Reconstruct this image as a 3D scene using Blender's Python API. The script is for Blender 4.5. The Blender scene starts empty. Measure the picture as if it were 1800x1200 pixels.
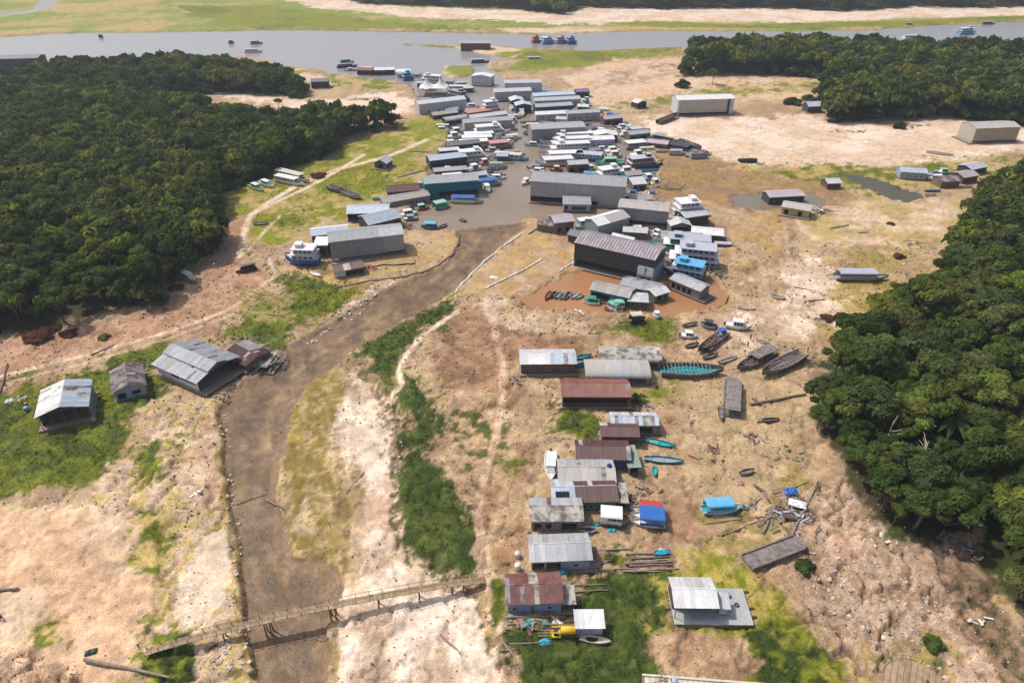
import bpy, math, random
import numpy as np
from mathutils import Vector, Matrix
random.seed(7)
rng = np.random.default_rng(11)
scene = bpy.context.scene
C = scene.collection
R = math.radians

# ------------------------------------------------------------------ camera
CAM_H, PITCH, FPX = 110.0, R(33.0), 1200.0
cam_d = bpy.data.cameras.new('camera'); cam = bpy.data.objects.new('camera', cam_d)
cam_d.sensor_width = 36; cam_d.lens = 24; cam_d.clip_start = 1; cam_d.clip_end = 20000
cam.location = (0, 0, CAM_H); cam.rotation_euler = (math.pi/2 - PITCH, 0, 0)
C.objects.link(cam); scene.camera = cam

# ------------------------------------------------------------------ sky and sun
SUN_EL, SUN_AZ = R(56), R(-62)          # azimuth clockwise from +Y
world = bpy.data.worlds.new('World'); scene.world = world; world.use_nodes = True
wn = world.node_tree; bg = wn.nodes['Background']
sky = wn.nodes.new('ShaderNodeTexSky'); sky.sky_type = 'NISHITA'; sky.sun_disc = False
sky.sun_elevation = SUN_EL; sky.sun_rotation = SUN_AZ
sky.dust_density = 4.0; sky.air_density = 1.0; sky.ozone_density = 1.0
wn.links.new(sky.outputs[0], bg.inputs[0]); bg.inputs[1].default_value = 0.15
sun_d = bpy.data.lights.new('sun', 'SUN'); sun_d.energy = 3.5; sun_d.angle = R(0.6); sun_d.color = (1.0, 0.95, 0.88)
sun = bpy.data.objects.new('sun', sun_d); C.objects.link(sun)
S = Vector((math.sin(SUN_AZ)*math.cos(SUN_EL), math.cos(SUN_AZ)*math.cos(SUN_EL), math.sin(SUN_EL)))
sun.rotation_euler = S.to_track_quat('Z', 'Y').to_euler(); sun.location = (-200, 100, 300)
vs = scene.view_settings
vs.view_transform = 'Standard'; vs.look = 'None'; vs.gamma = 1; vs.use_curve_mapping = False; vs.exposure = -0.05

# ------------------------------------------------------------------ picture point -> point of the place
CT, ST = math.cos(PITCH), math.sin(PITCH)
def P(px, py, z=0.0):
    dx = (px-900)/FPX; du = -(py-600)/FPX
    d = Vector((dx, CT + du*ST, -ST + du*CT))
    t = (CAM_H - z)/(-d.z)
    return Vector((d.x*t, d.y*t, z))
def scale_at(py): return (py+180)*CT/CAM_H          # picture pixels per metre

# ------------------------------------------------------------------ noise
def _hash(ix, iy, seed):
    n = (ix.astype(np.int64)*374761393 + iy.astype(np.int64)*668265263 + seed*1442695041) & 0xffffffff
    n = ((n ^ (n >> 13))*1274126177) & 0xffffffff
    return ((n ^ (n >> 16)) & 0xffff)/65535.0
def vnoise(x, y, seed=0):
    ix = np.floor(x); iy = np.floor(y); fx = x-ix; fy = y-iy
    fx = fx*fx*(3-2*fx); fy = fy*fy*(3-2*fy)
    a = _hash(ix, iy, seed); b = _hash(ix+1, iy, seed); c = _hash(ix, iy+1, seed); d = _hash(ix+1, iy+1, seed)
    return (a+(b-a)*fx)*(1-fy) + (c+(d-c)*fx)*fy
def fbm(x, y, seed=0, o=4, gain=0.55):
    s = 0; a = 1; t = 0
    for i in range(o):
        s = s + a*vnoise(x*(2**i)+17.3*i, y*(2**i)-9.1*i, seed+i); t += a; a *= gain
    return s/t
def sstep(a, b, x):
    t = np.clip((x-a)/(b-a), 0, 1); return t*t*(3-2*t)

# ------------------------------------------------------------------ materials
def nodes_of(name):
    m = bpy.data.materials.new(name); m.use_nodes = True
    nt = m.node_tree; return m, nt, nt.nodes['Principled BSDF']
def N(nt, t, **kw):
    n = nt.nodes.new(t)
    for k, v in kw.items():
        if k.startswith('i_'): n.inputs[int(k[2:])].default_value = v
        else: setattr(n, k, v)
    return n
MATS = {}
def mat(name, col, rough=0.7, col2=None, amt=0.5, scale=1.0, rnd=0.15, bump=0.0, bscale=8.0, metal=0.0, stretch=(1,1,1), spec=0.3, lo=0.4, hi=0.65, wave=0.0):
    """procedural paint / wood / metal: two colours mixed by world-space noise, light per-object variation"""
    if name in MATS: return MATS[name]
    m, nt, b = nodes_of(name); L = nt.links
    b.inputs['Roughness'].default_value = rough; b.inputs['Metallic'].default_value = metal
    b.inputs['Specular IOR Level'].default_value = spec
    geo = N(nt, 'ShaderNodeNewGeometry')
    mp = N(nt, 'ShaderNodeMapping'); mp.inputs['Scale'].default_value = stretch
    L.new(geo.outputs['Position'], mp.inputs[0])
    nz = N(nt, 'ShaderNodeTexNoise'); nz.inputs['Scale'].default_value = scale; nz.inputs['Detail'].default_value = 5; nz.inputs['Roughness'].default_value = 0.62
    L.new(mp.outputs[0], nz.inputs['Vector'])
    mr = N(nt, 'ShaderNodeMapRange'); mr.inputs[1].default_value = lo; mr.inputs[2].default_value = hi; mr.inputs[4].default_value = amt
    L.new(nz.outputs[0], mr.inputs[0])
    mx = N(nt, 'ShaderNodeMix', data_type='RGBA'); c2 = col2 or tuple(c*0.6 for c in col)
    mx.inputs[6].default_value = (*col, 1); mx.inputs[7].default_value = (*c2, 1)
    L.new(mr.outputs[0], mx.inputs[0])
    oi = N(nt, 'ShaderNodeObjectInfo')
    m2 = N(nt, 'ShaderNodeMapRange'); m2.inputs[3].default_value = 1-rnd; m2.inputs[4].default_value = 1+rnd
    L.new(oi.outputs['Random'], m2.inputs[0])
    vm = N(nt, 'ShaderNodeVectorMath', operation='SCALE')
    L.new(mx.outputs[2], vm.inputs[0]); L.new(m2.outputs[0], vm.inputs[3]); L.new(vm.outputs[0], b.inputs['Base Color'])
    if bump > 0:
        n2 = N(nt, 'ShaderNodeTexNoise'); n2.inputs['Scale'].default_value = bscale; n2.inputs['Detail'].default_value = 3
        L.new(mp.outputs[0], n2.inputs['Vector'])
        bp = N(nt, 'ShaderNodeBump'); bp.inputs['Strength'].default_value = bump; bp.inputs['Distance'].default_value = 0.1
        L.new(n2.outputs[0], bp.inputs['Height']); L.new(bp.outputs[0], b.inputs['Normal'])
    MATS[name] = m
    return m

# ------------------------------------------------------------------ mesh builder
class MB:
    def __init__(s): s.v = []; s.f = []; s.m = []
    def add(s, vs, fs, m=0):
        o = len(s.v); s.v += [tuple(v) for v in vs]; s.f += [tuple(i+o for i in f) for f in fs]; s.m += [m]*len(fs); return s
    def box(s, x0, x1, y0, y1, z0, z1, m=0, M=None):
        v = [Vector(p) for p in ((x0,y0,z0),(x1,y0,z0),(x1,y1,z0),(x0,y1,z0),(x0,y0,z1),(x1,y0,z1),(x1,y1,z1),(x0,y1,z1))]
        if M is not None: v = [M @ p for p in v]
        return s.add(v, [(0,3,2,1),(4,5,6,7),(0,1,5,4),(1,2,6,5),(2,3,7,6),(3,0,4,7)], m)
    def prism(s, pts, z0, z1, m=0):
        n = len(pts)
        return s.add([(x,y,z0) for x,y in pts]+[(x,y,z1) for x,y in pts],
                     [tuple(range(n-1,-1,-1)), tuple(range(n,2*n))]+[(i,(i+1)%n,n+(i+1)%n,n+i) for i in range(n)], m)
    def tube(s, pts, r, n=6, m=0, caps=True):
        pts = [Vector(p) for p in pts]; k = len(pts); rs = r if isinstance(r, (list,tuple)) else [r]*k
        vs = []
        for i, p in enumerate(pts):
            d = (pts[min(i+1,k-1)]-pts[max(i-1,0)]).normalized()
            a = d.cross(Vector((0,0,1)));
            if a.length < 1e-3: a = Vector((1,0,0))
            a.normalize(); b = a.cross(d)
            for j in range(n):
                t = 2*math.pi*j/n; vs.append(p + (a*math.cos(t)+b*math.sin(t))*rs[i])
        fs = [(i*n+j, i*n+(j+1)%n, (i+1)*n+(j+1)%n, (i+1)*n+j) for i in range(k-1) for j in range(n)]
        if caps: fs += [tuple(range(n-1,-1,-1)), tuple(range((k-1)*n, k*n))]
        return s.add(vs, fs, m)
    def mesh(s, name, mats, smooth=False):
        me = bpy.data.meshes.new(name); me.from_pydata(s.v, [], s.f)
        for m in (mats if isinstance(mats, (list,tuple)) else [mats]): me.materials.append(m)
        me.polygons.foreach_set('material_index', s.m)
        if smooth: me.polygons.foreach_set('use_smooth', [True]*len(s.f))
        me.update(); return me
    def build(s, name, mats, parent=None, smooth=False, M=None):
        return put(name, s.mesh(name, mats, smooth), parent, M)
def put(name, me, parent=None, M=None):
    o = bpy.data.objects.new(name, me); C.objects.link(o)
    if parent is not None: o.parent = parent
    if M is not None: o.matrix_basis = M
    return o
def tag(o, label, cat, group=None):
    o['label'] = label; o['category'] = cat
    if group: o['group'] = group
    return o
def thing(name, label, cat, loc, rz=0, group=None):
    o = bpy.data.objects.new(name, None); C.objects.link(o); o.empty_display_size = 0.5
    o.location = loc; o.rotation_euler = (0, 0, rz)
    return tag(o, label, cat, group)
def np_mesh(name, V, F, mat_, cols=None, smooth=False):
    me = bpy.data.meshes.new(name); V = np.asarray(V, np.float32); F = np.asarray(F, np.int32)
    me.vertices.add(len(V)); me.vertices.foreach_set('co', V.ravel())
    k = F.shape[1]; me.loops.add(F.size); me.loops.foreach_set('vertex_index', F.ravel())
    me.polygons.add(len(F)); me.polygons.foreach_set('loop_start', np.arange(0, F.size, k, dtype=np.int32))
    if smooth: me.polygons.foreach_set('use_smooth', np.ones(len(F), bool))
    if cols is not None:
        a = me.attributes.new('Col', 'FLOAT_COLOR', 'POINT'); c = np.ones((len(V), 4), np.float32); c[:, :3] = cols
        a.data.foreach_set('color', c.ravel())
    me.materials.append(mat_); me.update(calc_edges=True); me.validate(); return me

# ------------------------------------------------------------------ ground sheet (a fan of cells, finer near the town end)
ys = np.concatenate([np.linspace(-400, 30, 8)[:-1], 30*(1250/30)**np.linspace(0, 1, 640), np.geomspace(1300, 9000, 18)])
us = np.linspace(-1, 1, 700)
def half_w(y): return 0.85*np.maximum(y, 0)+80 + np.maximum(-y, 0)*0.2
GX = us[None, :]*half_w(ys)[:, None]; GY = np.repeat(ys[:, None], len(us), 1)
X = GX.ravel(); Y = GY.ravel()
DEP = np.maximum(Y, 0)*CT + CAM_H*ST; K = DEP/150.0         # how coarse the ground reads at its distance
def wpoly(pp): return np.array([P(x, y).to_tuple()[:2] for x, y in pp])
def seg_dist(px, py, W, closed):
    n = len(W); best = np.full(px.shape, 1e18)
    for i in range(n if closed else n-1):
        a = W[i]; b = W[(i+1) % n]; d = b-a; L2 = max(d @ d, 1e-9)
        t = np.clip(((px-a[0])*d[0]+(py-a[1])*d[1])/L2, 0, 1)
        best = np.minimum(best, (px-a[0]-t*d[0])**2+(py-a[1]-t*d[1])**2)
    return np.sqrt(best)
def inside(px, py, W):
    c = np.zeros(px.shape, bool); n = len(W)
    for i in range(n):
        a = W[i]; b = W[i-1]
        if a[1] == b[1]: continue
        c ^= ((a[1] > py) != (b[1] > py)) & (px < (b[0]-a[0])*(py-a[1])/(b[1]-a[1])+a[0])
    return c
WARP1 = fbm(X/7, Y/7, 5, 4)-0.5; WARP2 = fbm(X/30, Y/30, 9, 3)-0.5; WARP3 = fbm(X/1.8, Y/1.8, 15, 3)-0.5
def zone(pp, soft=1.5, warp=4.0, line=None, off=0.0):
    """weight 0..1 of a stretch of ground outlined in the plan; soft / warp in metres (grow with distance)"""
    W = wpoly(pp); out = np.zeros(len(X))
    mg = 8*soft+2*warp + (line or 0) + abs(off)
    kx = (W[:, 1].max()*CT+CAM_H*ST)/150; mg *= max(kx, 1)
    idx = np.where((X > W[:, 0].min()-mg) & (X < W[:, 0].max()+mg) & (Y > W[:, 1].min()-mg) & (Y < W[:, 1].max()+mg))[0]
    if len(idx) == 0: return out
    x = X[idx]; y = Y[idx]; k = np.clip(K[idx], 0.7, 4)
    if line is None:
        d = seg_dist(x, y, W, True); d = np.where(inside(x, y, W), d, -d)
    else: d = line/2*np.maximum(1, K[idx]*0.7) - seg_dist(x, y, W, False)
    d = d + off*k + warp*k*(WARP1[idx]*2.2+WARP2[idx]*1.3+WARP3[idx]*.9)
    out[idx] = sstep(-soft*k*.45, soft*k*.45, d)
    return out
# ------------------------------------------------------------------ what the ground is made of
COL = {
 'sand': (0.58,0.44,0.325), 'peach': (0.57,0.39,0.265), 'white_sand': (0.68,0.555,0.45), 'tan': (0.375,0.268,0.175), 'soil': (0.245,0.15,0.094), 'soil2': (0.315,0.197,0.125),
 'mud': (0.195,0.13,0.08), 'mud2': (0.125,0.082,0.05), 'algae': (0.225,0.165,0.052), 'algae2': (0.40,0.30,0.165), 'ochre': (0.40,0.27,0.135), 'ochre2': (0.31,0.205,0.10),
 'green': (0.125,0.145,0.024), 'green2': (0.19,0.195,0.034), 'dark': (0.036,0.055,0.013), 'dark2': (0.058,0.078,0.018), 'dry': (0.29,0.235,0.08), 'straw': (0.39,0.30,0.14),
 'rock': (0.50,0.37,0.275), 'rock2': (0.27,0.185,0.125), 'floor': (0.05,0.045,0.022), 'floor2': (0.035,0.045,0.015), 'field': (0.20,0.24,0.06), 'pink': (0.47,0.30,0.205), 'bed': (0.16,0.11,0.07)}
COL = {k: np.array(v) for k, v in COL.items()}
RIVER = [(-900,90),(0,63),(110,57),(330,54),(520,51),(750,55),(940,59),(1140,53),(1400,53),(1540,51),(1650,43),(1800,36),(2700,5),
 (2700,120),(1800,100),(1550,98),(1300,97),(1200,81),(1120,84),(1040,88),(960,84),(880,84),(872,92),(905,100),(860,108),(852,120),(876,126),(884,138),(962,150),(985,165),(1010,188),(1060,200),(1092,215),(1128,236),
 (1132,262),(1160,290),(1150,318),(1112,345),(1135,362),(1172,368),(1240,388),(1274,402),(1288,422),(1262,434),(1180,440),(1120,432),(1070,420),(1000,402),(972,388),(940,382),(900,388),(850,392),(800,400),(768,402),(735,402),(716,384),
 (706,372),(722,360),(742,342),(740,320),(758,290),(770,270),(790,245),(792,215),(780,195),(742,182),(734,165),(722,150),(690,140),(600,132),(560,121),(512,114),(432,98),(400,98),(150,113),(-900,170)]
CREEK = [(934,386),(922,400),(905,415),(870,440),(832,475),(800,510),(742,545),(700,570),(642,600),(592,640),(545,668),(514,700),(508,722),(500,742),(500,790),(486,830),(480,870),(498,920),(510,978),(556,984),(590,1000),(599,1030),(592,1062),(578,1092),(585,1135),(578,1200),(560,1400),
 (440,1400),(455,1200),(440,1120),(430,1050),(420,980),(410,900),(400,830),(395,770),(385,722),(398,692),(440,665),(492,640),(500,612),(560,580),(620,545),(680,506),(742,482),(790,460),(802,440),(808,418),(800,392)]
POND = [(908,524),(958,501),(1005,478),(1040,472),(1120,480),(1175,470),(1230,478),(1254,487),(1274,508),(1264,530),(1214,545),(1150,552),(1074,549),(1000,546),(940,541)]
POND2 = [(1290,346),(1340,338),(1430,339),(1452,354),(1424,366),(1350,364),(1302,360)]
STREAM = [(1478,306),(1530,309),(1634,344),(1604,356),(1566,350),(1508,320)]
FARSTREAM = [(-200,36),(0,23),(56,15),(74,-4),(108,-6),(96,12),(50,23),(0,29),(-200,46)]
L_FOREST = [(-400,640),(0,586),(100,572),(262,536),(334,466),(386,436),(372,380),(388,336),(480,300),(572,272),(600,243),(688,224),(692,217),(640,219),(560,222),(505,230),(430,222),(350,206),(270,190),(240,174),(300,164),(420,164),(534,168),(510,150),(430,130),(330,124),(150,129),(80,140),(0,160),(-400,190)]
R_FOREST = [(1850,292),(1772,332),(1716,372),(1706,402),(1694,440),(1656,482),(1610,524),(1534,564),(1500,604),(1440,640),(1436,700),(1432,752),(1452,800),(1504,838),(1530,880),(1570,932),(1630,952),(1722,926),(1744,1000),(1784,1070),(1830,1110),(2100,1250),(2500,1000),(2300,280)]
M_FOREST1 = [(1200,134),(1262,130),(1330,131),(1440,136),(1500,132),(1560,118),(1700,116),(1820,114),(1820,104),(1700,104),(1540,102),(1440,98),(1300,98),(1215,106)]
M_FOREST2 = [(1448,150),(1446,178),(1462,214),(1540,213),(1642,204),(1700,210),(1800,222),(2300,240),(2300,130),(1800,128),(1640,124),(1540,128),(1480,136)]
F_FOREST = [(640,6),(760,11),(880,15),(990,26),(1010,13),(1180,16),(1330,14),(1480,20),(1600,12),(1700,14),(2400,0),(3400,-20),(3400,-62),(560,-62),(560,-8)]

col = np.repeat(COL['tan'][None, :], len(X), 0)
H = 0.35*(fbm(X/16, Y/16, 31, 4)-0.5)+0.22*(fbm(X/3.1, Y/3.1, 37, 4, .6)-0.5)
wet = np.zeros(len(X)); stony = np.full(len(X), 0.5); grassy = np.zeros(len(X))
NZ = {s: fbm(X/s, Y/s, int(s*10)+3, 4) for s in (2.0, 6.0, 18.0, 60.0)}
STREAK = fbm((X*0.35+Y*0.12)/1.1, (Y*0.35-X*0.1)/6.0, 77, 4)
def mixn(a, b, n, lo=0.40, hi=0.60):
    t = sstep(lo, hi, n)[:, None]; return COL[a]*(1-t)+COL[b]*t
def paint(w, a, b, n=6.0, alpha=1.0, lo=0.40, hi=0.60, st=None, gr=None, wt=None):
    global col, stony, grassy, wet
    nz = STREAK if n == 'streak' else NZ[n]
    ww = (w*alpha)
    col = col*(1-ww[:, None]) + mixn(a, b, nz, lo, hi)*ww[:, None]
    if st is not None: stony = stony*(1-w)+st*w
    if gr is not None: grassy = grassy*(1-w)+gr*w
    else: grassy = grassy*(1-w)
    if wt is not None: wet = wet*(1-w)+wt*w
    return w
FINE = fbm(X/1.1, Y/1.1, 91, 3)
def poly(pp, *a, soft=1.5, warp=4.0, **k):
    if not (k.get('gr') and k['gr'] > .3): return paint(zone(pp, soft, warp*1.15), *a, **k)
    g0, st0, k2 = grassy.copy(), stony.copy(), dict(k); k2['alpha'] = .85*k.get('alpha', 1)      # weeds thin out towards the rim
    w2 = zone(pp, soft, warp*1.6, off=2.6)*sstep(.53, .6, FINE*.6+NZ[2.0]*.4); paint(w2, *a, **k2)
    w1 = zone(pp, soft*2, warp*1.5, off=-.6)*(1-.75*sstep(.6, .68, NZ[2.0]*.55+FINE*.45)); paint(w1, *a, **k)
    return w1
def line(pp, width, *a, soft=0.8, warp=.22, **k): return paint(zone(pp, soft, warp, line=width), *a, **k)
# broad variation of the dry bed
paint(sstep(0.45, 0.62, NZ[60.0]), 'soil2', 'tan', 6.0, 0.6)
paint(sstep(0.5, 0.6, NZ[18.0]), 'sand', 'straw', 2.0, 0.45)
# far bank
poly([(-900,80),(0,66),(540,54),(640,52),(840,56),(960,60),(1400,56),(1540,53),(1800,38),(2700,6),(2700,-70),(-900,-70)], 'field', 'straw', 60.0, soft=2, warp=3, lo=.4, hi=.62)
poly([(-900,60),(0,48),(240,35),(500,45),(500,40),(380,28),(200,20),(0,40),(-900,50)], 'straw', 'field', 60.0, soft=3, warp=6, alpha=.85)
poly([(480,12),(540,20),(640,34),(760,44),(900,48),(1000,50),(900,54),(640,52),(480,50),(380,44),(300,10)], 'green2', 'green', 60.0, soft=3, warp=4)
poly([(490,-4),(640,-4),(700,12),(900,18),(1000,12),(1800,9),(2700,-8),(2700,16),(1800,28),(1600,32),(1400,40),(1250,40),(1120,40),(980,44),(900,36),(760,33),(640,22),(540,12)], 'sand', 'white_sand', 18.0, soft=2, warp=3)
poly([(1060,40),(1150,37),(1330,43),(1560,38),(1700,31),(1800,28),(2700,6),(2700,10),(1800,36),(1600,46),(1420,51),(1200,49),(1100,46)], 'green', 'green2', 60.0, soft=2, warp=2)
poly([(870,50),(1000,48),(1145,49),(1140,53),(1000,58),(900,57)], 'sand', 'straw', 60.0, soft=2, warp=2)
# near bank of the river
poly([(868,86),(1000,89),(1205,80),(1196,99),(1100,104),(1012,120),(930,127),(872,124),(905,101)], 'green', 'green2', 18.0, soft=2, warp=3, gr=.5)
poly([(988,132),(1090,106),(1200,100),(1200,135),(1450,138),(1430,172),(1300,176),(1190,178),(1120,196),(1060,190),(1000,165)], 'sand', 'peach', 18.0, soft=2, warp=3)
poly([(1060,128),(1140,112),(1200,112),(1190,135),(1120,150),(1050,150)], 'rock2', 'sand', 6.0, soft=2, warp=3, alpha=.55, st=.8)
poly([(1084,182),(1190,164),(1290,152),(1450,140),(1450,164),(1300,164),(1195,186),(1100,196)], 'green', 'straw', 6.0, soft=1.5, warp=3, gr=.5, alpha=.9)
poly([(780,116),(826,112),(834,130),(796,136),(780,128)], 'white_sand', 'sand', 6.0, soft=1, warp=2)
poly([(700,76),(800,80),(875,80),(930,86),(905,100),(868,97),(800,84)], 'green2', 'sand', 18.0, soft=1.2, warp=1.5)
poly([(1130,205),(1200,208),(1300,206),(1400,200),(1500,214),(1690,212),(1900,235),(1900,258),(1700,282),(1500,302),(1300,292),(1220,268),(1150,235)], 'sand', 'white_sand', 18.0, soft=2, warp=4, st=.3)
poly([(1230,272),(1300,290),(1500,296),(1640,290),(1800,266),(1800,296),(1640,336),(1580,330),(1480,345),(1330,312)], 'green', 'straw', 6.0, soft=1.5, warp=4, gr=.5, lo=.42, hi=.62)
poly([(500,118),(600,134),(690,145),(690,158),(560,150),(500,140)], 'sand', 'green2', 18.0, soft=1.5, warp=3)
poly([(330,158),(420,158),(490,166),(540,180),(700,160),(735,190),(720,205),(600,196),(520,196),(440,176)], 'white_sand', 'sand', 18.0, soft=1.5, warp=3)
poly([(560,130),(700,140),(700,156),(600,156)], 'green', 'straw', 6.0, soft=1.5, warp=3, gr=.4)
poly([(590,250),(640,222),(720,196),(745,212),(700,222),(640,240)], 'peach', 'pink', 18.0, soft=1.5, warp=3)
# left bank, grass slope with paths
poly([(380,345),(420,300),(560,282),(596,250),(660,232),(735,205),(790,206),(800,238),(764,262),(742,304),(706,336),(650,352),(600,380),(540,412),(500,432),(440,440),(410,420),(390,380)], 'straw', 'green2', 6.0, soft=2, warp=4, gr=.12, lo=.42, hi=.6)
poly([(440,330),(520,312),(600,262),(680,232),(760,210),(790,222),(752,262),(722,300),(650,330),(560,352),(470,350)], 'green2', 'straw', 6.0, soft=2, warp=4, gr=.5, lo=.56, hi=.68)
poly([(430,384),(500,372),(566,376),(560,392),(480,402),(430,400)], 'green', 'green2', 6.0, soft=1.5, warp=3, gr=.8)
poly([(556,330),(640,322),(700,318),(690,330),(600,342)], 'green', 'green2', 6.0, soft=1.5, warp=3, gr=.7)
poly([(440,300),(520,292),(560,300),(520,312),(440,325)], 'dark2', 'green', 6.0, soft=1.5, warp=3, gr=.7, alpha=.8)
poly([(-400,640),(0,592),(250,562),(320,486),(380,452),(392,372),(446,396),(430,446),(468,468),(486,500),(440,536),(300,585),(0,664),(-400,740)], 'pink', 'soil2', 6.0, soft=1.5, warp=3)
poly([(-400,740),(0,676),(150,645),(286,602),(292,655),(300,692),(268,706),(262,742),(200,806),(176,850),(100,872),(0,888),(-400,960)], 'green', 'dark2', 6.0, soft=1, warp=4, gr=1, lo=.45, hi=.56)
poly([(60,760),(240,720),(250,760),(180,800),(60,820)], 'dark', 'green', 6.0, soft=2, warp=4, gr=1, alpha=.75)
poly([(426,436),(500,474),(560,482),(600,498),(626,520),(560,562),(502,584),(494,606),(424,604),(400,575),(450,542),(490,520),(470,480)], 'green', 'dark2', 6.0, soft=1, warp=3, gr=1, lo=.45, hi=.6)
poly([(420,505),(470,498),(520,520),(520,570),(440,560),(410,540)], 'straw', 'green', 2.0, soft=1, warp=3, gr=.3, alpha=.8)
poly([(520,610),(560,585),(640,520),(700,482),(690,500),(620,545),(540,600)], 'rock', 'sand', 2.0, soft=1, warp=3, st=1)
poly([(640,470),(760,432),(800,402),(806,420),(792,452),(700,478),(640,492)], 'ochre', 'algae2', 'streak', soft=1, warp=2, wt=.5, st=.1)
poly([(490,455),(600,470),(640,480),(640,505),(600,500),(520,480)], 'ochre2', 'straw', 2.0, soft=1, warp=2)
# left foreground
poly([(-400,900),(100,878),(182,850),(236,800),(266,744),(272,706),(385,700),(398,800),(412,940),(432,1080),(450,1200),(450,1400),(-400,1400)], 'sand', 'straw', 2.0, soft=1, warp=3, st=.7)
poly([(-400,905),(170,890),(262,944),(272,1010),(262,1080),(255,1130),(200,1210),(-400,1400)], 'peach', 'sand', 18.0, soft=2, warp=3, st=.12)
poly([(120,965),(250,945),(262,980),(180,1000)], 'tan', 'peach', 'streak', soft=2, warp=3, alpha=.6)
poly([(330,1000),(360,950),(400,930),(415,1010),(380,1070),(345,1110),(310,1090)], 'white_sand', 'sand', 2.0, soft=.8, warp=2, st=.3)
poly([(300,760),(380,740),(395,850),(380,880),(300,860)], 'pink', 'sand', 6.0, soft=1, warp=2, alpha=.7)
poly([(225,800),(270,770),(305,765),(300,830),(265,855),(228,840)], 'dark2', 'green', 2.0, soft=.8, warp=3, gr=1, lo=.35)
poly([(236,900),(282,890),(300,950),(280,1010),(255,1000),(270,950)], 'green', 'straw', 2.0, soft=1, warp=3, gr=.8, lo=.42, hi=.55)
poly([(266,1110),(330,1120),(352,1200),(270,1220),(255,1190)], 'dark', 'green', 2.0, soft=.7, warp=2, gr=1)
poly([(62,1110),(98,1105),(110,1140),(70,1150)], 'green', 'straw', 2.0, soft=1, warp=2, gr=.8)
poly([(-200,1150),(60,1150),(140,1200),(140,1400),(-200,1400)], 'rock2', 'peach', 2.0, soft=1.5, warp=3, st=1, alpha=.6)
poly([(385,700),(402,700),(412,820),(428,960),(444,1080),(462,1200),(440,1200),(424,1100),(405,960),(392,830)], 'algae', 'algae2', 2.0, soft=.7, warp=1.5)
# centre
poly([(598,628),(650,668),(694,716),(706,762),(710,830),(704,890),(724,952),(790,1002),(846,1036),(866,1090),(884,1200),(900,1400),(560,1400),(588,1110),(604,1030),(636,950),(640,880),(600,852),(572,800),(590,724)], 'sand', 'white_sand', 6.0, soft=1, warp=2, st=.35)
poly([(604,618),(560,658),(512,692),(506,722),(500,790),(488,850),(498,930),(520,986),(560,982),(604,1014),(618,1040),(634,950),(640,872),(604,850),(574,800),(590,736),(612,690),(620,650)], 'algae', 'algae2', 'streak', soft=1, warp=2, wt=.35, st=.15, lo=.36, hi=.62)
poly([(590,720),(640,690),(690,740),(680,820),(640,850),(590,820)], 'white_sand', 'sand', 'streak', soft=.8, warp=3, alpha=.8)
poly([(520,880),(560,860),(590,880),(560,930),(525,920)], 'sand', 'algae', 'streak', soft=.8, warp=3, alpha=.6)
poly([(560,880),(640,870),(632,960),(600,1010),(560,960)], 'algae2', 'algae', 'streak', soft=1, warp=2, alpha=.8, wt=.3, st=.1)
poly([(574,1092),(596,1100),(602,1200),(570,1260),(580,1140)], 'algae', 'algae2', 'streak', soft=.8, warp=1.5)
paint(zone([(604,618),(512,692),(500,790),(488,850),(498,930),(520,986),(600,1010),(640,872),(600,850),(574,800),(600,720)], 1, 2)*sstep(.52, .6, FINE*.4+STREAK*.6), 'mud', 'ochre2', 2.0, .55, st=.1, wt=.4)
w_alg = zone([(612,612),(560,650),(508,692),(498,790),(484,850),(494,930),(516,990),(604,1020),(628,980),(652,880),(640,850),(600,800),(606,720),(640,680)], 1.2, 3.5)
paint(w_alg*.8*sstep(.46, .56, STREAK*.5+NZ[6.0]*.5), 'algae', 'algae2', 2.0, .8, st=.25, wt=.3)
paint(w_alg*sstep(.55, .61, FINE*.5+NZ[2.0]*.5), 'sand', 'algae2', 2.0, .7, st=.3); paint(w_alg*sstep(.57, .62, FINE*.7+STREAK*.3), 'mud2', 'mud', 2.0, .6, st=.3)
poly([(622,900),(650,870),(690,870),(690,900),(650,960),(615,1045),(606,1030)], 'pink', 'sand', 'streak', soft=.8, warp=1, alpha=.6, wt=.3)
poly([(610,640),(650,664),(706,724),(712,760),(700,880),(720,950),(800,1000),(848,1038),(880,1100),(890,1200),(866,1130),(830,1060),(760,1010),(704,960),(690,890),(694,760),(650,700)], 'rock2', 'sand', 2.0, soft=1, warp=2, st=1, lo=.4, hi=.58)
poly([(735,650),(800,545),(862,530),(930,560),(1040,578),(1048,640),(920,650),(900,760),(965,770),(950,880),(925,950),(880,1010),(852,985),(858,880),(890,750),(860,700),(780,690)], 'soil', 'soil2', 6.0, soft=2, warp=4, st=.5)
poly([(850,850),(905,850),(930,820),(960,800),(950,880),(920,960),(885,1000),(852,980)], 'soil2', 'tan', 6.0, soft=1, warp=2, st=.6)
poly([(800,530),(860,470),(960,450),(1010,500),(930,540),(1040,560),(1050,590),(940,580),(860,560)], 'sand', 'tan', 6.0, soft=1.5, warp=3, st=.6)
poly([(838,478),(880,440),(934,412),(1004,432),(1004,478),(940,505),(870,520),(806,520)], 'ochre', 'tan', 'streak', soft=1, warp=2, wt=.4, st=.1)
poly([(618,626),(640,602),(700,560),(750,537),(800,527),(796,548),(760,580),(722,614),(704,640),(722,658),(744,682),(784,708),(764,734),(722,742),(704,722),(682,690),(650,664)], 'dark', 'dark2', 2.0, soft=.7, warp=3, gr=1)
poly([(650,690),(700,640),(720,660),(690,700)], 'straw', 'dark2', 2.0, soft=.7, warp=3, gr=.4, alpha=.7)
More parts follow.
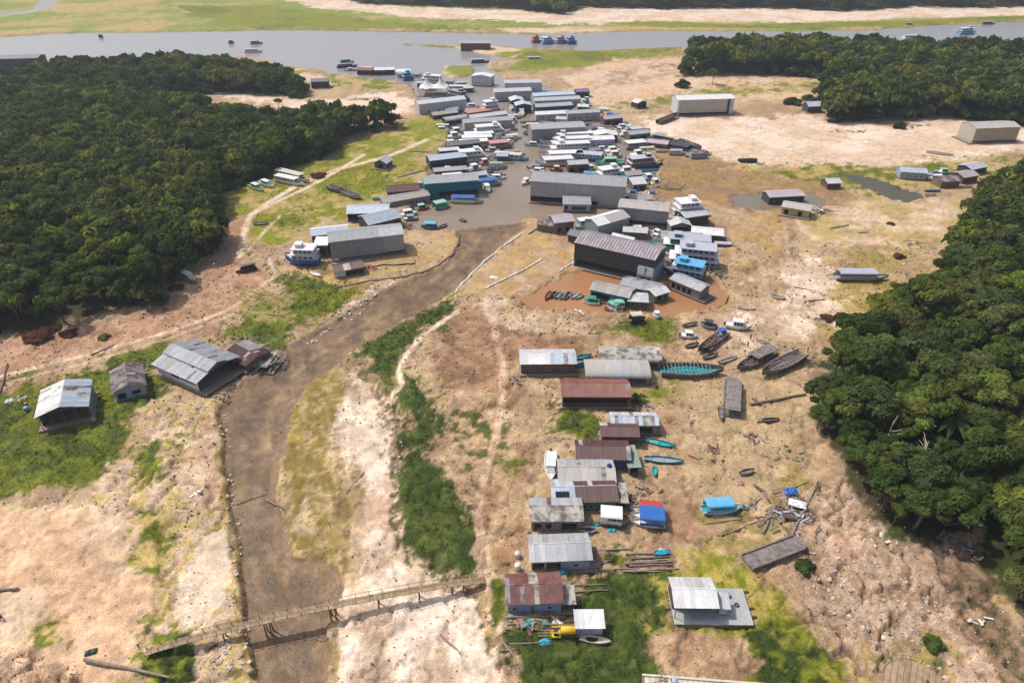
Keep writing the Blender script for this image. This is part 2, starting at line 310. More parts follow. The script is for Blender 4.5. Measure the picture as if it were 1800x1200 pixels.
poly([(706,772),(730,742),(784,716),(806,742),(774,782),(764,802),(800,858),(832,900),(842,960),(850,1006),(822,1018),(780,1000),(728,960),(710,892),(705,830)], 'dark', 'dark2', 2.0, soft=.6, warp=2.5, gr=1)
poly([(780,716),(868,720),(930,744),(936,830),(902,862),(858,852),(836,890),(784,800)], 'dark2', 'tan', 2.0, soft=1, warp=4, gr=.55, lo=.40, hi=.52, alpha=.9)
poly([(858,800),(930,800),(925,850),(870,862)], 'green', 'dark2', 2.0, soft=1, warp=4, gr=.9, alpha=.7)
poly([(950,768),(990,722),(1072,722),(1074,745),(1030,770),(1010,782)], 'green', 'dark', 2.0, soft=.8, warp=3, gr=1)
poly([(1046,566),(1110,550),(1192,556),(1194,588),(1150,614),(1094,598),(1060,584)], 'green', 'dark2', 6.0, soft=.8, warp=2.5, gr=1)
poly([(1100,680),(1200,670),(1190,700),(1110,720)], 'straw', 'green', 2.0, soft=1, warp=3, gr=.4)
# lower right lawns
poly([(890,1118),(1000,1082),(1010,1020),(1046,1000),(1180,998),(1196,1018),(1172,1096),(1110,1124),(1168,1188),(1110,1300),(930,1300),(918,1160)], 'dark', 'dark2', 2.0, soft=.7, warp=2.5, gr=1)
poly([(848,1022),(890,1016),(892,1098),(866,1104)], 'green', 'dark', 2.0, soft=.7, warp=2, gr=1)
poly([(1050,972),(1110,970),(1110,996),(1050,1000)], 'green', 'dark', 2.0, soft=.7, warp=2, gr=1)
poly([(1180,990),(1230,960),(1330,1000),(1400,1076),(1484,1152),(1500,1260),(1330,1260),(1300,1140),(1180,1108),(1190,1040)], 'green2', 'dry', 2.0, soft=1.5, warp=4, gr=.7, lo=.42, hi=.58)
poly([(1295,1112),(1380,1100),(1444,1130),(1444,1230),(1360,1230)], 'dark', 'green', 2.0, soft=1, warp=3, gr=1)
poly([(1160,1120),(1200,1110),(1300,1120),(1330,1160),(1310,1180),(1170,1176)], 'soil2', 'tan', 2.0, soft=1, warp=3, gr=.1)
poly([(1200,1000),(1280,990),(1290,1030),(1210,1020)], 'green', 'dry', 2.0, soft=1, warp=3, gr=.8, alpha=.8)
# right bank
poly([(1120,262),(1230,276),(1300,296),(1440,318),(1500,345),(1420,384),(1300,372),(1240,362),(1150,345),(1160,300)], 'ochre2', 'soil', 6.0, soft=2, warp=4, wt=.3, alpha=.92)
poly([(1280,372),(1390,384),(1400,440),(1330,480),(1280,490),(1262,440),(1290,404)], 'soil', 'rock2', 6.0, soft=2, warp=4, st=.8, alpha=.7)
poly([(1150,300),(1240,290),(1290,320),(1180,330)], 'dry', 'soil', 2.0, soft=2, warp=4, gr=.2, alpha=.55)
poly([(1400,390),(1500,360),(1660,345),(1720,345),(1690,430),(1560,430),(1440,440)], 'sand', 'straw', 18.0, soft=2, warp=4, alpha=.9)
poly([(1200,640),(1420,610),(1420,760),(1420,880),(1360,960),(1240,960),(1190,850),(1170,740)], 'dry', 'tan', 2.0, soft=2, warp=5, gr=.18, lo=.44, hi=.56, alpha=.75)
poly([(1160,720),(1215,700),(1230,860),(1220,960),(1180,940),(1190,830)], 'soil2', 'tan', 6.0, soft=1.5, warp=3, alpha=.85)
poly([(1440,500),(1470,440),(1540,430),(1600,450),(1590,500),(1540,560),(1440,594),(1390,600),(1410,550)], 'dry', 'straw', 6.0, soft=2, warp=4, gr=.35, alpha=.8)
poly([(1200,560),(1420,520),(1430,640),(1420,760),(1340,900),(1230,880),(1200,760)], 'sand', 'tan', 2.0, soft=2, warp=4, alpha=.45)
poly([(1370,470),(1420,440),(1460,470),(1470,540),(1420,600),(1250,600),(1300,560),(1380,540)], 'sand', 'white_sand', 6.0, soft=2, warp=4, alpha=.8)
poly([(1200,560),(1380,570),(1380,620),(1200,620)], 'tan', 'sand', 6.0, soft=2, warp=4, alpha=.7)
poly([(1220,360),(1300,370),(1390,390),(1380,440),(1300,480),(1270,440),(1290,400)], 'ochre', 'tan', 6.0, soft=1.5, warp=4, st=.5)
poly([(1380,980),(1440,860),(1500,840),(1600,960),(1700,960),(1740,1050),(1660,1160),(1560,1190),(1480,1150),(1400,1070)], 'rock', 'rock2', 2.0, soft=1.5, warp=4, st=1)
poly([(1420,920),(1480,900),(1520,960),(1460,1000)], 'pink', 'rock', 2.0, soft=1, warp=3, alpha=.7, st=.8)
poly([(1640,1000),(1720,950),(1760,1060),(1830,1160),(1900,1300),(1700,1300),(1700,1100)], 'rock2', 'floor', 2.0, soft=1.5, warp=4, st=.8, gr=.25, alpha=.85)
poly([(1652,1150),(1710,1132),(1750,1180),(1770,1260),(1660,1260)], 'sand', 'pink', 2.0, soft=.8, warp=2)
poly([(1540,1160),(1640,1120),(1670,1150),(1640,1260),(1500,1260)], 'green', 'dry', 2.0, soft=1, warp=3, gr=.6, alpha=.7)
# paths
PATH = ('sand', 'white_sand', 2.0)
line([(420,452),(426,416),(440,378),(482,350),(522,326),(580,302),(640,286),(690,272),(750,246)], 2.0, *PATH)
line([(440,378),(470,362),(540,330),(600,296),(640,272)], 1.6, *PATH)
line([(436,440),(466,405),(492,380)], .8, *PATH)
line([(-100,680),(0,660),(150,624),(300,582),(400,545),(456,505),(486,484),(470,450)], 1.5, *PATH, alpha=.8)
line([(-100,700),(0,674),(150,638),(300,594),(410,552)], .8, *PATH, alpha=.7)
line([(806,552),(742,594),(712,634),(702,660),(706,682),(680,708)], 1.6, 'sand', 'white_sand', 2.0)
line([(845,535),(866,565),(872,604),(886,650),(880,735),(868,790),(846,860),(838,905),(850,970),(860,1012),(850,1040)], 1.9, 'peach', 'sand', 2.0, alpha=.75)
line([(868,734),(892,734)], 3.6, 'pink', 'sand', 2.0, warp=.6, alpha=.8)
line([(770,800),(800,850),(810,880),(840,900)], .6, 'tan', 'sand', 2.0, alpha=.7)
line([(1350,1010),(1400,1060),(1470,1140),(1510,1190)], 1.1, 'straw', 'tan', 2.0)
line([(1210,530),(1270,515),(1320,490),(1380,470)], 1.2, 'tan', 'sand', 2.0)
line([(1376,392),(1384,430),(1380,470)], 1.2, 'sand', 'tan', 2.0)
line([(850,1035),(846,1070),(862,1110)], .9, 'straw', 'tan', 2.0)
# forest floors, water beds and the mud creek
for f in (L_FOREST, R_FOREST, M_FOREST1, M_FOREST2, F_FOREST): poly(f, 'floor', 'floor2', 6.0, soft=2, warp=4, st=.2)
w_creek = poly(CREEK, 'mud', 'mud2', 'streak', soft=.7, warp=.95, st=.06, wt=.75, lo=.38, hi=.66)
poly([(505,1000),(560,990),(588,1010),(590,1060),(520,1080)], 'mud2', 'ochre2', 'streak', soft=1, warp=2, wt=.7, st=.05, alpha=.6)
poly([(410,1000),(455,940),(470,1100),(450,1140)], 'mud', 'ochre2', 'streak', soft=1, warp=2, wt=.6, st=.05, alpha=.4)
paint(w_creek*sstep(.48, .6, NZ[6.0]*.5+STREAK*.5), 'ochre2', 'mud', 'streak', .5, st=.05, wt=.55); paint(w_creek*sstep(.55, .62, STREAK*.6+NZ[2.0]*.4), 'mud2', 'bed', 2.0, .5, st=.05, wt=.9)
for e in (CREEK[:27], CREEK[27:]): line(e, .7, 'rock2', 'mud2', 2.0, soft=.6, warp=.5, alpha=.75)
for pp, wd in (([(860,400),(836,440),(770,495),(660,565),(570,618),(486,676),(446,722),(436,800),(448,880),(458,960),(474,1050),(510,1150),(520,1230)], 1.6), ([(470,690),(490,740),(470,820),(462,900),(490,980),(540,1030)], .8), ([(890,400),(840,452),(760,520),(700,552)], .9), ([(545,1000),(570,1030),(560,1070),(500,1090)], .7), ([(430,900),(440,1000),(455,1100)], .8)): line(pp, wd, 'mud2', 'bed', 2.0, soft=1.2, warp=.6, alpha=.8, wt=.95)
line([(840,420),(800,462),(700,528),(600,590),(520,650),(470,720),(470,790)], .9, 'algae2', 'mud', 'streak', soft=1.5, warp=.7, alpha=.45, wt=.5)
poly([(900,522),(958,496),(1005,470),(1240,470),(1284,508),(1270,540),(1150,562),(1000,556),(930,550)], 'ochre', 'ochre2', 2.0, soft=2, warp=3, wt=.4, alpha=.6)
w_river = poly(RIVER, 'bed', 'mud', 6.0, soft=1.0, warp=1.0, st=.05, wt=.5)
isl = np.maximum(zone([(700,76),(800,79),(875,80),(935,86),(905,100),(868,97),(800,83)], .6, .5), zone([(780,115),(826,112),(836,130),(796,136),(780,128)], .6, .6))
paint(isl, 'sand', 'green2', 18.0); w_river = w_river*(1-isl)
w_pond = poly(POND, 'ochre2', 'bed', 6.0, soft=.8, warp=2.0, st=.05, wt=.5)
w_p2 = poly(POND2, 'bed', 'mud', 6.0, soft=.8, warp=1.6, st=.05)
w_st = poly(STREAM, 'bed', 'mud', 6.0, soft=.8, warp=1.5, st=.05)
w_fs = poly(FARSTREAM, 'bed', 'mud', 6.0, soft=.8, warp=.5, st=.05)
# relief
H += w_alg*(.5*(STREAK-.5)+.5*(FINE-.5))
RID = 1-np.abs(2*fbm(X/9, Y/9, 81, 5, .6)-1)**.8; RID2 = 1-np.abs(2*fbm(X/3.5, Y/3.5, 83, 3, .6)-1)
FAR = np.clip(1.6/np.maximum(K, 1)-.6, 0, 1); H *= .15+.85*FAR
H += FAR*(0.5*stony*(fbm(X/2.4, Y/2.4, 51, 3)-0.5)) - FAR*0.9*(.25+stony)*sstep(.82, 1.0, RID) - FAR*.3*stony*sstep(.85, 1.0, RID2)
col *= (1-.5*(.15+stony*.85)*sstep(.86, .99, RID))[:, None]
SC = 1.15*(.75+.5*NZ[6.0])
H += SC*zone([(598,628),(650,668),(706,724),(712,760),(708,880),(724,950),(800,1000),(850,1036),(880,1100),(890,1200),(1500,1400),(1500,540),(800,530),(720,580)], 1.0, 2.6)*np.clip(1-w_creek, 0, 1)*(1-sstep(-4, 34, X+.0*Y))
H += .8*zone([(-400,700),(270,706),(380,704),(394,830),(408,960),(432,1090),(446,1200),(446,1400),(-400,1400)], 1.0, 2.2)*np.clip(1-w_creek, 0, 1)
H += .5*zone([(-400,905),(170,890),(262,944),(272,1010),(262,1080),(255,1130),(200,1400),(-400,1400)], 1.2, 2.5)
H += .8*zone([(590,720),(640,690),(690,740),(690,830),(640,850),(600,880),(650,960),(612,1045),(600,1200),(660,1200),(740,1000),(700,900),(706,760),(650,680)], 1.0, 3)*.6
H += 0.6*zone([(-400,590),(250,562),(320,486),(390,440),(392,340),(-400,340)], 3, 2)
H += 1.3*(NZ[18.0]-0.5)*zone([(800,480),(1010,430),(1010,500),(1050,620),(760,640)], 3, 3)
H += 0.8*zone([(1290,390),(1390,395),(1390,450),(1300,480),(1280,440)], 4, 3)
H += 2.2*(fbm(X/40, Y/40, 61, 3)-0.4)*np.clip(sum(zone(f, 4, 3) for f in (L_FOREST, R_FOREST, M_FOREST1, M_FOREST2)), 0, 1)
H += 22*sstep(980, 1500, Y)*sstep(-300, 60, X-0.0*Y)          # low hills behind the far bank
lo = np.clip(w_creek, 0, 1); H = H*(1-lo)+lo*(-0.85+0.25*(STREAK-0.5))
for w, d in ((w_river, -2.2), (w_pond, -1.2), (w_p2, -1.1), (w_st, -1.1), (w_fs, -1.2)): H = H*(1-w)+d*w
FV = np.clip(2.2/np.maximum(K, 1)-.6, .15, 1); col *= (1+FV*(-.16+0.32*sstep(.3, .7, NZ[2.0])))[:, None]*(1+FV*(-.1+.2*sstep(.35, .65, NZ[6.0])))[:, None]
lum = col.mean(1)[:, None]; col = np.clip(lum+(col-lum)*1.2, .004, .9)
HG = H.reshape(GX.shape)
GRASSG = grassy.reshape(GX.shape)
def gsample(A, x, y):
    i = int(np.clip(np.searchsorted(ys, y)-1, 0, len(ys)-2)); ty = (y-ys[i])/(ys[i+1]-ys[i])
    def row(r):
        u = (x/half_w(ys[r])+1)/2*(len(us)-1); u = min(max(u, 0), len(us)-1.001); j = int(u); t = u-j
        return A[r, j]*(1-t)+A[r, j+1]*t
    return float(row(i)*(1-ty)+row(i+1)*ty)
def gz(x, y): return gsample(HG, x, y)
def G(px, py):
    p = P(px, py)
    for _ in range(4): p = P(px, py, gz(p.x, p.y))
    return p
m, nt, b = nodes_of('ground_earth'); L = nt.links
at = N(nt, 'ShaderNodeAttribute', attribute_name='Col'); aw = N(nt, 'ShaderNodeAttribute', attribute_name='wet'); as_ = N(nt, 'ShaderNodeAttribute', attribute_name='stony')
geo = N(nt, 'ShaderNodeNewGeometry')
def noise_node(sc, det=5, ro=0.6):
    n = N(nt, 'ShaderNodeTexNoise'); n.inputs['Scale'].default_value = sc; n.inputs['Detail'].default_value = det; n.inputs['Roughness'].default_value = ro
    L.new(geo.outputs['Position'], n.inputs['Vector']); return n
n1 = noise_node(0.9); n2 = noise_node(3.2, 4); n3 = noise_node(0.22, 3)
def rngnode(src, a, b_, c, d):
    r = N(nt, 'ShaderNodeMapRange'); r.inputs[1].default_value = a; r.inputs[2].default_value = b_; r.inputs[3].default_value = c; r.inputs[4].default_value = d
    L.new(src, r.inputs[0]); return r.outputs[0]
def mul(a, b_):
    q = N(nt, 'ShaderNodeMath', operation='MULTIPLY'); L.new(a, q.inputs[0])
    if isinstance(b_, float): q.inputs[1].default_value = b_
    else: L.new(b_, q.inputs[1])
    return q.outputs[0]
f = mul(mul(rngnode(n1.outputs[0], .3, .7, .86, 1.14), rngnode(n2.outputs[0], .3, .7, .74, 1.26)), rngnode(n3.outputs[0], .3, .7, .88, 1.12))
n6 = noise_node(.6, 9, .78); g6 = N(nt, 'ShaderNodeMix', data_type='FLOAT'); L.new(rngnode(as_.outputs['Fac'], 0, .8, .25, 1), g6.inputs[0]); g6.inputs[2].default_value = 1; L.new(rngnode(n6.outputs[0], .36, .64, .7, 1.26), g6.inputs[3])
n7 = noise_node(5.0, 4, .75); f = mul(mul(f, g6.outputs[0]), rngnode(n7.outputs[0], .3, .7, .76, 1.24))
sc = N(nt, 'ShaderNodeVectorMath', operation='SCALE'); L.new(at.outputs['Color'], sc.inputs[0]); L.new(f, sc.inputs[3])
# clods and leaf litter: dark specks where the ground is stony
n4 = noise_node(2.6, 6, .75); spk = mul(rngnode(n4.outputs[0], .55, .62, 0, 1), as_.outputs['Fac'])
mx = N(nt, 'ShaderNodeMix', data_type='RGBA'); L.new(mul(spk, 0.8), mx.inputs[0]); L.new(sc.outputs[0], mx.inputs[6]); mx.inputs[7].default_value = (.13,.085,.05,1)
n5 = noise_node(3.3, 6, .75); spk2 = mul(rngnode(n5.outputs[0], .6, .68, 0, 1), as_.outputs['Fac'])
mx2 = N(nt, 'ShaderNodeMix', data_type='RGBA'); L.new(mul(spk2, 0.5), mx2.inputs[0]); L.new(mx.outputs[2], mx2.inputs[6]); mx2.inputs[7].default_value = (.66,.55,.43,1)
L.new(mx2.outputs[2], b.inputs['Base Color'])
L.new(rngnode(aw.outputs['Fac'], 0, 1, .95, .3), b.inputs['Roughness']); b.inputs['Specular IOR Level'].default_value = .25
bp = N(nt, 'ShaderNodeBump'); bp.inputs['Strength'].default_value = .8; bp.inputs['Distance'].default_value = .25
ad = N(nt, 'ShaderNodeMath', operation='ADD'); L.new(n1.outputs[0], ad.inputs[0]); L.new(mul(n2.outputs[0], .4), ad.inputs[1])
L.new(ad.outputs[0], bp.inputs['Height']); L.new(bp.outputs[0], b.inputs['Normal'])
GROUND_MAT = m
V = np.stack([X, Y, H], 1); nr, nc = GX.shape
ii = np.arange(nr-1)[:, None]*nc+np.arange(nc-1)[None, :]
F = np.stack([ii, ii+1, ii+nc+1, ii+nc], -1).reshape(-1, 4)
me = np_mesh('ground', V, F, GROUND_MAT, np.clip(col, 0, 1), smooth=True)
for nm, arr in (('wet', wet), ('stony', stony)):
    a = me.attributes.new(nm, 'FLOAT', 'POINT'); a.data.foreach_set('value', arr.astype(np.float32))
g = put('ground', me); g['kind'] = 'structure'

# ------------------------------------------------------------------ water
def water_mat(name, c, rough, bs=0.12, sc=1.2, far=None):
    m, nt, b = nodes_of(name)
    b.inputs['Base Color'].default_value = (*c, 1); b.inputs['Roughness'].default_value = rough; b.inputs['IOR'].default_value = 1.33; b.inputs['Specular IOR Level'].default_value = .5
    geo = N(nt, 'ShaderNodeNewGeometry'); n = N(nt, 'ShaderNodeTexNoise'); n.inputs['Scale'].default_value = sc; n.inputs['Detail'].default_value = 4
    mp = N(nt, 'ShaderNodeMapping'); mp.inputs['Scale'].default_value = (.6, 1, 1); nt.links.new(geo.outputs['Position'], mp.inputs[0]); nt.links.new(mp.outputs[0], n.inputs['Vector'])
    bp = N(nt, 'ShaderNodeBump'); bp.inputs['Strength'].default_value = bs; bp.inputs['Distance'].default_value = .2
    nt.links.new(n.outputs[0], bp.inputs['Height']); nt.links.new(bp.outputs[0], b.inputs['Normal'])
    n2 = N(nt, 'ShaderNodeTexNoise'); n2.inputs['Scale'].default_value = .03; n2.inputs['Detail'].default_value = 4; nt.links.new(geo.outputs['Position'], n2.inputs['Vector'])
    mx = N(nt, 'ShaderNodeMix', data_type='RGBA'); mx.inputs[6].default_value = (*[q*.8 for q in c], 1); mx.inputs[7].default_value = (*[q*1.18 for q in c], 1)
    nt.links.new(n2.outputs[0], mx.inputs[0]); src = mx.outputs[2]
    if far:      # muddy harbour brown to river grey; sky reflection mixed into the far colour
        sp_ = N(nt, 'ShaderNodeSeparateXYZ'); nt.links.new(geo.outputs['Position'], sp_.inputs[0]); mr = N(nt, 'ShaderNodeMapRange'); mr.inputs[1].default_value = 360; mr.inputs[2].default_value = 560; nt.links.new(sp_.outputs[1], mr.inputs[0])
        m3 = N(nt, 'ShaderNodeMix', data_type='RGBA'); nt.links.new(mr.outputs[0], m3.inputs[0]); nt.links.new(src, m3.inputs[6]); m3.inputs[7].default_value = (*far, 1); src = m3.outputs[2]
    nt.links.new(src, b.inputs['Base Color'])
    return m
def grow(W, d):
    c = W.mean(0); n = len(W); out = []
    area = sum(W[i][0]*W[(i+1) % n][1]-W[(i+1) % n][0]*W[i][1] for i in range(n)); sg = 1 if area > 0 else -1
    for i in range(n):
        a = W[i]-W[i-1]; b_ = W[(i+1) % n]-W[i]; t = a/np.linalg.norm(a)+b_/np.linalg.norm(b_); t /= max(np.linalg.norm(t), 1e-6)
        out.append(W[i]+sg*d*np.array([t[1], -t[0]]))
    return np.array(out)
def water(name, pp, z, mt, d=3.0):
    W = grow(wpoly(pp), d)
    bm = MB(); bm.add([(x, y, z) for x, y in W], [tuple(range(len(W)))])
    o = bm.build(name, mt); o['kind'] = 'structure'
    return o
WZ, PZ = -1.1, -0.55
water('river', RIVER, WZ, water_mat('river_water', (.255,.195,.14), .16, .2, .8, (.29,.265,.255)), 4)
water('orange_pond', POND, PZ, water_mat('pond_water', (.36,.18,.085), .12, .04), 2)
water('grey_pond', POND2, PZ, water_mat('grey_pond_water', (.20,.165,.12), .1, .03), 2.5)
water('green_stream', STREAM, PZ, water_mat('stream_water', (.085,.07,.03), .1, .03), 2)
water('far_stream', FARSTREAM, -.6, water_mat('far_stream_water', (.24,.2,.16), .15, .1), 4)
# ------------------------------------------------------------------ vegetation
def leaf_mat(name, ramp, use_attr=False):
    m = bpy.data.materials.new(name); m.use_nodes = True; nt = m.node_tree; nt.nodes.clear(); L = nt.links
    out = N(nt, 'ShaderNodeOutputMaterial'); oi = N(nt, 'ShaderNodeObjectInfo'); cr = N(nt, 'ShaderNodeValToRGB')
    el = cr.color_ramp.elements
    for i, (p, c) in enumerate(ramp):
        e = el[i] if i < 2 else el.new(p); e.position = p; e.color = (*c, 1)
    at = N(nt, 'ShaderNodeAttribute', attribute_name='Col')
    if use_attr: src = at.outputs['Color']
    else:
        L.new(oi.outputs['Random'], cr.inputs[0])
        mu = N(nt, 'ShaderNodeMix', data_type='RGBA', blend_type='MULTIPLY'); mu.inputs[0].default_value = 1
        L.new(cr.outputs[0], mu.inputs[6]); L.new(at.outputs['Color'], mu.inputs[7]); src = mu.outputs[2]
    geo = N(nt, 'ShaderNodeNewGeometry'); nz = N(nt, 'ShaderNodeTexNoise'); nz.inputs['Scale'].default_value = .35; nz.inputs['Detail'].default_value = 3
    L.new(geo.outputs['Position'], nz.inputs['Vector'])
    mr = N(nt, 'ShaderNodeMapRange'); mr.inputs[1].default_value = .3; mr.inputs[2].default_value = .7; mr.inputs[3].default_value = .7; mr.inputs[4].default_value = 1.35
    L.new(nz.outputs[0], mr.inputs[0]); sc = N(nt, 'ShaderNodeVectorMath', operation='SCALE'); L.new(src, sc.inputs[0]); L.new(mr.outputs[0], sc.inputs[3])
    df = N(nt, 'ShaderNodeBsdfDiffuse'); tr = N(nt, 'ShaderNodeBsdfTranslucent'); ms = N(nt, 'ShaderNodeMixShader'); ms.inputs[0].default_value = .36
    L.new(sc.outputs[0], df.inputs[0]); L.new(sc.outputs[0], tr.inputs[0]); L.new(df.outputs[0], ms.inputs[1]); L.new(tr.outputs[0], ms.inputs[2]); L.new(ms.outputs[0], out.inputs[0])
    return m
LEAF = leaf_mat('leaves', [(0, (.045,.075,.02)), (.22, (.07,.105,.024)), (.42, (.092,.132,.028)), (.56, (.07,.098,.036)), (.7, (.11,.15,.03)), (.82, (.12,.135,.05)), (.93, (.145,.185,.03)), (1, (.1,.09,.045))])
LEAF_LIME = leaf_mat('lime_leaves', [(0, (.13,.18,.02)), (1, (.15,.2,.025))])
LEAF_YEL = leaf_mat('yellow_leaves', [(0, (.2,.19,.015)), (1, (.22,.2,.02))])
LEAF_RED = leaf_mat('reddish_leaves', [(0, (.13,.065,.04)), (1, (.15,.07,.045))])
LEAF_FAR = leaf_mat('forest_leaves', [(0, (0,0,0)), (1, (1,1,1))], use_attr=True)
GRASS_M = leaf_mat('grass_blades', [(0, (0,0,0)), (1, (1,1,1))], use_attr=True)
BARK = mat('bark', (.2,.16,.12), .9, (.1,.08,.06), .8, 2.0, .2)
def cards(Pn, Nn, size, r, aspect=1.0):
    """one small leaf-spray quad per point, roughly facing Nn"""
    n = len(Pn); t = r.normal(size=(n, 3)); t -= (t*Nn).sum(1)[:, None]*Nn; t /= np.linalg.norm(t, axis=1)[:, None]+1e-9
    b = np.cross(Nn, t); s = size[:, None]
    V = np.stack([Pn-t*s-b*s*.55*aspect, Pn+t*s*.9-b*s*.4*aspect, Pn+t*s+b*s*.6*aspect, Pn-t*s*.8+b*s*.5*aspect], 1).reshape(-1, 3)
    F = np.arange(4*n).reshape(-1, 4); return V, F
def crown_arrays(seed, nl=16, per=300, leaf=.068, flat=.62, spread=.72, lobe=(.26,.42)):
    r = np.random.default_rng(seed); Ps = []; Ns = []; Cs = []; Sz = []
    for i in range(nl):
        a = r.uniform(0, 6.283); q = math.sqrt(r.uniform(0, 1))*spread if i else 0
        c = np.array([math.cos(a)*q, math.sin(a)*q, (1-q*q)*flat*r.uniform(.5, 1.05)-.12]); lr = r.uniform(*lobe)
        d = r.normal(size=(per, 3)); d /= np.linalg.norm(d, axis=1)[:, None]; d[:, 2] = np.where(d[:, 2] < -.35, -d[:, 2], d[:, 2])
        rr = lr*(r.uniform(.55, 1.08, per)); p = c+d*rr[:, None]*np.array([1, 1, .75])
        nn = d+r.normal(scale=.45, size=d.shape)+np.array([0, 0, .35]); nn /= np.linalg.norm(nn, axis=1)[:, None]
        Ps.append(p); Ns.append(nn); Sz.append(r.uniform(.6, 1.2, per)*leaf)
        Cs.append(np.repeat(r.uniform(.75, 1.25)*r.uniform(.8, 1.2, (per, 1)), 3, 1)*np.array([1+r.uniform(-.12, .2), 1, 1]))
    V, F = cards(np.concatenate(Ps), np.concatenate(Ns), np.concatenate(Sz), r)
    return V, F, np.repeat(np.concatenate(Cs), 4, 0)
TREE_H, TREE_R = 10.0, 5.2
def crown_mesh(seed, mt, **k):
    V, F, c = crown_arrays(seed, **k); V = V*TREE_R; V[:, 2] += TREE_H-TREE_R*.45
    return np_mesh('crown', V, F, mt, c)
def trunk_mesh(seed, limbs=5, h=TREE_H):
    r = random.Random(seed); b = MB(); pts = [(0, 0, -.6)]; x = y = 0
    for i in range(1, 5): x += r.uniform(-.25, .25); y += r.uniform(-.25, .25); pts.append((x, y, h*.72*i/4))
    b.tube(pts, [.38, .3, .26, .2, .13], 6)
    for i in range(limbs):
        a = r.uniform(0, 6.28); z0 = h*r.uniform(.35, .62); q = r.uniform(1.6, 3.2)
        b.tube([(x*.6, y*.6, z0), (math.cos(a)*q*.5, math.sin(a)*q*.5, z0+h*.13), (math.cos(a)*q, math.sin(a)*q, z0+h*.3)], [.14, .1, .04], 5)
    return b.mesh('trunk', BARK, True)
CROWNS = [crown_mesh(s, LEAF, **k) for s, k in ((1, {}), (2, dict(nl=18, lobe=(.2,.34))), (3, dict(flat=.8, nl=16)), (4, dict(flat=.5, nl=20, spread=.8, lobe=(.2,.32))), (5, dict(nl=12, lobe=(.3,.45), leaf=.1)), (6, dict(nl=22, lobe=(.16,.3), per=170)))]
def bush_mesh(seed, mt, **k):
    V, F, c = crown_arrays(seed, **k); V = V*TREE_R; V[:, 2] += TREE_R*.12; return np_mesh('crown', V, F, mt, c)
BUSHES = {m_.name: bush_mesh(40+i, m_, nl=14, per=220, leaf=.08, flat=.55) for i, m_ in enumerate((LEAF, LEAF_RED))}
def bush(px, py, s, label, mt=None, h=1.0, cat='bush'):
    p = G(px, py); t = thing('bush', label, cat, p, random.uniform(0, 6)); t.scale = (s, s*random.uniform(.85, 1.1), s*h)
    b = MB(); [b.tube([(0, 0, -.3), (math.cos(a)*.5, math.sin(a)*.5, 1.2), (math.cos(a)*1.4, math.sin(a)*1.4, 2.4)], [.16, .1, .04], 5) for a in (0, 1.6, 3.0, 4.6)]; b.build('stem', BARK, t); put('crown', BUSHES[(mt or LEAF).name], t); return t
CROWN_LIME = crown_mesh(21, LEAF_LIME, nl=20, lobe=(.22,.34)); CROWN_YEL = crown_mesh(22, LEAF_YEL, nl=12); CROWN_RED = crown_mesh(23, LEAF_RED, nl=14, flat=.4, spread=.85)
TRUNKS = [trunk_mesh(s) for s in (1, 2, 3, 4)]
def tree(x, y, s, label, group=None, crown=None, name='forest_tree', z=None, sz=None, cat='tree'):
    t = thing(name, label, cat, (x, y, gz(x, y) if z is None else z), random.uniform(0, 6.28), group)
    t.scale = (s*random.uniform(.9, 1.12), s*random.uniform(.9, 1.12), (sz or s)*random.uniform(.88, 1.15))
    put('trunk', random.choice(TRUNKS), t); put('crown', crown or random.choice(CROWNS), t)
    return t
def scatter(pp, spacing, seed, vary=.95, edge=None):
    W = wpoly(pp); r = np.random.default_rng(seed); x0, y0 = W.min(0); x1, y1 = W.max(0); y1 = min(y1, 1500)
    n = int((x1-x0)*(y1-y0)/(spacing*spacing)*6); n = min(n, 60000); px = r.uniform(x0, x1, n); py = r.uniform(y0, y1, n)
    ok = inside(px, py, W) & (np.abs(px) < .66*(py*CT+CAM_H*ST)*1.25+25); px = px[ok]; py = py[ok]; grid = {}; out = []
    for a, b in zip(px, py):
        d = spacing*(1+vary*(r.random()-.5)); gx, gy = int(a//spacing), int(b//spacing); bad = False
        for i in (-1, 0, 1):
            for j in (-1, 0, 1):
                for (u, v) in grid.get((gx+i, gy+j), ()):
                    if (u-a)**2+(v-b)**2 < d*d*.72: bad = True
        if not bad: grid.setdefault((gx, gy), []).append((a, b)); out.append((float(a), float(b)))
    return out
def proj(x, y, z=0):
    d = y*CT-(z-CAM_H)*ST; u = y*ST+(z-CAM_H)*CT; return 900+FPX*x/d, 600-FPX*u/d
ALL = []
for pp, sp, sd, fid in ((L_FOREST, 6.2, 1, 'L'), (R_FOREST, 5.2, 2, 'R'), (M_FOREST1, 7.5, 3, 'M'), (M_FOREST2, 7.0, 4, 'M'), (F_FOREST, 13.0, 5, 'F')):
    for (x, y) in scatter(pp, sp, sd): ALL.append((x, y, fid))
ALL.sort(key=lambda t: t[1])
def seen(x, y):
    a, b = proj(x, y, 9); c, d = proj(x, y, 0); return -30 < a < 1830 and b < 1230 and d > -5
single = []; mass = []
for (x, y, f) in ALL: (single if (seen(x, y) and len(single) < 285 and f in 'LR') or (f == 'M' and y < 335 and len(single) < 297 and seen(x, y)) else mass).append((x, y, f))
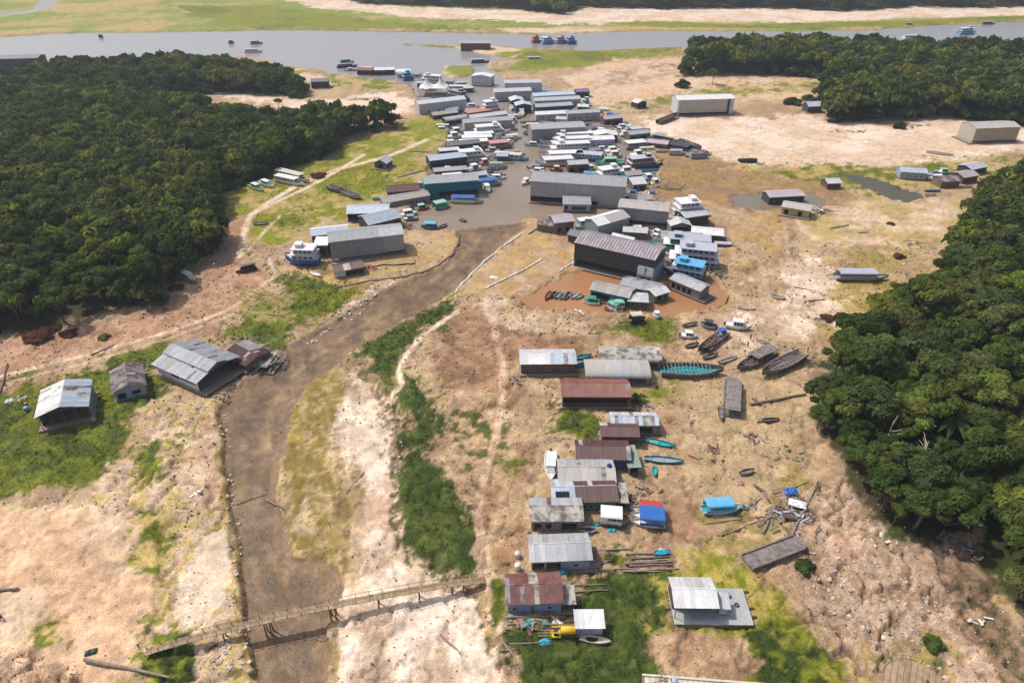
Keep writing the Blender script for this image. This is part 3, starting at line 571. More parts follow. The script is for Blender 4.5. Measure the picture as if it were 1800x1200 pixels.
def where(x, y, f):
    W = wpoly(L_FOREST if f == 'L' else R_FOREST if f == 'R' else M_FOREST2); e = seg_dist(np.array([x]), np.array([y]), W, True)[0] < 7
    px_, py_ = proj(x, y, 5); row = 'nearest' if y < 120 else 'middle' if y < 175 else 'farther'
    if f == 'L': return ('tree on the outer edge of the left bank forest, ' if e else 'tree inside the dark left bank forest, ')+row+' part'+(' by the picture edge' if px_ < 130 else '')
    if f == 'R': return ('tree on the outer edge of the right forest, ' if e else 'tree inside the dense right forest, ')+row+' part'+(' by the picture edge' if px_ > 1690 else '')
    return LBL[f]
LBL = {'L': 'broadleaf tree in the dense dark forest on the left bank', 'R': 'broadleaf tree in the dense forest along the right edge', 'M': 'broadleaf tree in the wood behind the sand flat at upper right'}
for (x, y, f) in single:
    tree(x, y, random.choice((.55, .65, .75, .85, .95, 1.05, 1.25))*random.uniform(.9, 1.1)*(1.3 if f == 'M' else 1.0), where(x, y, f), {'L': 'left bank forest trees', 'R': 'right edge forest trees', 'M': 'upper right wood trees'}[f])
# the rest of the woods, too many to single out
lows = [crown_arrays(100+i, nl=13, per=30, leaf=.16, lobe=(.24, .4)) for i in range(5)]
Vs = []; Fs = []; Cc = []; o = 0; r = np.random.default_rng(5)
pal = np.array([(.04,.066,.02), (.06,.09,.022), (.08,.118,.025), (.105,.13,.036), (.16,.185,.03)])
for (x, y, f) in mass:
    V, F, c = lows[int(r.integers(5))]; s = TREE_R*r.uniform(.75, 1.25)*(1.75 if f == 'F' else 1.35 if f == 'M' else 1.15); th = r.uniform(0, 6.28); ca, sa = math.cos(th), math.sin(th)
    W = np.stack([V[:, 0]*ca-V[:, 1]*sa, V[:, 0]*sa+V[:, 1]*ca, V[:, 2]], 1)*s; W[:, 2] *= 1.25; hh = {'F': 12, 'M': 12.5, 'L': 9.5, 'R': 9}[f]*r.uniform(.75, 1.25)
    W += np.array([x, y, gz(x, y)+hh-s*.4]); Vs.append(W); Fs.append(F+o); o += len(V); Cc.append(c*pal[int(r.integers(5))])
for pp in (M_FOREST1, M_FOREST2, L_FOREST):
    W_ = wpoly(pp)
    for a_, b_ in zip(W_, np.roll(W_, -1, 0)):
        for q in range(int(np.linalg.norm(b_-a_)/5)):
            p_ = a_+(b_-a_)*r.random()+r.normal(scale=1.5, size=2)
            if not 190 < p_[1] < 640 or abs(p_[0]) > .75*p_[1]+60: continue
            V, F, c = lows[int(r.integers(5))]; s = r.uniform(2.6, 5.6); Wv = V*np.array([s, s, s*1.3]); Wv += np.array([p_[0], p_[1], gz(p_[0], p_[1])+s*.5]); Vs.append(Wv); Fs.append(F+o); o += len(V); Cc.append(c*pal[int(r.integers(4))])
fo = put('forest', np_mesh('forest', np.concatenate(Vs), np.concatenate(Fs), LEAF_FAR, np.concatenate(Cc)))
fo['kind'] = 'stuff'; tag(fo, 'dense dark green forest massed behind the nearer trees', 'forest')
print('trees', len(single), 'mass', len(mass))
# ground cover: tufts wherever the ground is grassy
def tufts(n, x0, x1, y0, y1, seed):
    r = np.random.default_rng(seed); v = r.random(n); y = np.sqrt(y0*y0+(y1*y1-y0*y0)*v**1.3); x = r.uniform(-1, 1, n)*(.62*y+60)
    i = np.clip(np.searchsorted(ys, y)-1, 0, len(ys)-2); j = np.clip(((x/half_w(ys[i])+1)/2*(len(us)-1)).astype(int), 0, len(us)-2)
    g_ = GRASSG[i, j]; z = HG[i, j]; keep = r.random(n) < g_; return x[keep], y[keep], z[keep], np.array(col).reshape(GX.shape+(3,))[i, j][keep]
tx, ty_, tz, tc = tufts(230000, 0, 0, 45, 330, 3)
n = len(tx); r = np.random.default_rng(9); k = 3
sz = (r.uniform(.14, .46, n)*np.clip((ty_*CT+60)/150, .8, 1.5)); Vs = []; Cs = []
for q in range(k):
    a = r.uniform(0, 6.283, n); le = r.uniform(.2, 1.0, n)*sz; d = np.stack([np.cos(a), np.sin(a)], 1); w = sz*.34
    base = np.stack([tx+r.normal(scale=.12, size=n), ty_+r.normal(scale=.12, size=n), tz-.03], 1)
    p0 = base.copy(); p0[:, 0] -= d[:, 1]*w; p0[:, 1] += d[:, 0]*w; p1 = base.copy(); p1[:, 0] += d[:, 1]*w; p1[:, 1] -= d[:, 0]*w
    tip = base.copy(); tip[:, :2] += d*le[:, None]*.9; tip[:, 2] += sz*r.uniform(.25, .8, n)
    Vs.append(np.stack([p0, p1, tip], 1)); Cs.append(np.repeat((tc*r.uniform(.8, 2.0, (n, 1))*np.array([1.1, 1, .8]))[:, None, :], 3, 1))
V = np.concatenate(Vs).reshape(-1, 3); cc = np.concatenate(Cs).reshape(-1, 3)
gr = put('grass', np_mesh('grass', V, np.arange(len(V)).reshape(-1, 3), GRASS_M, cc)); gr['kind'] = 'stuff'; tag(gr, 'green weeds and grass growing in patches on the dry bed', 'grass')
print('tufts', n)
# ------------------------------------------------------------------ paints, woods and metals
def RM(n, c, c2=None, amt=.6, **k): return mat('roof_'+n, c, .5, c2 or tuple(q*.72 for q in c), amt, .55, .14, .0, stretch=(1,1,.4), spec=.4, **k)
ROOF = dict(light=RM('light', (.50,.505,.52)), grey=RM('grey', (.37,.375,.385)), dark=RM('dark', (.15,.15,.16)), blue=RM('blue', (.43,.49,.56)), white=RM('white', (.70,.70,.69), (.5,.49,.47)),
 maroon=RM('maroon', (.105,.043,.04), (.06,.028,.028)), red=RM('red', (.235,.078,.056), (.17,.06,.045)), rust=RM('rust', (.26,.235,.25), (.12,.07,.055), 1.0, lo=.44, hi=.56), old=RM('old', (.42,.39,.345), (.12,.1,.085), .9, lo=.45, hi=.58), tan=RM('tan', (.42,.385,.35), (.33,.3,.27)),
 pink=RM('pink', (.46,.2,.16)), slate=RM('slate', (.185,.185,.20)), mauve=RM('mauve', (.44,.38,.40), (.3,.25,.27)), white_rust=RM('white_rust', (.76,.75,.73), (.34,.26,.2), .75, lo=.56, hi=.63), gap=RM('gap', (.13,.115,.125)), green=RM('green', (.22,.3,.24)), purple=RM('purple', (.2,.16,.3)), striped=RM('striped', (.21,.075,.06), (.1,.045,.04), .9))
def WM(n, c, c2=None, amt=.5, rough=.75): return mat('wall_'+n, c, rough, c2 or tuple(q*.75 for q in c), amt, .5, .08, .15, 5, stretch=(1,1,.5))
WALL = dict(grey=WM('grey', (.27,.26,.25)), midgrey=WM('midgrey', (.40,.385,.375)), light=WM('light', (.52,.52,.54)), white=WM('white', (.62,.62,.62)), dark=WM('dark', (.06,.057,.06)), wood=WM('wood', (.19,.14,.105), (.1,.07,.055), .8), brown=WM('brown', (.13,.075,.06)), blue=WM('blue', (.24,.28,.42)), teal=WM('teal', (.012,.16,.20)),
 mint=WM('mint', (.25,.33,.285)), beige=WM('beige', (.56,.5,.42)), panel=WM('panel', (.44,.40,.35)), olive=WM('olive', (.36,.31,.24)), lilac=WM('lilac', (.40,.40,.5)), greywood=WM('greywood', (.26,.235,.215), (.14,.12,.11), .8), green=WM('green', (.1,.2,.13)), slateblue=WM('slateblue', (.3,.35,.41)), yellow=WM('yellow', (.4,.33,.13)), purple=WM('purple', (.13,.09,.2)), brick=WM('brick', (.33,.27,.25)))
PLANK = mat('deck_planks', (.30,.235,.175), .85, (.17,.125,.095), .8, 1.2, .15, .2, 9, stretch=(1,3,1))
LOGM = mat('float_logs', (.26,.19,.13), .9, (.12,.085,.06), .8, 1.0, .2, .3, 6)
GLASS = mat('dark_glass', (.02,.022,.026), .15, (.03,.03,.035), .3, 1, .1, spec=.5)
FRAME = mat('window_frames', (.5,.5,.48), .6, rnd=.05)
TIMBER = mat('timber', (.2,.15,.105), .85, (.11,.08,.06), .7, 2)
WHITE_DECK = mat('pale_deck', (.42,.44,.43), .7, (.3,.31,.3), .6, .8, .05, .1)
PAPER = mat('sign_white', (.8,.8,.79), .6, rnd=.02); INK = mat('sign_black', (.012,.012,.013), .6, rnd=.02)
SHEETS = {}
def sheet_mesh(w, l, m):
    key = (round(w, 2), round(l, 2), m.name)
    if key not in SHEETS:
        b = MB(); n = max(4, int(w/.11)); vs = []
        for j in (0, 1):
            for i in range(n+1): vs.append((w*i/n, l*j, .028*(1 if i % 2 else -1)))
        b.add(vs, [(i, i+1, n+2+i, n+1+i) for i in range(n)]); b.box(0, w, 0, .03, -.04, -.029)
        SHEETS[key] = b.mesh('roof_sheet', m)
    return SHEETS[key]
def pick(ms, f):
    if not isinstance(ms, (list, tuple)): return ms
    for e, m in ms:
        if f <= e: return m
    return ms[-1][1]
def slope_matrix(x, y, z, ang, back):
    M = Matrix.Translation((x, y, z))
    return M @ (Matrix.Rotation(math.pi, 4, 'Z') if back else Matrix()) @ Matrix.Rotation(ang, 4, 'X')
def make_roof(th, kind, L, D, ze, rise, mf, mb_, sheets, ox, oy, swap=False, offs=(0, 0), name='roof', step=None, trimc=None):
    """a roof over L x D with its eaves at ze; front / back slopes covered by single sheets when sheets > 0"""
    RZ = Matrix.Translation((offs[0], offs[1], 0)) @ (Matrix.Rotation(math.pi/2, 4, 'Z') if swap else Matrix())
    if swap: L, D = D, L
    f0 = mf[0][1] if isinstance(mf, (list, tuple)) else mf
    bm = MB(); x0, x1 = -L/2-ox, L/2+ox; slopes = []
    if kind == 'gable':
        run = D/2+oy; k = rise/(D/2); ln = math.hypot(run, k*run); a = math.atan(k); zt = ze+rise
        slopes = [(x0, -run, zt-k*run, a, False, ln, mf), (x1, run, zt-k*run, a, True, ln, mb_)]
        if sheets: bm.box(x0, x1, -.12, .12, zt+.0, zt+.07); [bm.box(x0, x1, q*run*.5-.05, q*run*.5+.05, zt-k*run*.5-.16, zt-k*run*.5-.07) for q in (-1, 1)]
    elif kind == 'shed':      # high at the back
        run = D+2*oy; a = math.atan(rise/D); ln = math.hypot(run, run*rise/D); slopes = [(x0, -D/2-oy, ze-rise/D*oy, a, False, ln, mf)]
        if sheets: bm.box(x0, x1, -.05, .05, ze+rise*.5-.17, ze+rise*.5-.08); bm.box(x0, x1, D/2-.1, D/2, ze+rise-.18, ze+rise-.08)
    elif kind == 'flat':
        bm.box(x0, x1, -D/2-oy, D/2+oy, ze, ze+.14)
    elif kind == 'arch':
        n = 10; W = D/2+oy; pts = [(-W*math.cos(math.pi*i/n), ze+rise*math.sin(math.pi*i/n)) for i in range(n+1)]
        st = sheets or 4.0; ns = max(1, round((x1-x0)/st)); w = (x1-x0)/ns
        bm.box(x0+.1, x1-.1, -W, -W+.12, ze-.14, ze-.06); bm.box(x0+.1, x1-.1, W-.12, W, ze-.14, ze-.06)
        ro = bm.build(name, f0, th, M=RZ)
        for s in range(ns):
            b = MB(); dz = random.uniform(0, .05); xa = x0+s*w+.02; xb = xa+w-.04
            b.add([(xa, y, z+dz) for y, z in pts]+[(xb, y, z+dz) for y, z in pts], [(i, n+1+i, n+2+i, i+1) for i in range(n)])
            b.add([(xa, y, z+dz-.06) for y, z in pts]+[(xb, y, z+dz-.06) for y, z in pts], [(i, i+1, n+2+i, n+1+i) for i in range(n)])
            b.build('roof_sheet', pick(mf, (s+.5)/ns), ro)
        return ro
    if sheets and slopes:
        ro = bm.build(name, f0, th, M=RZ)
        for (x, y, z, a, back, ln, ms) in slopes:
            ns = max(1, round((x1-x0)/sheets)); w = (x1-x0)/ns; rows = 2 if ln > 4.2 else 1
            for i in range(ns):
                for q in range(rows):
                    fr = (i+.5)/ns; fr = 1-fr if back else fr
                    M = slope_matrix(x, y, z+.03, a, back) @ Matrix.Translation((i*w+(0 if step is None else w*(1-step)/2), q*ln/rows-(.1 if q else 0), random.uniform(.0, .035)+.02*q)) @ Matrix.Rotation(random.uniform(-.006, .006), 4, 'Z')
                    m0 = pick(ms, fr); m0 = random.choice((ROOF['rust'], ROOF['old'], ROOF['tan'], m0)) if (step is None and random.random() < .13) else m0; put('roof_sheet', sheet_mesh(w*1.03 if step is None else w*step, ln/rows+.1, m0), ro, M)
        if step is not None:
            b = MB()
            for (x, y, z, a, back, ln, ms) in slopes: b.box(0, x1-x0, 0, ln, -.06, -.02, M=slope_matrix(x, y, z, a, back))
            b.build('underlay', ROOF['gap'], ro)
        return ro
    # far roofs: one mesh, several sheets per slope as slightly uneven slabs
    mats_ = []
    def mi(m):
        if m not in mats_: mats_.append(m)
        return mats_.index(m)
    if not slopes: mi(f0)
    for (x, y, z, a, back, ln, ms) in slopes:
        ns = max(2, round((x1-x0)/2.2)); w = (x1-x0)/ns
        for i in range(ns):
            fr = (i+.5)/ns; fr = 1-fr if back else fr; dz = random.uniform(0, .05)
            bm.box(i*w, i*w+w*.985, 0, ln, -.05+dz, .03+dz, mi(pick(ms, fr)), slope_matrix(x, y, z+.05, a, back))
    if kind == 'gable': bm.box(x0, x1, -.15, .15, ze+rise+.05, ze+rise+.14, 0)
    return bm.build(name, mats_, th, M=RZ)
def wall_panel(th, W, z0, z1, t, ops, m, M, gable=0, name='wall'):
    """a wall of width W standing on local x, with openings (x0,x1,z0,z1,kind)"""
    b = MB(); xs = sorted({-W/2, W/2} | {min(max(v, -W/2), W/2) for o in ops for v in o[:2]})
    for xa, xb in zip(xs, xs[1:]):
        cut = [(o[2], o[3]) for o in ops if o[0] <= xa+1e-6 and o[1] >= xb-1e-6]; z = z0
        for c0, c1 in sorted(cut):
            if c0 > z: b.box(xa, xb, 0, t, z, c0)
            z = max(z, c1)
        if z < z1: b.box(xa, xb, 0, t, z, z1)
    if gable > 0: b.add([(-W/2, 0, z1+.002), (W/2, 0, z1+.002), (0, 0, z1+gable), (-W/2, t, z1+.002), (W/2, t, z1+.002), (0, t, z1+gable)], [(0,1,2), (5,4,3), (0,2,5,3), (1,4,5,2), (0,3,4,1)])
    w = b.build(name, m, th, M=M)
    for o in ops:
        if o[4] == 'open': continue
        q = MB(); a, c, d, e = o[:4]; k = .07
        q.box(a, c, -.02, .05, e-k, e); q.box(a, c, -.02, .05, d, d+k); q.box(a, a+k, -.02, .05, d+k, e-k); q.box(c-k, c, -.02, .05, d+k, e-k)
        f = q.build('window' if o[4] == 'window' else 'door', FRAME if o[4] == 'window' else TIMBER, th, M=M)
        g_ = MB().box(a+k, c-k, .02, .04, d+k, e-k)
        if o[4] == 'window': g_.build('pane', GLASS, f)
        else: g_.build('leaf', WALL['wood'], f)
    return w
def building(name, label, cat, A, B, D, wh, roof='gable', rise=1.2, rf='grey', rb=None, wall='wood', side=None, back=None, deck=None, dh=.5, on='land', ox=.4, oy=.5, sheets=0, ops=(), rops=(), lops=(), porch=0, gap=0, logs=0, split=None, group=None, step=None, dm=None, backh=None, noroof=False, z=None, sink=.15):
    p = P(*A, WZ) if on == 'water' else P(*A, PZ) if on == 'pond' else G(*A); q = P(*B, WZ) if on == 'water' else P(*B, PZ) if on == 'pond' else G(*B)
    z0 = min(p.z, q.z)-(.05 if on == 'land' else 0) if z is None else z
    d = Vector((q.x-p.x, q.y-p.y, 0)); L = d.length; rz = math.atan2(d.y, d.x); nrm = Vector((-math.sin(rz), math.cos(rz), 0)); c = Vector((p.x+q.x, p.y+q.y, 0))/2+nrm*D/2
    th = thing(name, label, cat, (c.x, c.y, z0), rz, group)
    sw = roof.endswith('_y'); kind = roof.replace('_y', ''); mf = rf if not isinstance(rf, str) else ROOF[rf]
    if isinstance(mf, (list, tuple)): mf = [(e, ROOF[m]) for e, m in mf]
    mb_ = mf if rb is None else (ROOF[rb] if isinstance(rb, str) else [(e, ROOF[m]) for e, m in rb])
    dl, dr, df, db = deck or (.15, .15, .15, .15)
    b = MB(); x0, x1, y0, y1 = -L/2-dl, L/2+dr, -D/2-df, D/2+db
    if sheets:
        n = max(3, int((x1-x0)/.6)); w = (x1-x0)/n
        for i in range(n): b.box(x0+i*w, x0+i*w+w*.95, y0+random.uniform(0, .12), y1, dh-.09+random.uniform(0, .02), dh)
        b.box(x0, x1, y0+.2, y0+.4, dh-.3, dh-.1); b.box(x0, x1, y1-.4, y1-.2, dh-.3, dh-.1)
    else: b.box(x0, x1, y0, y1, dh-.25, dh)
    b.build('deck', dm or PLANK, th)
    if on == 'land' or logs:
        nl = logs or 2
        for i in range(nl):
            yy = y0+.35+(y1-y0-.7)*i/max(nl-1, 1); lb = MB(); rr = random.uniform(.3, .42) if dh >= .5 else .26
            lb.tube([(x0-random.uniform(-.3, 1.0), yy, dh-.32-rr+.02), (0, yy+random.uniform(-.1, .1), dh-.32-rr), (x1+random.uniform(-.2, 1.2), yy, dh-.32-rr+.02)], [rr, rr*1.05, rr*.85], 8)
            lb.build('float_log', LOGM, th, True)
    else: MB().box(x0+.3, x1-.3, y0+.3, y1-.3, -.6, dh-.25).build('float', WALL['dark'], th)
    zf = dh; wt = .12; wm = WALL[wall] if isinstance(wall, str) else wall; sm = WALL[side] if side else wm; bmt = WALL[back] if back else sm
    gy = 0 if (sw or kind != 'gable') else rise; gx = rise if sw and kind == 'gable' else 0; bh = wh+(rise if kind == 'shed' else 0)
    fy = -D/2+porch
    ab = lambda os, w: [(-w/2+o[0]*w, -w/2+o[1]*w, zf+o[2], zf+o[3], o[4]) for o in os]
    if wh > 0:
        F0 = Matrix.Translation((0, fy, 0))
        if split:
            a0 = 0
            for e, mname, g0 in split:
                ww = L*(e-a0); wall_panel(th, ww, zf+g0, zf+wh, wt, [], WALL[mname], Matrix.Translation((-L/2+L*(a0+e)/2, fy, 0))); a0 = e
            if gx: wall_panel(th, L, zf+wh, zf+wh+.01, wt, [], wm, F0, gx)
        else: wall_panel(th, L, zf+gap, zf+wh, wt, ab(ops, L), wm, F0, gx if not porch else 0)
        if porch:
            for i in range(max(2, int(L/2.5))+1):
                xx = -L/2+.1+(L-.2)*i/max(2, int(L/2.5)); MB().box(xx-.06, xx+.06, -D/2, -D/2+.12, zf, zf+wh).build('post', TIMBER, th)
            if gx: wall_panel(th, L, zf+wh, zf+wh+.01, wt, [], wm, Matrix.Translation((0, -D/2, 0)), gx)
        wall_panel(th, L, zf, zf+bh, wt, [], bmt, Matrix.Translation((0, D/2, 0)) @ Matrix.Rotation(math.pi, 4, 'Z'), gx)
        W2 = D-porch-2*wt-.004; cy = (fy+D/2)/2
        for sgn, os in ((1, rops), (-1, lops)):
            Mx = Matrix.Translation((sgn*L/2, cy, 0)) @ Matrix.Rotation(sgn*math.pi/2, 4, 'Z')
            wall_panel(th, W2, zf, zf+wh, wt, ab(os, W2), sm, Mx, gy*.97 if not porch else 0)
            if kind == 'shed':
                b = MB(); b.add([(-W2/2, 0, zf+wh+.003), (W2/2, 0, zf+wh+.003), (W2/2*sgn, 0, zf+wh+rise*.97), (-W2/2, wt, zf+wh+.003), (W2/2, wt, zf+wh+.003), (W2/2*sgn, wt, zf+wh+rise*.97)], [(0,1,2), (5,4,3), (0,2,5,3), (1,4,5,2)]); b.build('gable', sm, th, M=Mx)
    if not noroof: make_roof(th, kind, L, D, zf+wh+.05, rise, mf, mb_, sheets, ox, oy, sw, step=step)
    th['L'] = L; return th
def win(*xs, w=.07, z0=.9, z1=1.7): return [(x-w/2, x+w/2, z0, z1, 'window') for x in xs]
HO, BG, HA = 'houses stranded on the dry bed', 'floating sheds in the harbour', 'boat halls'
# ------------------------------------------------------------------ houses of the row on dry land, near to far
b1 = building('stilt_house', 'white-roofed hut on a wide pale deck in the lower right lawn', 'house', (1184,1089), (1254,1091), 6.2, 3.2, rise=1.0, rf='white', rb='light', wall='brown', deck=(.1,6.9,1.3,.3), dh=.8, sheets=1.05, porch=1.9, ox=.4, oy=.25, dm=WHITE_DECK, logs=5, ops=[(.3,.42,.2,2.0,'door')])
building('lean_to', 'small corrugated shelter at the right end of the pale deck hut', 'shelter', (1262,1084), (1276,1085), 2.6, 1.9, 'shed', .3, 'light', wall='light', dh=.95, z=b1.location.z, oy=.3, sheets=.9, logs=1)
building('shed', 'small grey shed with a bright white roof beside a yellow tank', 'shed', (1013,1119), (1058,1120), 2.8, 2.6, 'shed', .5, [(.2,'light'),(1,'white')], wall='lilac', side='grey', oy=.3, sheets=.95, dh=.45, ops=[(.1,.2,1.0,1.6,'window')], logs=2)
building('house', 'blue-walled house with a striped red-brown corrugated roof', 'house', (893,1076), (986,1077), 6.2, 2.9, rise=1.1, rf=[(.1,'rust'),(1,'striped')], wall='blue', side='wood', oy=.3, sheets=.9, deck=(.5,2.6,.7,.4), ops=win(.12, .78, w=.09)+[(.42,.5,.1,1.9,'door')], logs=3)
building('annex', 'open lean-to with pale sheets at the end of the striped red roof house', 'shelter', (990,1074), (1008,1074), 3.2, 1.9, 'shed', .35, 'old', wall='greywood', oy=.3, sheets=.8, dh=.5, ops=[(.1,.9,.1,1.7,'open')], logs=2)
building('house', 'grey-roofed house with a white end room and a turquoise canoe in front', 'house', (934,1001), (1036,1002), 6.2, 2.9, rise=1.1, rf=[(.56,'light'),(1,'grey')], rb='grey', wall='lilac', side='lilac', oy=.3, sheets=1.0, deck=(2.4,1.4,.9,.4), ops=[(.02,.22,.1,2.1,'open'),(.26,.5,.1,2.1,'open'),(.72,.8,.8,1.6,'window')], logs=4)
building('house', 'weathered house with a blotched mouldy roof and open front', 'house', (934,932), (1022,934), 6.0, 2.9, rise=1.0, rf='old', rb='grey', wall='greywood', oy=.3, sheets=.95, deck=(.9,.8,.5,.3), ops=[(.06,.2,.1,2.0,'open'),(.28,.4,.6,1.9,'open'),(.6,.9,.1,2.0,'open')], logs=3)
b6 = building('house', 'maroon-roofed house with solar panels on its blue-grey left end', 'house', (973,897), (1082,899), 6.6, 2.9, rise=1.2, rf=[(.36,'blue'),(1,'maroon')], wall='green', oy=.3, sheets=1.0, deck=(.4,1.6,.6,.3), ops=win(.5, .6, w=.06), logs=3)
k = MB()
for i in range(4): k.box(i*.72, i*.72+.66, 0, 1.25, 0, .05)
sp = k.build('solar_panel', mat('solar_cells', (.015,.02,.035), .2, rnd=.05), None); tag(sp, 'dark solar panel row on the blue-grey roof end', 'solar panel')
L6 = b6['L']; sp.matrix_world = Matrix.Translation(b6.location) @ Matrix.Rotation(b6.rotation_euler.z, 4, 'Z') @ Matrix.Translation((-L6/2+.5, -2.4, .5+2.9+.55+.1)) @ Matrix.Rotation(math.atan(1.2/3.3), 4, 'X')
building('lean_to', 'patched pale porch roof beside the solar panel house', 'shelter', (1085,897), (1100,898), 5.2, 2.2, 'shed', .3, 'old', wall='greywood', oy=.3, sheets=.8, dh=.5, ops=[(.1,.9,.1,1.9,'open')], logs=2)
building('house', 'house with a plain grey-tan roof and a blue water tank on it', 'house', (983,862), (1078,866), 6.8, 2.9, rise=1.1, rf='tan', rb='grey', wall='greywood', oy=.3, sheets=1.1, deck=(.4,.6,.5,.3), ops=win(.2, .7), logs=3)
building('house', 'purple-walled house under a long maroon roof', 'house', (1014,822), (1104,826), 6.2, 2.9, rise=1.2, rf='maroon', wall='purple', oy=.3, sheets=.95, deck=(.6,.3,.6,.4), ops=win(.3, .55)+[(.02,.2,.1,2.0,'open')], logs=3)
building('porch', 'grey-roofed porch at the end of the purple-walled house', 'shelter', (1105,834), (1122,835), 6.4, 2.2, 'shed', .5, 'green', wall='greywood', oy=.3, sheets=.85, dh=.5, ops=[(.1,.9,.1,1.9,'open')], logs=2)
building('house', 'small maroon-roofed house behind the long maroon roof', 'house', (1058,781), (1120,784), 4.6, 2.7, rise=1.0, rf='maroon', rb=[(.2,'light'),(1,'maroon')], wall='brown', oy=.3, sheets=.95, deck=(.4,.6,.5,.3), logs=2, ops=win(.3, .7))
building('house', 'small house with a bluish metal roof at the end of the row', 'house', (1075,762), (1153,764), 4.6, 2.7, rise=.9, rf='blue', rb='light', wall='greywood', oy=.3, sheets=1.0, deck=(.4,1.4,.5,.3), logs=2, ops=[(.1,.3,.1,1.9,'open'),(.6,.9,.1,1.9,'open')])
building('house', 'long wooden house with a brick-red roof and balustrade', 'house', (988,716), (1104,719), 7.2, 3.4, rise=1.5, rf='red', wall='brown', side='slateblue', oy=.3, sheets=1.15, deck=(.6,.8,.6,.4), ops=[(.02,.98,1.3,2.6,'open')], logs=3, dh=.8)
building('house', 'brown house with a shiny bluish-white roof on a log raft', 'house', (916,658), (1010,660), 6.8, 3.2, rise=1.1, rf=[(.55,'white'),(1,'blue')], rb='light', wall='brown', oy=.3, sheets=1.15, deck=(.5,.4,1.1,.4), logs=4, dh=.9, ops=win(.2, .5, .8, w=.1))
building('boat_shed', 'open shed under a weathered grey barrel roof, nearer one', 'shed', (1030,675), (1140,678), 7.6, 2.2, 'arch', 1.5, [(.42,'tan'),(.68,'grey'),(1,'tan')], wall='greywood', oy=.3, sheets=2.4, ops=[(.05,.95,.1,1.9,'open')], rops=[(.1,.9,.1,2.0,'open')], logs=2)
building('boat_shed', 'open shed under a dark streaked barrel roof, farther one', 'shed', (1056,648), (1160,650), 7.0, 2.3, 'arch', 1.4, 'old', wall='greywood', oy=.3, sheets=2.4, ops=[(.05,.95,.1,1.9,'open')], rops=[(.1,.9,.1,2.0,'open')], logs=2)
# ------------------------------------------------------------------ left bank houses
building('house', 'dark barn-like house, one roof half white and one bluish', 'house', (76,757), (163,738), 11.5, 3.9, 'gable_y', 1.5, 'blue', rb='white_rust', wall='dark', side='grey', sheets=1.0, deck=(.7,.7,.9,.3), ops=[(.03,.97,.3,3.6,'open')], porch=1.2, logs=4, dh=.7)
building('house', 'small house with a mottled rusty roof between two larger ones', 'house', (206,708), (260,694), 10.5, 2.9, 'gable_y', 1.4, 'rust', wall='slateblue', side='greywood', sheets=1.0, deck=(.4,.4,.5,.3), ops=[(.1,.35,.1,2.0,'open'),(.55,.85,.7,2.0,'window')], logs=3, dh=.6)
hs = building('house', 'large house with a stepped pale grey roof beside the mud creek', 'house', (281,660), (352,692), 13.0, 3.4, rise=1.5, rf='light', rb='grey', wall='white', side='dark', sheets=1.1, deck=(.5,3.2,.7,.4), ops=[(.34,.55,1.2,3.2,'open'),(.58,.96,1.5,3.2,'open')], rops=[(.1,.9,.1,3.0,'open')], logs=4, dh=.9, ox=.9, oy=.9)
make_roof(hs, 'gable', hs['L'], 6.0, .9+3.4+1.35, 1.0, ROOF['light'], ROOF['grey'], 1.1, .9, .3, name='upper_roof')
building('house', 'half-collapsed house with a maroon roof beside the stepped grey roof', 'house', (398,636), (436,656), 8.0, 2.4, rise=1.1, rf='maroon', rb=[(.6,'tan'),(1,'maroon')], wall='wood', sheets=1.0, deck=(.6,2.0,.5,.6), logs=3, ops=[(.1,.9,.1,2.1,'open')])
building('shed', 'low ruined shed with loose tan sheets next to the mud creek', 'shed', (442,650), (470,655), 6.5, 1.6, 'shed', .3, 'old', wall='brown', sheets=1.0, deck=(.4,2.2,1.0,.6), logs=3, ops=[(.1,.9,.1,1.3,'open')])
# ------------------------------------------------------------------ mid left yard
building('boat_hall', 'long grey boat hall with a paler right end on the left shore', 'hall', (584,460), (712,445), 10, 7.2, rise=1.4, rf=[(.7,'grey'),(1,'light')], rb='grey', split=[(.72,'grey',.5),(1,'midgrey',.9)], wall='grey', side='grey', dh=.5, on='land', ox=.3, oy=.3, deck=(1.5,.8,.8,.3), lops=[(.1,.9,.3,5,'open')])
building('boarding_hut', 'small white-roofed boarding hut at the left end of the long grey hall', 'shed', (556,452), (578,452), 5, 4.4, 'shed', .7, 'white', wall='greywood', dh=.5, ops=[(.1,.9,.1,3.6,'open')])
building('shed', 'long low shed with a pale bluish roof behind the grey hall', 'shed', (550,428), (614,421), 7, 2.8, rise=.9, rf='blue', rb='white', wall='dark')
building('shed', 'wide shed with a pale blue gable roof behind the grey hall', 'shed', (650,412), (706,398), 10, 3.6, rise=1.8, rf='blue', rb='light', wall='dark')
building('floating_restaurant', 'low grey-blue roofed building with open dark front behind the yard', 'building', (612,390), (684,388), 9, 3.2, rise=1.4, rf=[(.85,'blue'),(1,'light')], rb='grey', wall='dark', ops=[(.03,.97,.4,2.6,'open')])
building('shed', 'small maroon shed with a white end below the long grey hall', 'shed', (591,490), (640,481), 5.5, 2.4, rise=.9, rf='maroon', wall='brown', split=[(.36,'white',0),(1,'brown',1.2)], sheets=1.2)
building('workshop', 'long pale workshop with a cracked brick wall and dark doors', 'workshop', (676,366), (756,360), 7, 4.0, rise=1.0, rf='tan', wall='brick', ops=[(.55,.61,.2,2.4,'open'),(.7,.74,.6,2.0,'open'),(.85,.89,.4,2.2,'open')])
building('shed', 'maroon-roofed shed left of the teal hall', 'shed', (682,350), (738,346), 8, 2.8, rise=1.2, rf='maroon', wall='brown')
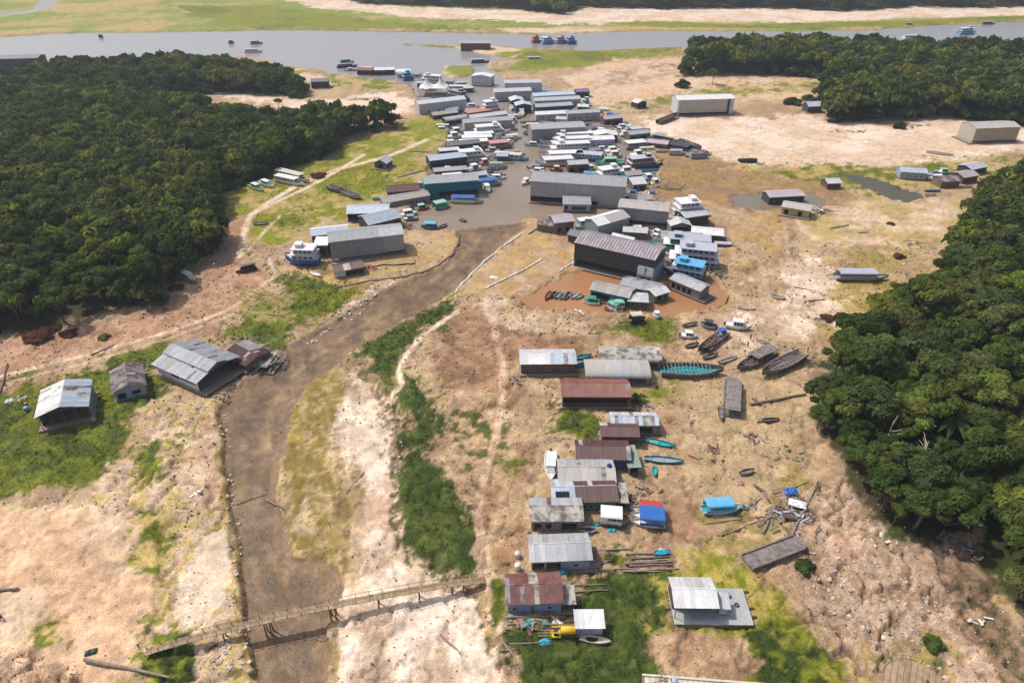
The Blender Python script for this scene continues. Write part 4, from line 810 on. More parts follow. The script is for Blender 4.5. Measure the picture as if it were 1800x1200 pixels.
building('boat_hall', 'teal-walled hall with a grey roof on the left shore', 'hall', (748,351), (842,344), 10, 6.5, rise=1.2, rf='grey', wall='teal', on='water', dh=.6, ox=.3, oy=.3, ops=[(.25,.97,.2,2.4,'open')])
building('floating_house', 'little brown gabled houseboat stranded on the grass slope', 'house', (659,297), (680,299), 7, 2.8, 'gable_y', 1.5, 'light', wall='wood', side='brown', deck=(1.2,1.5,1.4,.6), ops=[(.3,.7,.2,2.0,'open')])
# ------------------------------------------------------------------ centre of the harbour
building('boat_hall', 'largest pale grey boat hall in the middle of the harbour', 'hall', (932,356), (1097,367), 13, 9.0, rise=2.0, rf='grey', wall='midgrey', side='grey', split=[(.38,'midgrey',2.4),(.72,'midgrey',1.8),(1,'midgrey',.3)], on='water', dh=.6, ox=.2, oy=.2, deck=(.5,.3,1.2,.3))
building('floating_office', 'small blue-walled office raft before the largest grey hall', 'office', (990,373), (1037,374), 6, 3.0, 'shed', .9, 'grey', wall='slateblue', on='water', dh=.7, ops=[(.06,.16,.2,2.2,'open'),(.3,.85,.3,2.0,'window')])
building('boat_hall', 'brownish-grey hall on dark piles right of the centre', 'hall', (1084,393), (1171,402), 9, 6.6, rise=1.0, rf='tan', wall='grey', gap=1.5, on='water', dh=.6, ox=.2, oy=.3)
mh = building('boat_hall', 'dark grey hall with a striped mauve roof and a question-mark sign', 'hall', (1008,470), (1146,503), 11.5, 9.2, rise=1.6, rf='mauve', rb='mauve', wall='dark', split=[(.8,'dark',2.9),(1,'dark',5.4)], side='slateblue', on='pond', dh=.6, ox=.25, oy=.3, sheets=1.15, step=.74, deck=(.8,.5,1.0,.3), rops=[(.3,.38,3.2,4.4,'window'),(.6,.68,5.2,6.4,'window')])
LM = mh['L']
MB().box(LM*.3, LM*.5, -5.74, -5.62, .6, 6.0).build('end_wall', WALL['slateblue'], mh)
MB().box(LM*.31, LM*.495, -5.85, -5.75, 3.3, 6.7).build('sign_panel', PAPER, mh)
for i in range(2): MB().box(LM*(.36+.07*i), LM*(.40+.07*i), -5.79, -5.745, 1.7, 2.6).build('window', GLASS, mh)
fc = bpy.data.curves.new('sign_mark', 'FONT'); fc.body = '?'; fc.size = 3.3; fc.extrude = .03; fc.align_x = 'CENTER'; fc.offset = .06
fo_ = bpy.data.objects.new('tmp', fc); C.objects.link(fo_); dg = bpy.context.evaluated_depsgraph_get(); tm = bpy.data.meshes.new_from_object(fo_.evaluated_get(dg)); bpy.data.objects.remove(fo_)
tm.materials.clear(); tm.materials.append(INK); put('sign_mark', tm, mh, Matrix.Translation((LM*.402, -5.87, 3.85)) @ Matrix.Rotation(math.pi/2, 4, 'X'))
MB().box(LM/2-.05, LM/2+.1, -5.6, 5.6, 6.4, 9.8).build('gable_cladding', WALL['dark'], mh)
building('floating_house', 'mint-green walled hall with a white and tan gable roof', 'hall', (1050,418), (1104,402), 8, 4.6, rise=1.3, rf=[(.4,'white'),(1,'tan')], rb='white', wall='mint', on='water', dh=.5)
building('shed', 'brown wooden shed cluster with a rusty roof by the mud flat', 'shed', (944,406), (972,410), 6, 2.6, rise=1.0, rf='rust', wall='wood')
building('house', 'brown two-storey wooden house with a pinkish roof by the mud flat', 'house', (974,412), (1008,408), 7, 4.4, rise=1.2, rf='mauve', rb='tan', wall='wood', ops=[(.2,.35,.4,2.0,'open'),(.6,.75,.4,2.0,'open')])
building('shed', 'dark slate-roofed shed at the left corner of the mauve hall', 'shed', (998,426), (1022,432), 5, 3.0, rise=1.0, rf='slate', wall='dark')
building('boat_cover', 'bright white tent roof between the mint hall and the mauve hall', 'tent', (1072,432), (1108,441), 5, 2.6, 'gable', 1.4, 'white', wall='white', on='water', dh=.3)
# pond rafts
building('floating_house', 'long green houseboat with a pale roof in the orange pond', 'house', (1037,526), (1103,541), 6.0, 3.4, rise=1.0, rf='tan', rb='light', wall='teal', side='green', on='pond', dh=.5, sheets=1.4, deck=(.6,.5,1.0,.3), ops=[(.04,.5,.2,2.3,'open')])
building('floating_house', 'long grey-roofed raft behind the green houseboat', 'house', (1090,514), (1152,528), 6.5, 2.6, rise=.9, rf='grey', wall='greywood', on='pond', dh=.5, sheets=1.4)
building('floating_kiosk', 'square pale-roofed kiosk at the end of the green houseboat', 'kiosk', (1104,543), (1136,545), 5.4, 2.6, rise=.7, rf='light', wall='dark', on='pond', dh=.5, sheets=1.2, ops=[(.1,.3,.3,1.8,'window'),(.4,.6,.3,1.8,'window'),(.7,.9,.3,1.8,'window')])
building('floating_kiosk', 'small pale-roofed kiosk with green walls beside the grey raft', 'kiosk', (1150,534), (1174,526), 5.0, 2.6, rise=.7, rf='light', wall='green', on='pond', dh=.5, sheets=1.2, ops=[(.2,.5,.3,1.8,'open'),(.6,.9,.3,1.8,'window')])
building('barge_house', 'narrow pale-roofed houseboat at the right end of the orange pond', 'house', (1176,508), (1228,530), 5.5, 3.4, rise=.8, rf='light', wall='greywood', on='pond', dh=.6, sheets=1.3, ops=[(.06,.18,.3,2.2,'open'),(.24,.36,.3,2.2,'open'),(.42,.54,.3,2.2,'open'),(.6,.72,.3,2.2,'open')], deck=(.3,2.4,.5,.3))
# right yard roofs
building('shed', 'grey workshop roof before the tall white yacht', 'shed', (1202,402), (1243,396), 8, 4.2, rise=.8, rf='light', wall='dark', on='water')
building('shed', 'open shed with a pale double-pitched roof left of the white awning', 'shed', (1178,413), (1212,412), 6, 3.4, 'gable_y', 1.2, 'light', wall='greywood', on='water', ops=[(.1,.9,.2,2.6,'open')])
building('shed', 'long shed with a bright white roof and a dark red wall', 'shed', (1214,425), (1268,430), 6.5, 3.2, rise=.9, rf='white', wall='brown', on='water')
building('shed', 'long low grey roof just above the blue riverboats', 'shed', (1163,434), (1234,436), 6.5, 3.0, rise=.8, rf='grey', wall='greywood', on='water')
# ------------------------------------------------------------------ harbour, left column
hl = [
 ((738,205),(820,195),9,6.6,'gable','light','light','white-walled boat hall beside the double-peaked tent'),
 ((762,214),(806,208),6,3.0,'gable','tan','brown','brown houseboat with a pale tan roof below the white hall'),
 ((784,222),(824,216),6,2.2,'arch','grey','dark','pair of low arched grey roofs left of the pink roof'),
 ((823,212),(866,206),6,3.6,'flat','pink','brown','barge with a flat salmon-pink roof'),
 ((828,222),(892,214),6,4.0,'gable','light','greywood','long pale grey roof just below the pink roof'),
 ((817,234),(900,228),8,5.0,'gable','grey','midgrey','grey hall in the left column with a greenish end'),
 ((787,270),(845,264),6,3.4,'gable','slate','dark','dark slate shed at the bank end of the white boats'),
 ((774,280),(809,277),5,3.4,'flat','light','dark','flat pale roof with a black front in the left column'),
 ((757,299),(821,291),8,4.0,'gable','blue','dark','pale blue roofed shed in the left column'),
 ((829,151),(863,153),9,6.0,'gable_y','white','light','small pale hall standing alone beside the sandbar'),
 ((887,164),(952,163),9,6.0,'gable','light','light','farthest long pale hall of the right column'),
 ((870,179),(934,176),9,5.4,'gable','light','midgrey','pale hall with rust trim at the head of the harbour'),
 ((898,192),(921,191),9,4.4,'gable_y','light','dark','pale gabled roof end-on to the channel, farther one'),
 ((907,200),(934,199),8,4.2,'gable_y','blue','dark','bluish gabled roof end-on to the channel, nearer one'),
 ((938,184),(1010,180),8,4.6,'gable','blue','slateblue','bluish long roof, top of the stacked roofs on the right'),
 ((940,192),(1020,188),7,4.4,'gable','light','midgrey','long pale roof in the middle of the stacked roofs on the right'),
 ((942,204),(1006,200),7,4.6,'gable','blue','dark','bluish roof over a dark wall in the stacked roofs on the right'),
 ((942,214),(1000,211),6,3.4,'gable','white','midgrey','narrow white roof above the dark grey hall'),
 ((998,215),(1054,212),6,4.4,'gable','light','midgrey','pale grey roof behind the dark grey hall'),
 ((935,254),(1028,249),11,7.4,'gable','grey','grey','dark grey hall with panelled front in the right column'),
 ((1013,172),(1036,171),6,3.2,'gable','purple','dark','small house with a purple roof on the sand edge'),
 ((1043,251),(1085,251),8,3.4,'gable_y','white','dark','white gable roof with a dark open end'),
 ((1035,263),(1079,261),7,4.4,'gable','white','lilac','white-roofed pale shed below the white gable'),
 ((1062,222),(1094,219),6,3.4,'gable','mauve','brown','brownish shed right of the stacked roofs'),
 ((999,306),(1034,304),6,4.0,'gable','light','brown','pale roofed kiosk behind the largest hall'),
 ((1100,326),(1128,323),6,4.0,'gable','tan','teal','tan-roofed teal shed at the right end of the largest hall'),
 ((1112,338),(1136,336),6,3.0,'shed','light','wood','small pale lean-to roof right of the largest hall'),
 ((1108,366),(1146,362),6,2.6,'gable','grey','wood','low grey-roofed shack below the lean-to roofs'),
 ((1106,250),(1142,246),6,3.4,'gable','grey','wood','grey shack at the right edge of the harbour'),
 ((1136,262),(1172,266),6,3.0,'gable','mauve','wood','mauve-roofed shack among hulks at the right edge'),
 ((628,132),(655,133),8,3.0,'gable','red','dark','red-roofed floating house at the river mouth'),
 ((659,133),(694,132),8,3.2,'gable','white','dark','pale roofed floating house right of the red roof'),
 ((698,136),(722,135),7,3.2,'gable','white','slateblue','white roofed floating house next to the blue boat'),
 ((1120,192),(1136,189),6,3.0,'gable_y','white','dark','white-roofed shack on the sand with dark sides'),
]
for A, B, D, wh, rk, rf, wl, lb in hl:
    land = lb.endswith(('sand edge', 'dark sides'))
    building('floating_shed' if wh < 5 else 'boat_hall', lb, 'shed' if wh < 5 else 'hall', A, B, D, wh, rk, {'flat': .2, 'arch': 1.3}.get(rk, 1.1), rf, wall=wl, on='land' if land else 'water', dh=.5, ox=.25, oy=.3, ops=[(.08,.3,.2,2.0,'open'),(.5,.8,.2,1.9,'open')] if wl in ('dark','brown','wood') else win(.2,.4,.6,.8,w=.05,z0=1.2,z1=2.2))
# far right halls and huts
building('boat_hall', 'beige-fronted hall with a white frame alone on the sand', 'hall', (1189,205), (1287,202), 12, 8.8, rise=1.2, rf='white', rb='light', wall='light', split=[(.03,'white',0),(.88,'panel',1.2),(.93,'dark',1.0),(1,'light',0)], dh=.7, ox=.3, oy=.2, deck=(.3,.5,1.2,.3))
building('boat_hall', 'beige windowless hall on a raft at the far right', 'hall', (1707,253), (1784,250), 12, 7.4, rise=1.3, rf='tan', wall='olive', side='panel', gap=.6, dh=.7, ox=.2, oy=.3, deck=(2.5,.5,1.2,.5))
building('hut', 'small hut with a pale blue roof before the upper right wood', 'hut', (1419,199), (1443,198), 7, 3.6, rise=1.8, rf='blue', wall='dark', deck=(1,1,1,1))
building('shed', 'tiny pale-roofed shed alone on the grass at right', 'shed', (1453,333), (1476,332), 6, 2.4, rise=1.0, rf='light', wall='brown')
building('houseboat', 'dark houseboat sitting by the grey pond', 'houseboat', (1350,362), (1411,359), 7, 3.4, rise=.8, rf='mauve', wall='dark', dh=.6, ops=win(.15, .35, .55, .75))
building('houseboat', 'yellow-walled houseboat with a pale roof before the dark one', 'houseboat', (1372,378), (1420,386), 7, 3.2, rise=.9, rf='tan', wall='yellow', dh=.6, deck=(.6,.6,1.4,.4), ops=[(.1,.25,.2,2.2,'open'),(.6,.75,.2,2.2,'open')])
building('house', 'long house with a pale blue roof at the right forest edge', 'house', (1580,315), (1626,318), 7, 3.2, rise=1.0, rf='blue', wall='slateblue', ops=win(.3, .6, .8))
building('house', 'brown-roofed shack, lowest of the cluster at the right forest edge', 'house', (1652,331), (1684,330), 7, 2.8, rise=1.1, rf='rust', wall='wood')
building('house', 'grey-brown shack in the middle of the cluster at the right forest edge', 'house', (1690,324), (1716,320), 7, 2.8, rise=1.1, rf='mauve', wall='brown')
building('house', 'pale-roofed shack, highest of the cluster at the right forest edge', 'house', (1704,310), (1732,304), 7, 2.8, rise=1.0, rf='light', wall='dark')
building('river_terminal', 'long black floating hall at the left river bank', 'hall', (-60,130), (74,126), 14, 9, rise=1.2, rf='dark', wall='dark', on='land', dh=.6)
building('hut', 'ruined dark hut on the sand spit by the left wood', 'hut', (548,156), (578,155), 8, 4, rise=1.0, rf='dark', wall='dark')
building('river_house', 'long brown houseboat with a pinkish roof moored on the spit', 'houseboat', (810,90), (862,90), 10, 5.5, rise=1.4, rf='mauve', wall='brown', on='water', dh=.8)
# event tent with two peaks
t0 = P(737,170,WZ); t1 = P(786,170,WZ); tl = (t1-t0).length; tt = thing('event_tent', 'white tent with two pointed peaks in the harbour', 'tent', ((t0.x+t1.x)/2, t0.y+6, WZ), 0)
for s in (-1, 1):
    b = MB(); n = 4; hw = tl/4; cx = s*hw; rings = [(1, 5.2), (.62, 6.0), (.3, 7.6), (.08, 10.5), (0.01, 11.2)]; vs = []
    for q, zz in rings: vs += [(cx+hw*q*a, 6*q*c_, zz) for a, c_ in ((-1,-1),(0,-1),(1,-1),(1,0),(1,1),(0,1),(-1,1),(-1,0))]
    b.add(vs, [(i*8+j, i*8+(j+1) % 8, i*8+8+(j+1) % 8, i*8+8+j) for i in range(4) for j in range(8)]); b.build('canopy', mat('tent_cloth', (.72,.71,.68), .8, rnd=.03), tt, True)
for x in (-1, 0, 1):
    for y in (-1, 1): MB().tube([(x*tl/2*.97, y*5.8, .3), (x*tl/2*.97, y*5.8, 5.2)], .12, 6).build('pole', FRAME, tt)
MB().box(-tl/2-1, tl/2+1, -6.5, 6.5, -.4, .35).build('floor_raft', PLANK, tt)
# ------------------------------------------------------------------ boats
def PM(n, c, c2=None, amt=.45, rough=.5): return mat('paint_'+n, c, rough, c2 or tuple(q*.7 for q in c), amt, .9, .06, 0, spec=.4)
PAINT = dict(white=PM('white', (.70,.70,.69), (.52,.51,.49)), cream=PM('cream', (.62,.57,.46)), blue=PM('blue', (.03,.13,.42)), sky=PM('sky', (.13,.42,.66)), cyan=PM('cyan', (.05,.42,.62)), navy=PM('navy', (.02,.04,.14)), teal=PM('teal', (.02,.26,.29)), turq=PM('turq', (.03,.36,.40)), green=PM('green', (.04,.3,.16)), mint=PM('mint', (.28,.5,.4)),
 red=PM('red', (.42,.06,.05)), pink=PM('pink', (.5,.24,.22)), grey=PM('grey', (.3,.31,.32)), dark=PM('dark', (.05,.05,.055)), brown=PM('brown', (.17,.1,.075), (.09,.06,.05), .8, .8), wood=PM('wood', (.3,.22,.16), (.15,.11,.085), .8, .85), oldwood=PM('oldwood', (.24,.205,.185), (.11,.09,.08), .9, .9), yellow=PM('yellow', (.75,.5,.02)), orange=PM('orange', (.6,.2,.05)), lilac=PM('lilac', (.44,.44,.52)), darkgreen=PM('darkgreen', (.03,.07,.055)), purple=PM('purple', (.16,.12,.32)))
def hull_mesh(L, W, H, hm, dm, stern=.82, bow=.06, deckz=.72, sheer=.35, name='hull'):
    n = 13; b = MB(); rows = []
    for i in range(n):
        t = i/(n-1); x = -L/2+L*t
        f = stern+(1-stern)*sstep(0, .35, np.float64(t)) if t < .45 else bow+(1-bow)*(1-((t-.45)/.55)**2.3)
        w = W/2*float(f); zt = H*(1+sheer*max(0, (t-.45)/.55)**2+.08*(1-t)**2); zk = H*.55*max(0, (t-.72)/.28)**2; zd = zk+(zt-zk)*deckz
        rows.append([(x, -w, zt), (x, -w*.82, zk+(zt-zk)*.3), (x, -w*.1, zk), (x, w*.1, zk), (x, w*.82, zk+(zt-zk)*.3), (x, w, zt), (x, w*.88, zt), (x, w*.84, zd), (x, -w*.84, zd), (x, -w*.88, zt)])
    vs = [p for r_ in rows for p in r_]; m = 10
    for i in range(n-1):
        for j in range(m):
            a = i*m+j; c = i*m+(j+1) % m
            b.f.append((a, a+m, c+m, c)); b.m.append(1 if j == 7 else 0)
    b.f.append(tuple(range(m))[::-1]); b.m.append(0); b.f.append(tuple((n-1)*m+j for j in range(m))); b.m.append(0)
    b.v = vs; return b.mesh(name, [hm, dm])
def win_row(x0, x1, y, z0, z1, n, parent, side, name='window_row'):
    b = MB(); w = (x1-x0)/n
    for i in range(n): b.box(x0+w*(i+.15), x0+w*(i+.85), y-.03, y+.03, z0, z1)
    return b.build(name, GLASS, parent)
def boat(kind, a, c, label, hullc='white', cab='white', roofc='white', W=None, on='water', decks=1, H=None, cat='boat', group=None, name=None, deckc='wood', z=None, tilt=0, cover=None):
    f = (lambda q: P(*q, WZ)) if on == 'water' else (lambda q: P(*q, PZ)) if on == 'pond' else (lambda q: G(*q))
    p, q = f(a), f(c); d = q-p; L = math.hypot(d.x, d.y); rz = math.atan2(d.y, d.x); mid = (p+q)/2
    W = W or {'canoe': max(1.0, L*.16), 'speed': L*.27, 'canopy': L*.2, 'river': max(3.2, L*.2), 'wreck': L*.2, 'barge': L*.22}[kind]; W = min(W, L*.6)
    z0 = (min(p.z, q.z, mid.z) if on == 'land' else mid.z-(.1 if kind == 'canoe' else .35)) if z is None else z
    th = thing(name or {'canoe': 'canoe', 'speed': 'speedboat', 'canopy': 'canopy_boat', 'river': 'riverboat', 'wreck': 'boat_wreck', 'barge': 'barge'}[kind], label, cat, (mid.x, mid.y, z0), rz, group)
    th.rotation_euler = (tilt, 0, rz)
    hc, cc, rc, dc = PAINT[hullc], PAINT[cab], PAINT[roofc], PAINT[deckc]
    if kind == 'canoe':
        h = H or .75; put('hull', hull_mesh(L, W, h, hc, dc, .55, .04, .42, .3), th)
        for i in range(max(2, int(L/2.5))):
            x = -L*.35+L*.65*i/max(1, int(L/2.5)-1 or 1); MB().box(x-.12, x+.12, -W*.36, W*.36, h*.72, h*.8).build('bench', dc, th)
        if cover: b = MB(); b.add([(-L*.3, -W*.4, h*1.0), (L*.2, -W*.4, h*1.0), (-L*.3, 0, h*1.5), (L*.2, 0, h*1.5), (-L*.3, W*.4, h*1.0), (L*.2, W*.4, h*1.0)], [(0,1,3,2), (2,3,5,4), (0,2,4), (1,5,3)]); b.build('tarp', PAINT[cover], th)
    elif kind == 'speed':
        h = H or max(.9, W*.42); put('hull', hull_mesh(L, W, h, hc, cc, .86, .05, .8, .3), th)
        b = MB(); x0, x1, y = -L*.22, L*.16, W*.36; zt = h+max(.8, W*.4)
        b.add([(x0, -y, h*.8), (x1+L*.12, -y*.8, h*.9), (x1+L*.12, y*.8, h*.9), (x0, y, h*.8), (x0, -y*.92, zt), (x1, -y*.78, zt), (x1, y*.78, zt), (x0, y*.92, zt)], [(4,5,6,7), (0,1,5,4), (1,2,6,5), (2,3,7,6), (3,0,4,7)])
        cb = b.build('cabin', cc, th); win_row(x0+.2, x1, -y*.93, h+.15, zt-.2, 3, cb, -1); win_row(x0+.2, x1, y*.93, h+.15, zt-.2, 3, cb, 1)
        MB().box(x0-.25, x1+.15, -y, y, zt, zt+.08).build('roof', rc, th)
        MB().box(-L*.5-.45, -L*.5+.05, -.28, .28, h*.4, h*1.2).build('engine', PAINT['dark'], th)
        MB().tube([(L*.2, -W*.3, h*1.05), (L*.36, -W*.2, h*1.35), (L*.45, 0, h*1.45), (L*.36, W*.2, h*1.35), (L*.2, W*.3, h*1.05)], .035, 5).build('bow_rail', FRAME, th)
    elif kind == 'canopy':
        h = H or max(.8, W*.35); put('hull', hull_mesh(L, W, h, hc, dc, .8, .05, .45, .4), th)
        zt = h+1.7; x0, x1 = -L*.46, L*.24; n = 6; y = W*.47; pts = [(-y*math.cos(math.pi*i/n), zt+.4*math.sin(math.pi*i/n)) for i in range(n+1)]
        b = MB(); b.add([(x0, yy, zz) for yy, zz in pts]+[(x1, yy, zz) for yy, zz in pts]+[(x0, yy, zz-.07) for yy, zz in pts]+[(x1, yy, zz-.07) for yy, zz in pts], [(i, n+1+i, n+2+i, i+1) for i in range(n)]+[(2*n+2+i, 2*n+3+i, 3*n+4+i, 3*n+3+i) for i in range(n)]); b.build('canopy', rc, th)
        sd = MB(); sd.box(x0+.1, x1-.1, -y*.98, -y*.93, h*.9, h+.75); sd.box(x0+.1, x1-.1, y*.93, y*.98, h*.9, h+.75); sd.build('side_panel', cc, th)
        for i in range(5):
            for s in (-1, 1): MB().box(x0+.1+(x1-x0-.3)*i/4, x0+.2+(x1-x0-.3)*i/4, s*y*.9-.05, s*y*.9+.05, h*.6, zt).build('post', cc, th)
    elif kind == 'river':
        h = H or max(1.2, W*.32); put('hull', hull_mesh(L, W, h, hc, dc, .85, .08, .85, .55), th)
        zz = h*.9; dh_ = 2.15
        for k in range(decks):
            x0, x1 = -L*.46+k*L*.02, L*(.26-.07*k); y = W*(.44-.015*k)
            cb = MB().box(x0+.3, x1-.3, -y*.9, y*.9, zz, zz+dh_-.12).build('cabin', cc, th); n = max(3, int((x1-x0)/1.9))
            win_row(x0+.5, x1-.5, -y*.9, zz+.75, zz+1.5, n, cb, -1); win_row(x0+.5, x1-.5, y*.9, zz+.75, zz+1.5, n, cb, 1)
            MB().box(x1-.33, x1-.26, -y*.6, y*.6, zz+.8, zz+1.5).build('front_window', GLASS, cb)
            last = k == decks-1
            MB().box(x0-.2, x1+.5, -y*1.08, y*1.08, zz+dh_-.12, zz+dh_+.02).build('roof' if last else 'deck', rc if last else PAINT['white'], th)
            rl = MB()
            for s in (-1, 1):
                rl.box(x0, x1+.3, s*y*1.03-.03, s*y*1.03+.03, zz+.85, zz+.92)
                for i in range(n+1): xx = x0+(x1+.3-x0)*i/n; rl.box(xx-.03, xx+.03, s*y*1.03-.03, s*y*1.03+.03, zz-.05, zz+dh_-.12)
            rl.build('railing', FRAME, th); zz += dh_
        if decks >= 2:
            w = MB(); x1 = L*(.26-.07*decks); w.box(x1-2.2, x1, -W*.2, W*.2, zz, zz+1.3); wb = w.build('wheelhouse', cc, th)
            MB().box(x1-.02, x1+.04, -W*.17, W*.17, zz+.5, zz+1.1).build('window', GLASS, wb); MB().box(x1-2.4, x1+.3, -W*.24, W*.24, zz+1.3, zz+1.4).build('wheelhouse_roof', rc, th)
            MB().tube([(x1-2.6, 0, zz), (x1-2.6, 0, zz+2.6)], .05, 5).build('mast', FRAME, th)
        else: MB().tube([(L*.2, 0, zz-.1), (L*.2, 0, zz+1.2)], .05, 5).build('mast', FRAME, th)
    elif kind == 'wreck':
        h = H or max(1.0, W*.4); put('hull', hull_mesh(L, W, h, hc, dc, .8, .06, .3, .4), th); n = max(4, int(L/1.3))
        for i in range(n):
            x = -L*.44+L*.74*i/(n-1); MB().box(x-.09, x+.09, -W*.44, W*.44, h*.86, h*.98, M=Matrix.Rotation(random.uniform(-.05, .05), 4, 'Z')).build('rib', PAINT['oldwood'], th)
        for i in range(4):
            x = random.uniform(-L*.35, L*.1); MB().box(x, x+L*.22, -.16, .16, 0, .06, M=Matrix.Translation((0, random.uniform(-W*.25, W*.25), h+.02+.07*i)) @ Matrix.Rotation(random.uniform(-.15, .15), 4, 'Z')).build('loose_plank', dc, th)
        if decks == 2: # remains of a deckhouse
            for s in (-1, 1):
                for i in range(5): x = -L*.4+L*.5*i/4; MB().box(x-.08, x+.08, s*W*.4-.08, s*W*.4+.08, h, h+1.7).build('post', hc, th)
            MB().box(-L*.43, L*.13, -W*.45, W*.45, h+1.7, h+1.8).build('roof', rc, th)
            MB().box(-L*.4, L*.1, -W*.41, -W*.38, h, h+.7).build('side_panel', cc, th)
    elif kind == 'barge':
        h = H or .9; b = MB(); b.prism([(-L/2, -W/2), (L*.42, -W/2), (L/2, -W*.3), (L/2, W*.3), (L*.42, W/2), (-L/2, W/2)], 0, h); b.build('hull', hc, th)
        for s in (-1, 1): MB().box(-L/2, L*.42, s*W/2-.18, s*W/2+.18, h, h+.35).build('gunwale', dc, th)
        n = max(4, int(L/1.0))
        for i in range(n): x = -L/2+.4+L*.88*i/n; MB().box(x, x+L*.88/n*.9, -W/2+.2, W/2-.2, h+.002, h+.05+random.uniform(0, .05)).build('plank', dc, th)
        if decks == 2: MB().box(-L*.5, L*.3, -W*.46, W*.46, h+1.9, h+2.0).build('roof', rc, th); [MB().box(-L*.48+L*.76*i/4, -L*.48+L*.76*i/4+.12, s*W*.42-.06, s*W*.42+.06, h, h+1.9).build('post', hc, th) for i in range(5) for s in (-1, 1)]
    return th
# stranded along the row of houses
boat('speed', (968,798), (968,850), 'white speedboat standing on the brown soil left of the houses', on='land', W=3.0)
boat('canopy', (1052,914), (1106,920), 'boxy white boat between the houses and the three blue covered boats', on='land', W=4.8, hullc='wood', H=1.3)
boat('canopy', (1166,902), (1107,897), 'boat under a red-brown cover, farthest of the three beside each other', 'white', 'white', 'red', on='land', W=2.6, deckc='white')
boat('canopy', (1168,913), (1107,907), 'boat under a blue tarp, middle of the three beside each other', 'white', 'blue', 'blue', on='land', W=2.4, deckc='white')
boat('canopy', (1169,925), (1107,918), 'boat under a blue tarp, nearest of the three beside each other', 'white', 'blue', 'blue', on='land', W=2.4, deckc='white')
boat('canopy', (1234,898), (1302,896), 'bright blue canopied boat lying on the dry right bank', 'white', 'sky', 'sky', on='land', W=3.2, deckc='turq')
boat('canoe', (1130,774), (1188,788), 'long teal canoe, upper one behind the maroon-roofed house', 'teal', on='land', W=2.0, deckc='turq')
boat('canoe', (1132,808), (1202,813), 'long grey-teal canoe, lower one behind the purple-walled house', 'teal', on='land', W=2.2, deckc='grey')
boat('canoe', (1150,819), (1151,840), 'small turquoise canoe lying on the soil near the purple-walled house', 'turq', on='land', W=1.1, deckc='turq')
boat('canoe', (969,1007), (1002,1007), 'turquoise canoe on the log in front of the grey-roofed house', 'turq', on='land', W=1.1, deckc='cyan', cover='cyan')
boat('canoe', (1018,1124), (1074,1131), 'pale cream canoe on the grass below the small white-roofed shed', 'cream', on='land', W=1.4, deckc='cream')
boat('canoe', (1020,932), (1050,934), 'dark canoe with a white rim beside the mouldy-roofed house', 'white', on='land', W=1.6, deckc='dark')
boat('canoe', (1150,975), (1178,972), 'bright blue upturned canoe on the log pile', 'cyan', on='land', W=1.3, deckc='cyan', cover='cyan', z=None)
boat('wreck', (1160,655), (1270,658), 'turquoise and grey riverboat hull beached behind the barrel roofs', 'oldwood', 'turq', 'lilac', on='land', W=6.0, decks=1, deckc='turq', H=1.9)
boat('canoe', (1010,632), (1040,626), 'dark teal canoe between the bluish-white roof and the barrel roofs', 'teal', on='land', W=1.6, deckc='teal')
boat('canoe', (1012,646), (1030,640), 'short blue-green canoe next to the bluish-white roof house', 'turq', on='land', W=1.4, deckc='blue')
# wrecks on the right bank
boat('wreck', (1362,621), (1294,654), 'weathered wreck with a half roof, left of two side by side', 'oldwood', 'teal', 'oldwood', on='land', W=4.0, decks=2, deckc='brown')
boat('wreck', (1411,626), (1338,664), 'weathered grey open wreck with ribs, right of two side by side', 'oldwood', on='land', W=4.6, deckc='oldwood')
boat('barge', (1285,734), (1288,668), 'long roofed grey barge pointing away from the viewer', 'oldwood', roofc='oldwood', on='land', W=4.2, decks=2, deckc='oldwood')
boat('barge', (1312,992), (1410,955), 'grey wooden barge lying on the rocky lower right slope', 'oldwood', on='land', W=3.6, deckc='oldwood')
boat('wreck', (1276,588), (1226,622), 'brown skeletal wreck lying diagonally near the beached speedboats', 'brown', on='land', W=3.4, deckc='brown')
boat('wreck', (1262,604), (1243,622), 'narrow brown hull section beside the skeletal wreck', 'brown', on='land', W=1.6, deckc='oldwood')
boat('speed', (1274,574), (1320,580), 'white passenger speedboat with a row of dark windows on sand', on='land', W=3.4)
boat('speed', (1258,578), (1230,573), 'dark grey speedboat behind the white passenger speedboat', 'grey', 'dark', 'dark', on='land', W=3.0)
boat('speed', (1196,592), (1226,594), 'small white cabin boat beached beside the green circle', on='land', W=2.6)
boat('speed', (1258,592), (1278,586), 'pale blue launch tilted among the beached boats', 'sky', 'lilac', 'blue', on='land', W=2.6)
boat('canopy', (1466,490), (1560,491), 'large grey riverboat alone on the yellow grass at right', 'grey', 'grey', 'lilac', on='land', W=4.8, deckc='grey', H=1.35)
boat('canoe', (1628,268), (1677,274), 'pale long boat on the grass at the far right', 'cream', on='land', W=3.4, deckc='oldwood')
boat('canoe', (1355,520), (1381,527), 'white skiff on the pale sand of the right bank', 'cream', on='land', W=2.4, deckc='oldwood')
boat('canoe', (1297,541), (1328,545), 'upturned pale plank boat below the orange pond', 'cream', on='land', W=1.4, deckc='cream')
boat('canopy', (1106,566), (1134,563), 'dark boat with a pale awning on the green circle', 'dark', 'dark', 'cream', on='land', W=2.8)
boat('speed', (1152,552), (1156,562), 'round white dinghy at the edge of the green circle', on='land', W=2.4)
boat('canoe', (1625,345), (1646,343), 'small pale canoe at the end of the green stream', 'cream', on='land', W=1.8, deckc='oldwood')
boat('canoe', (1330,285), (1296,286), 'dark skiff on the green strip below the pale sand', 'dark', on='land', W=2.4, deckc='dark', H=1.6)
boat('wreck', (1156,219), (1190,206), 'brown wreck lying on the sand left of the beige-fronted hall', 'brown', on='land', W=4.4, deckc='brown', H=2.2)
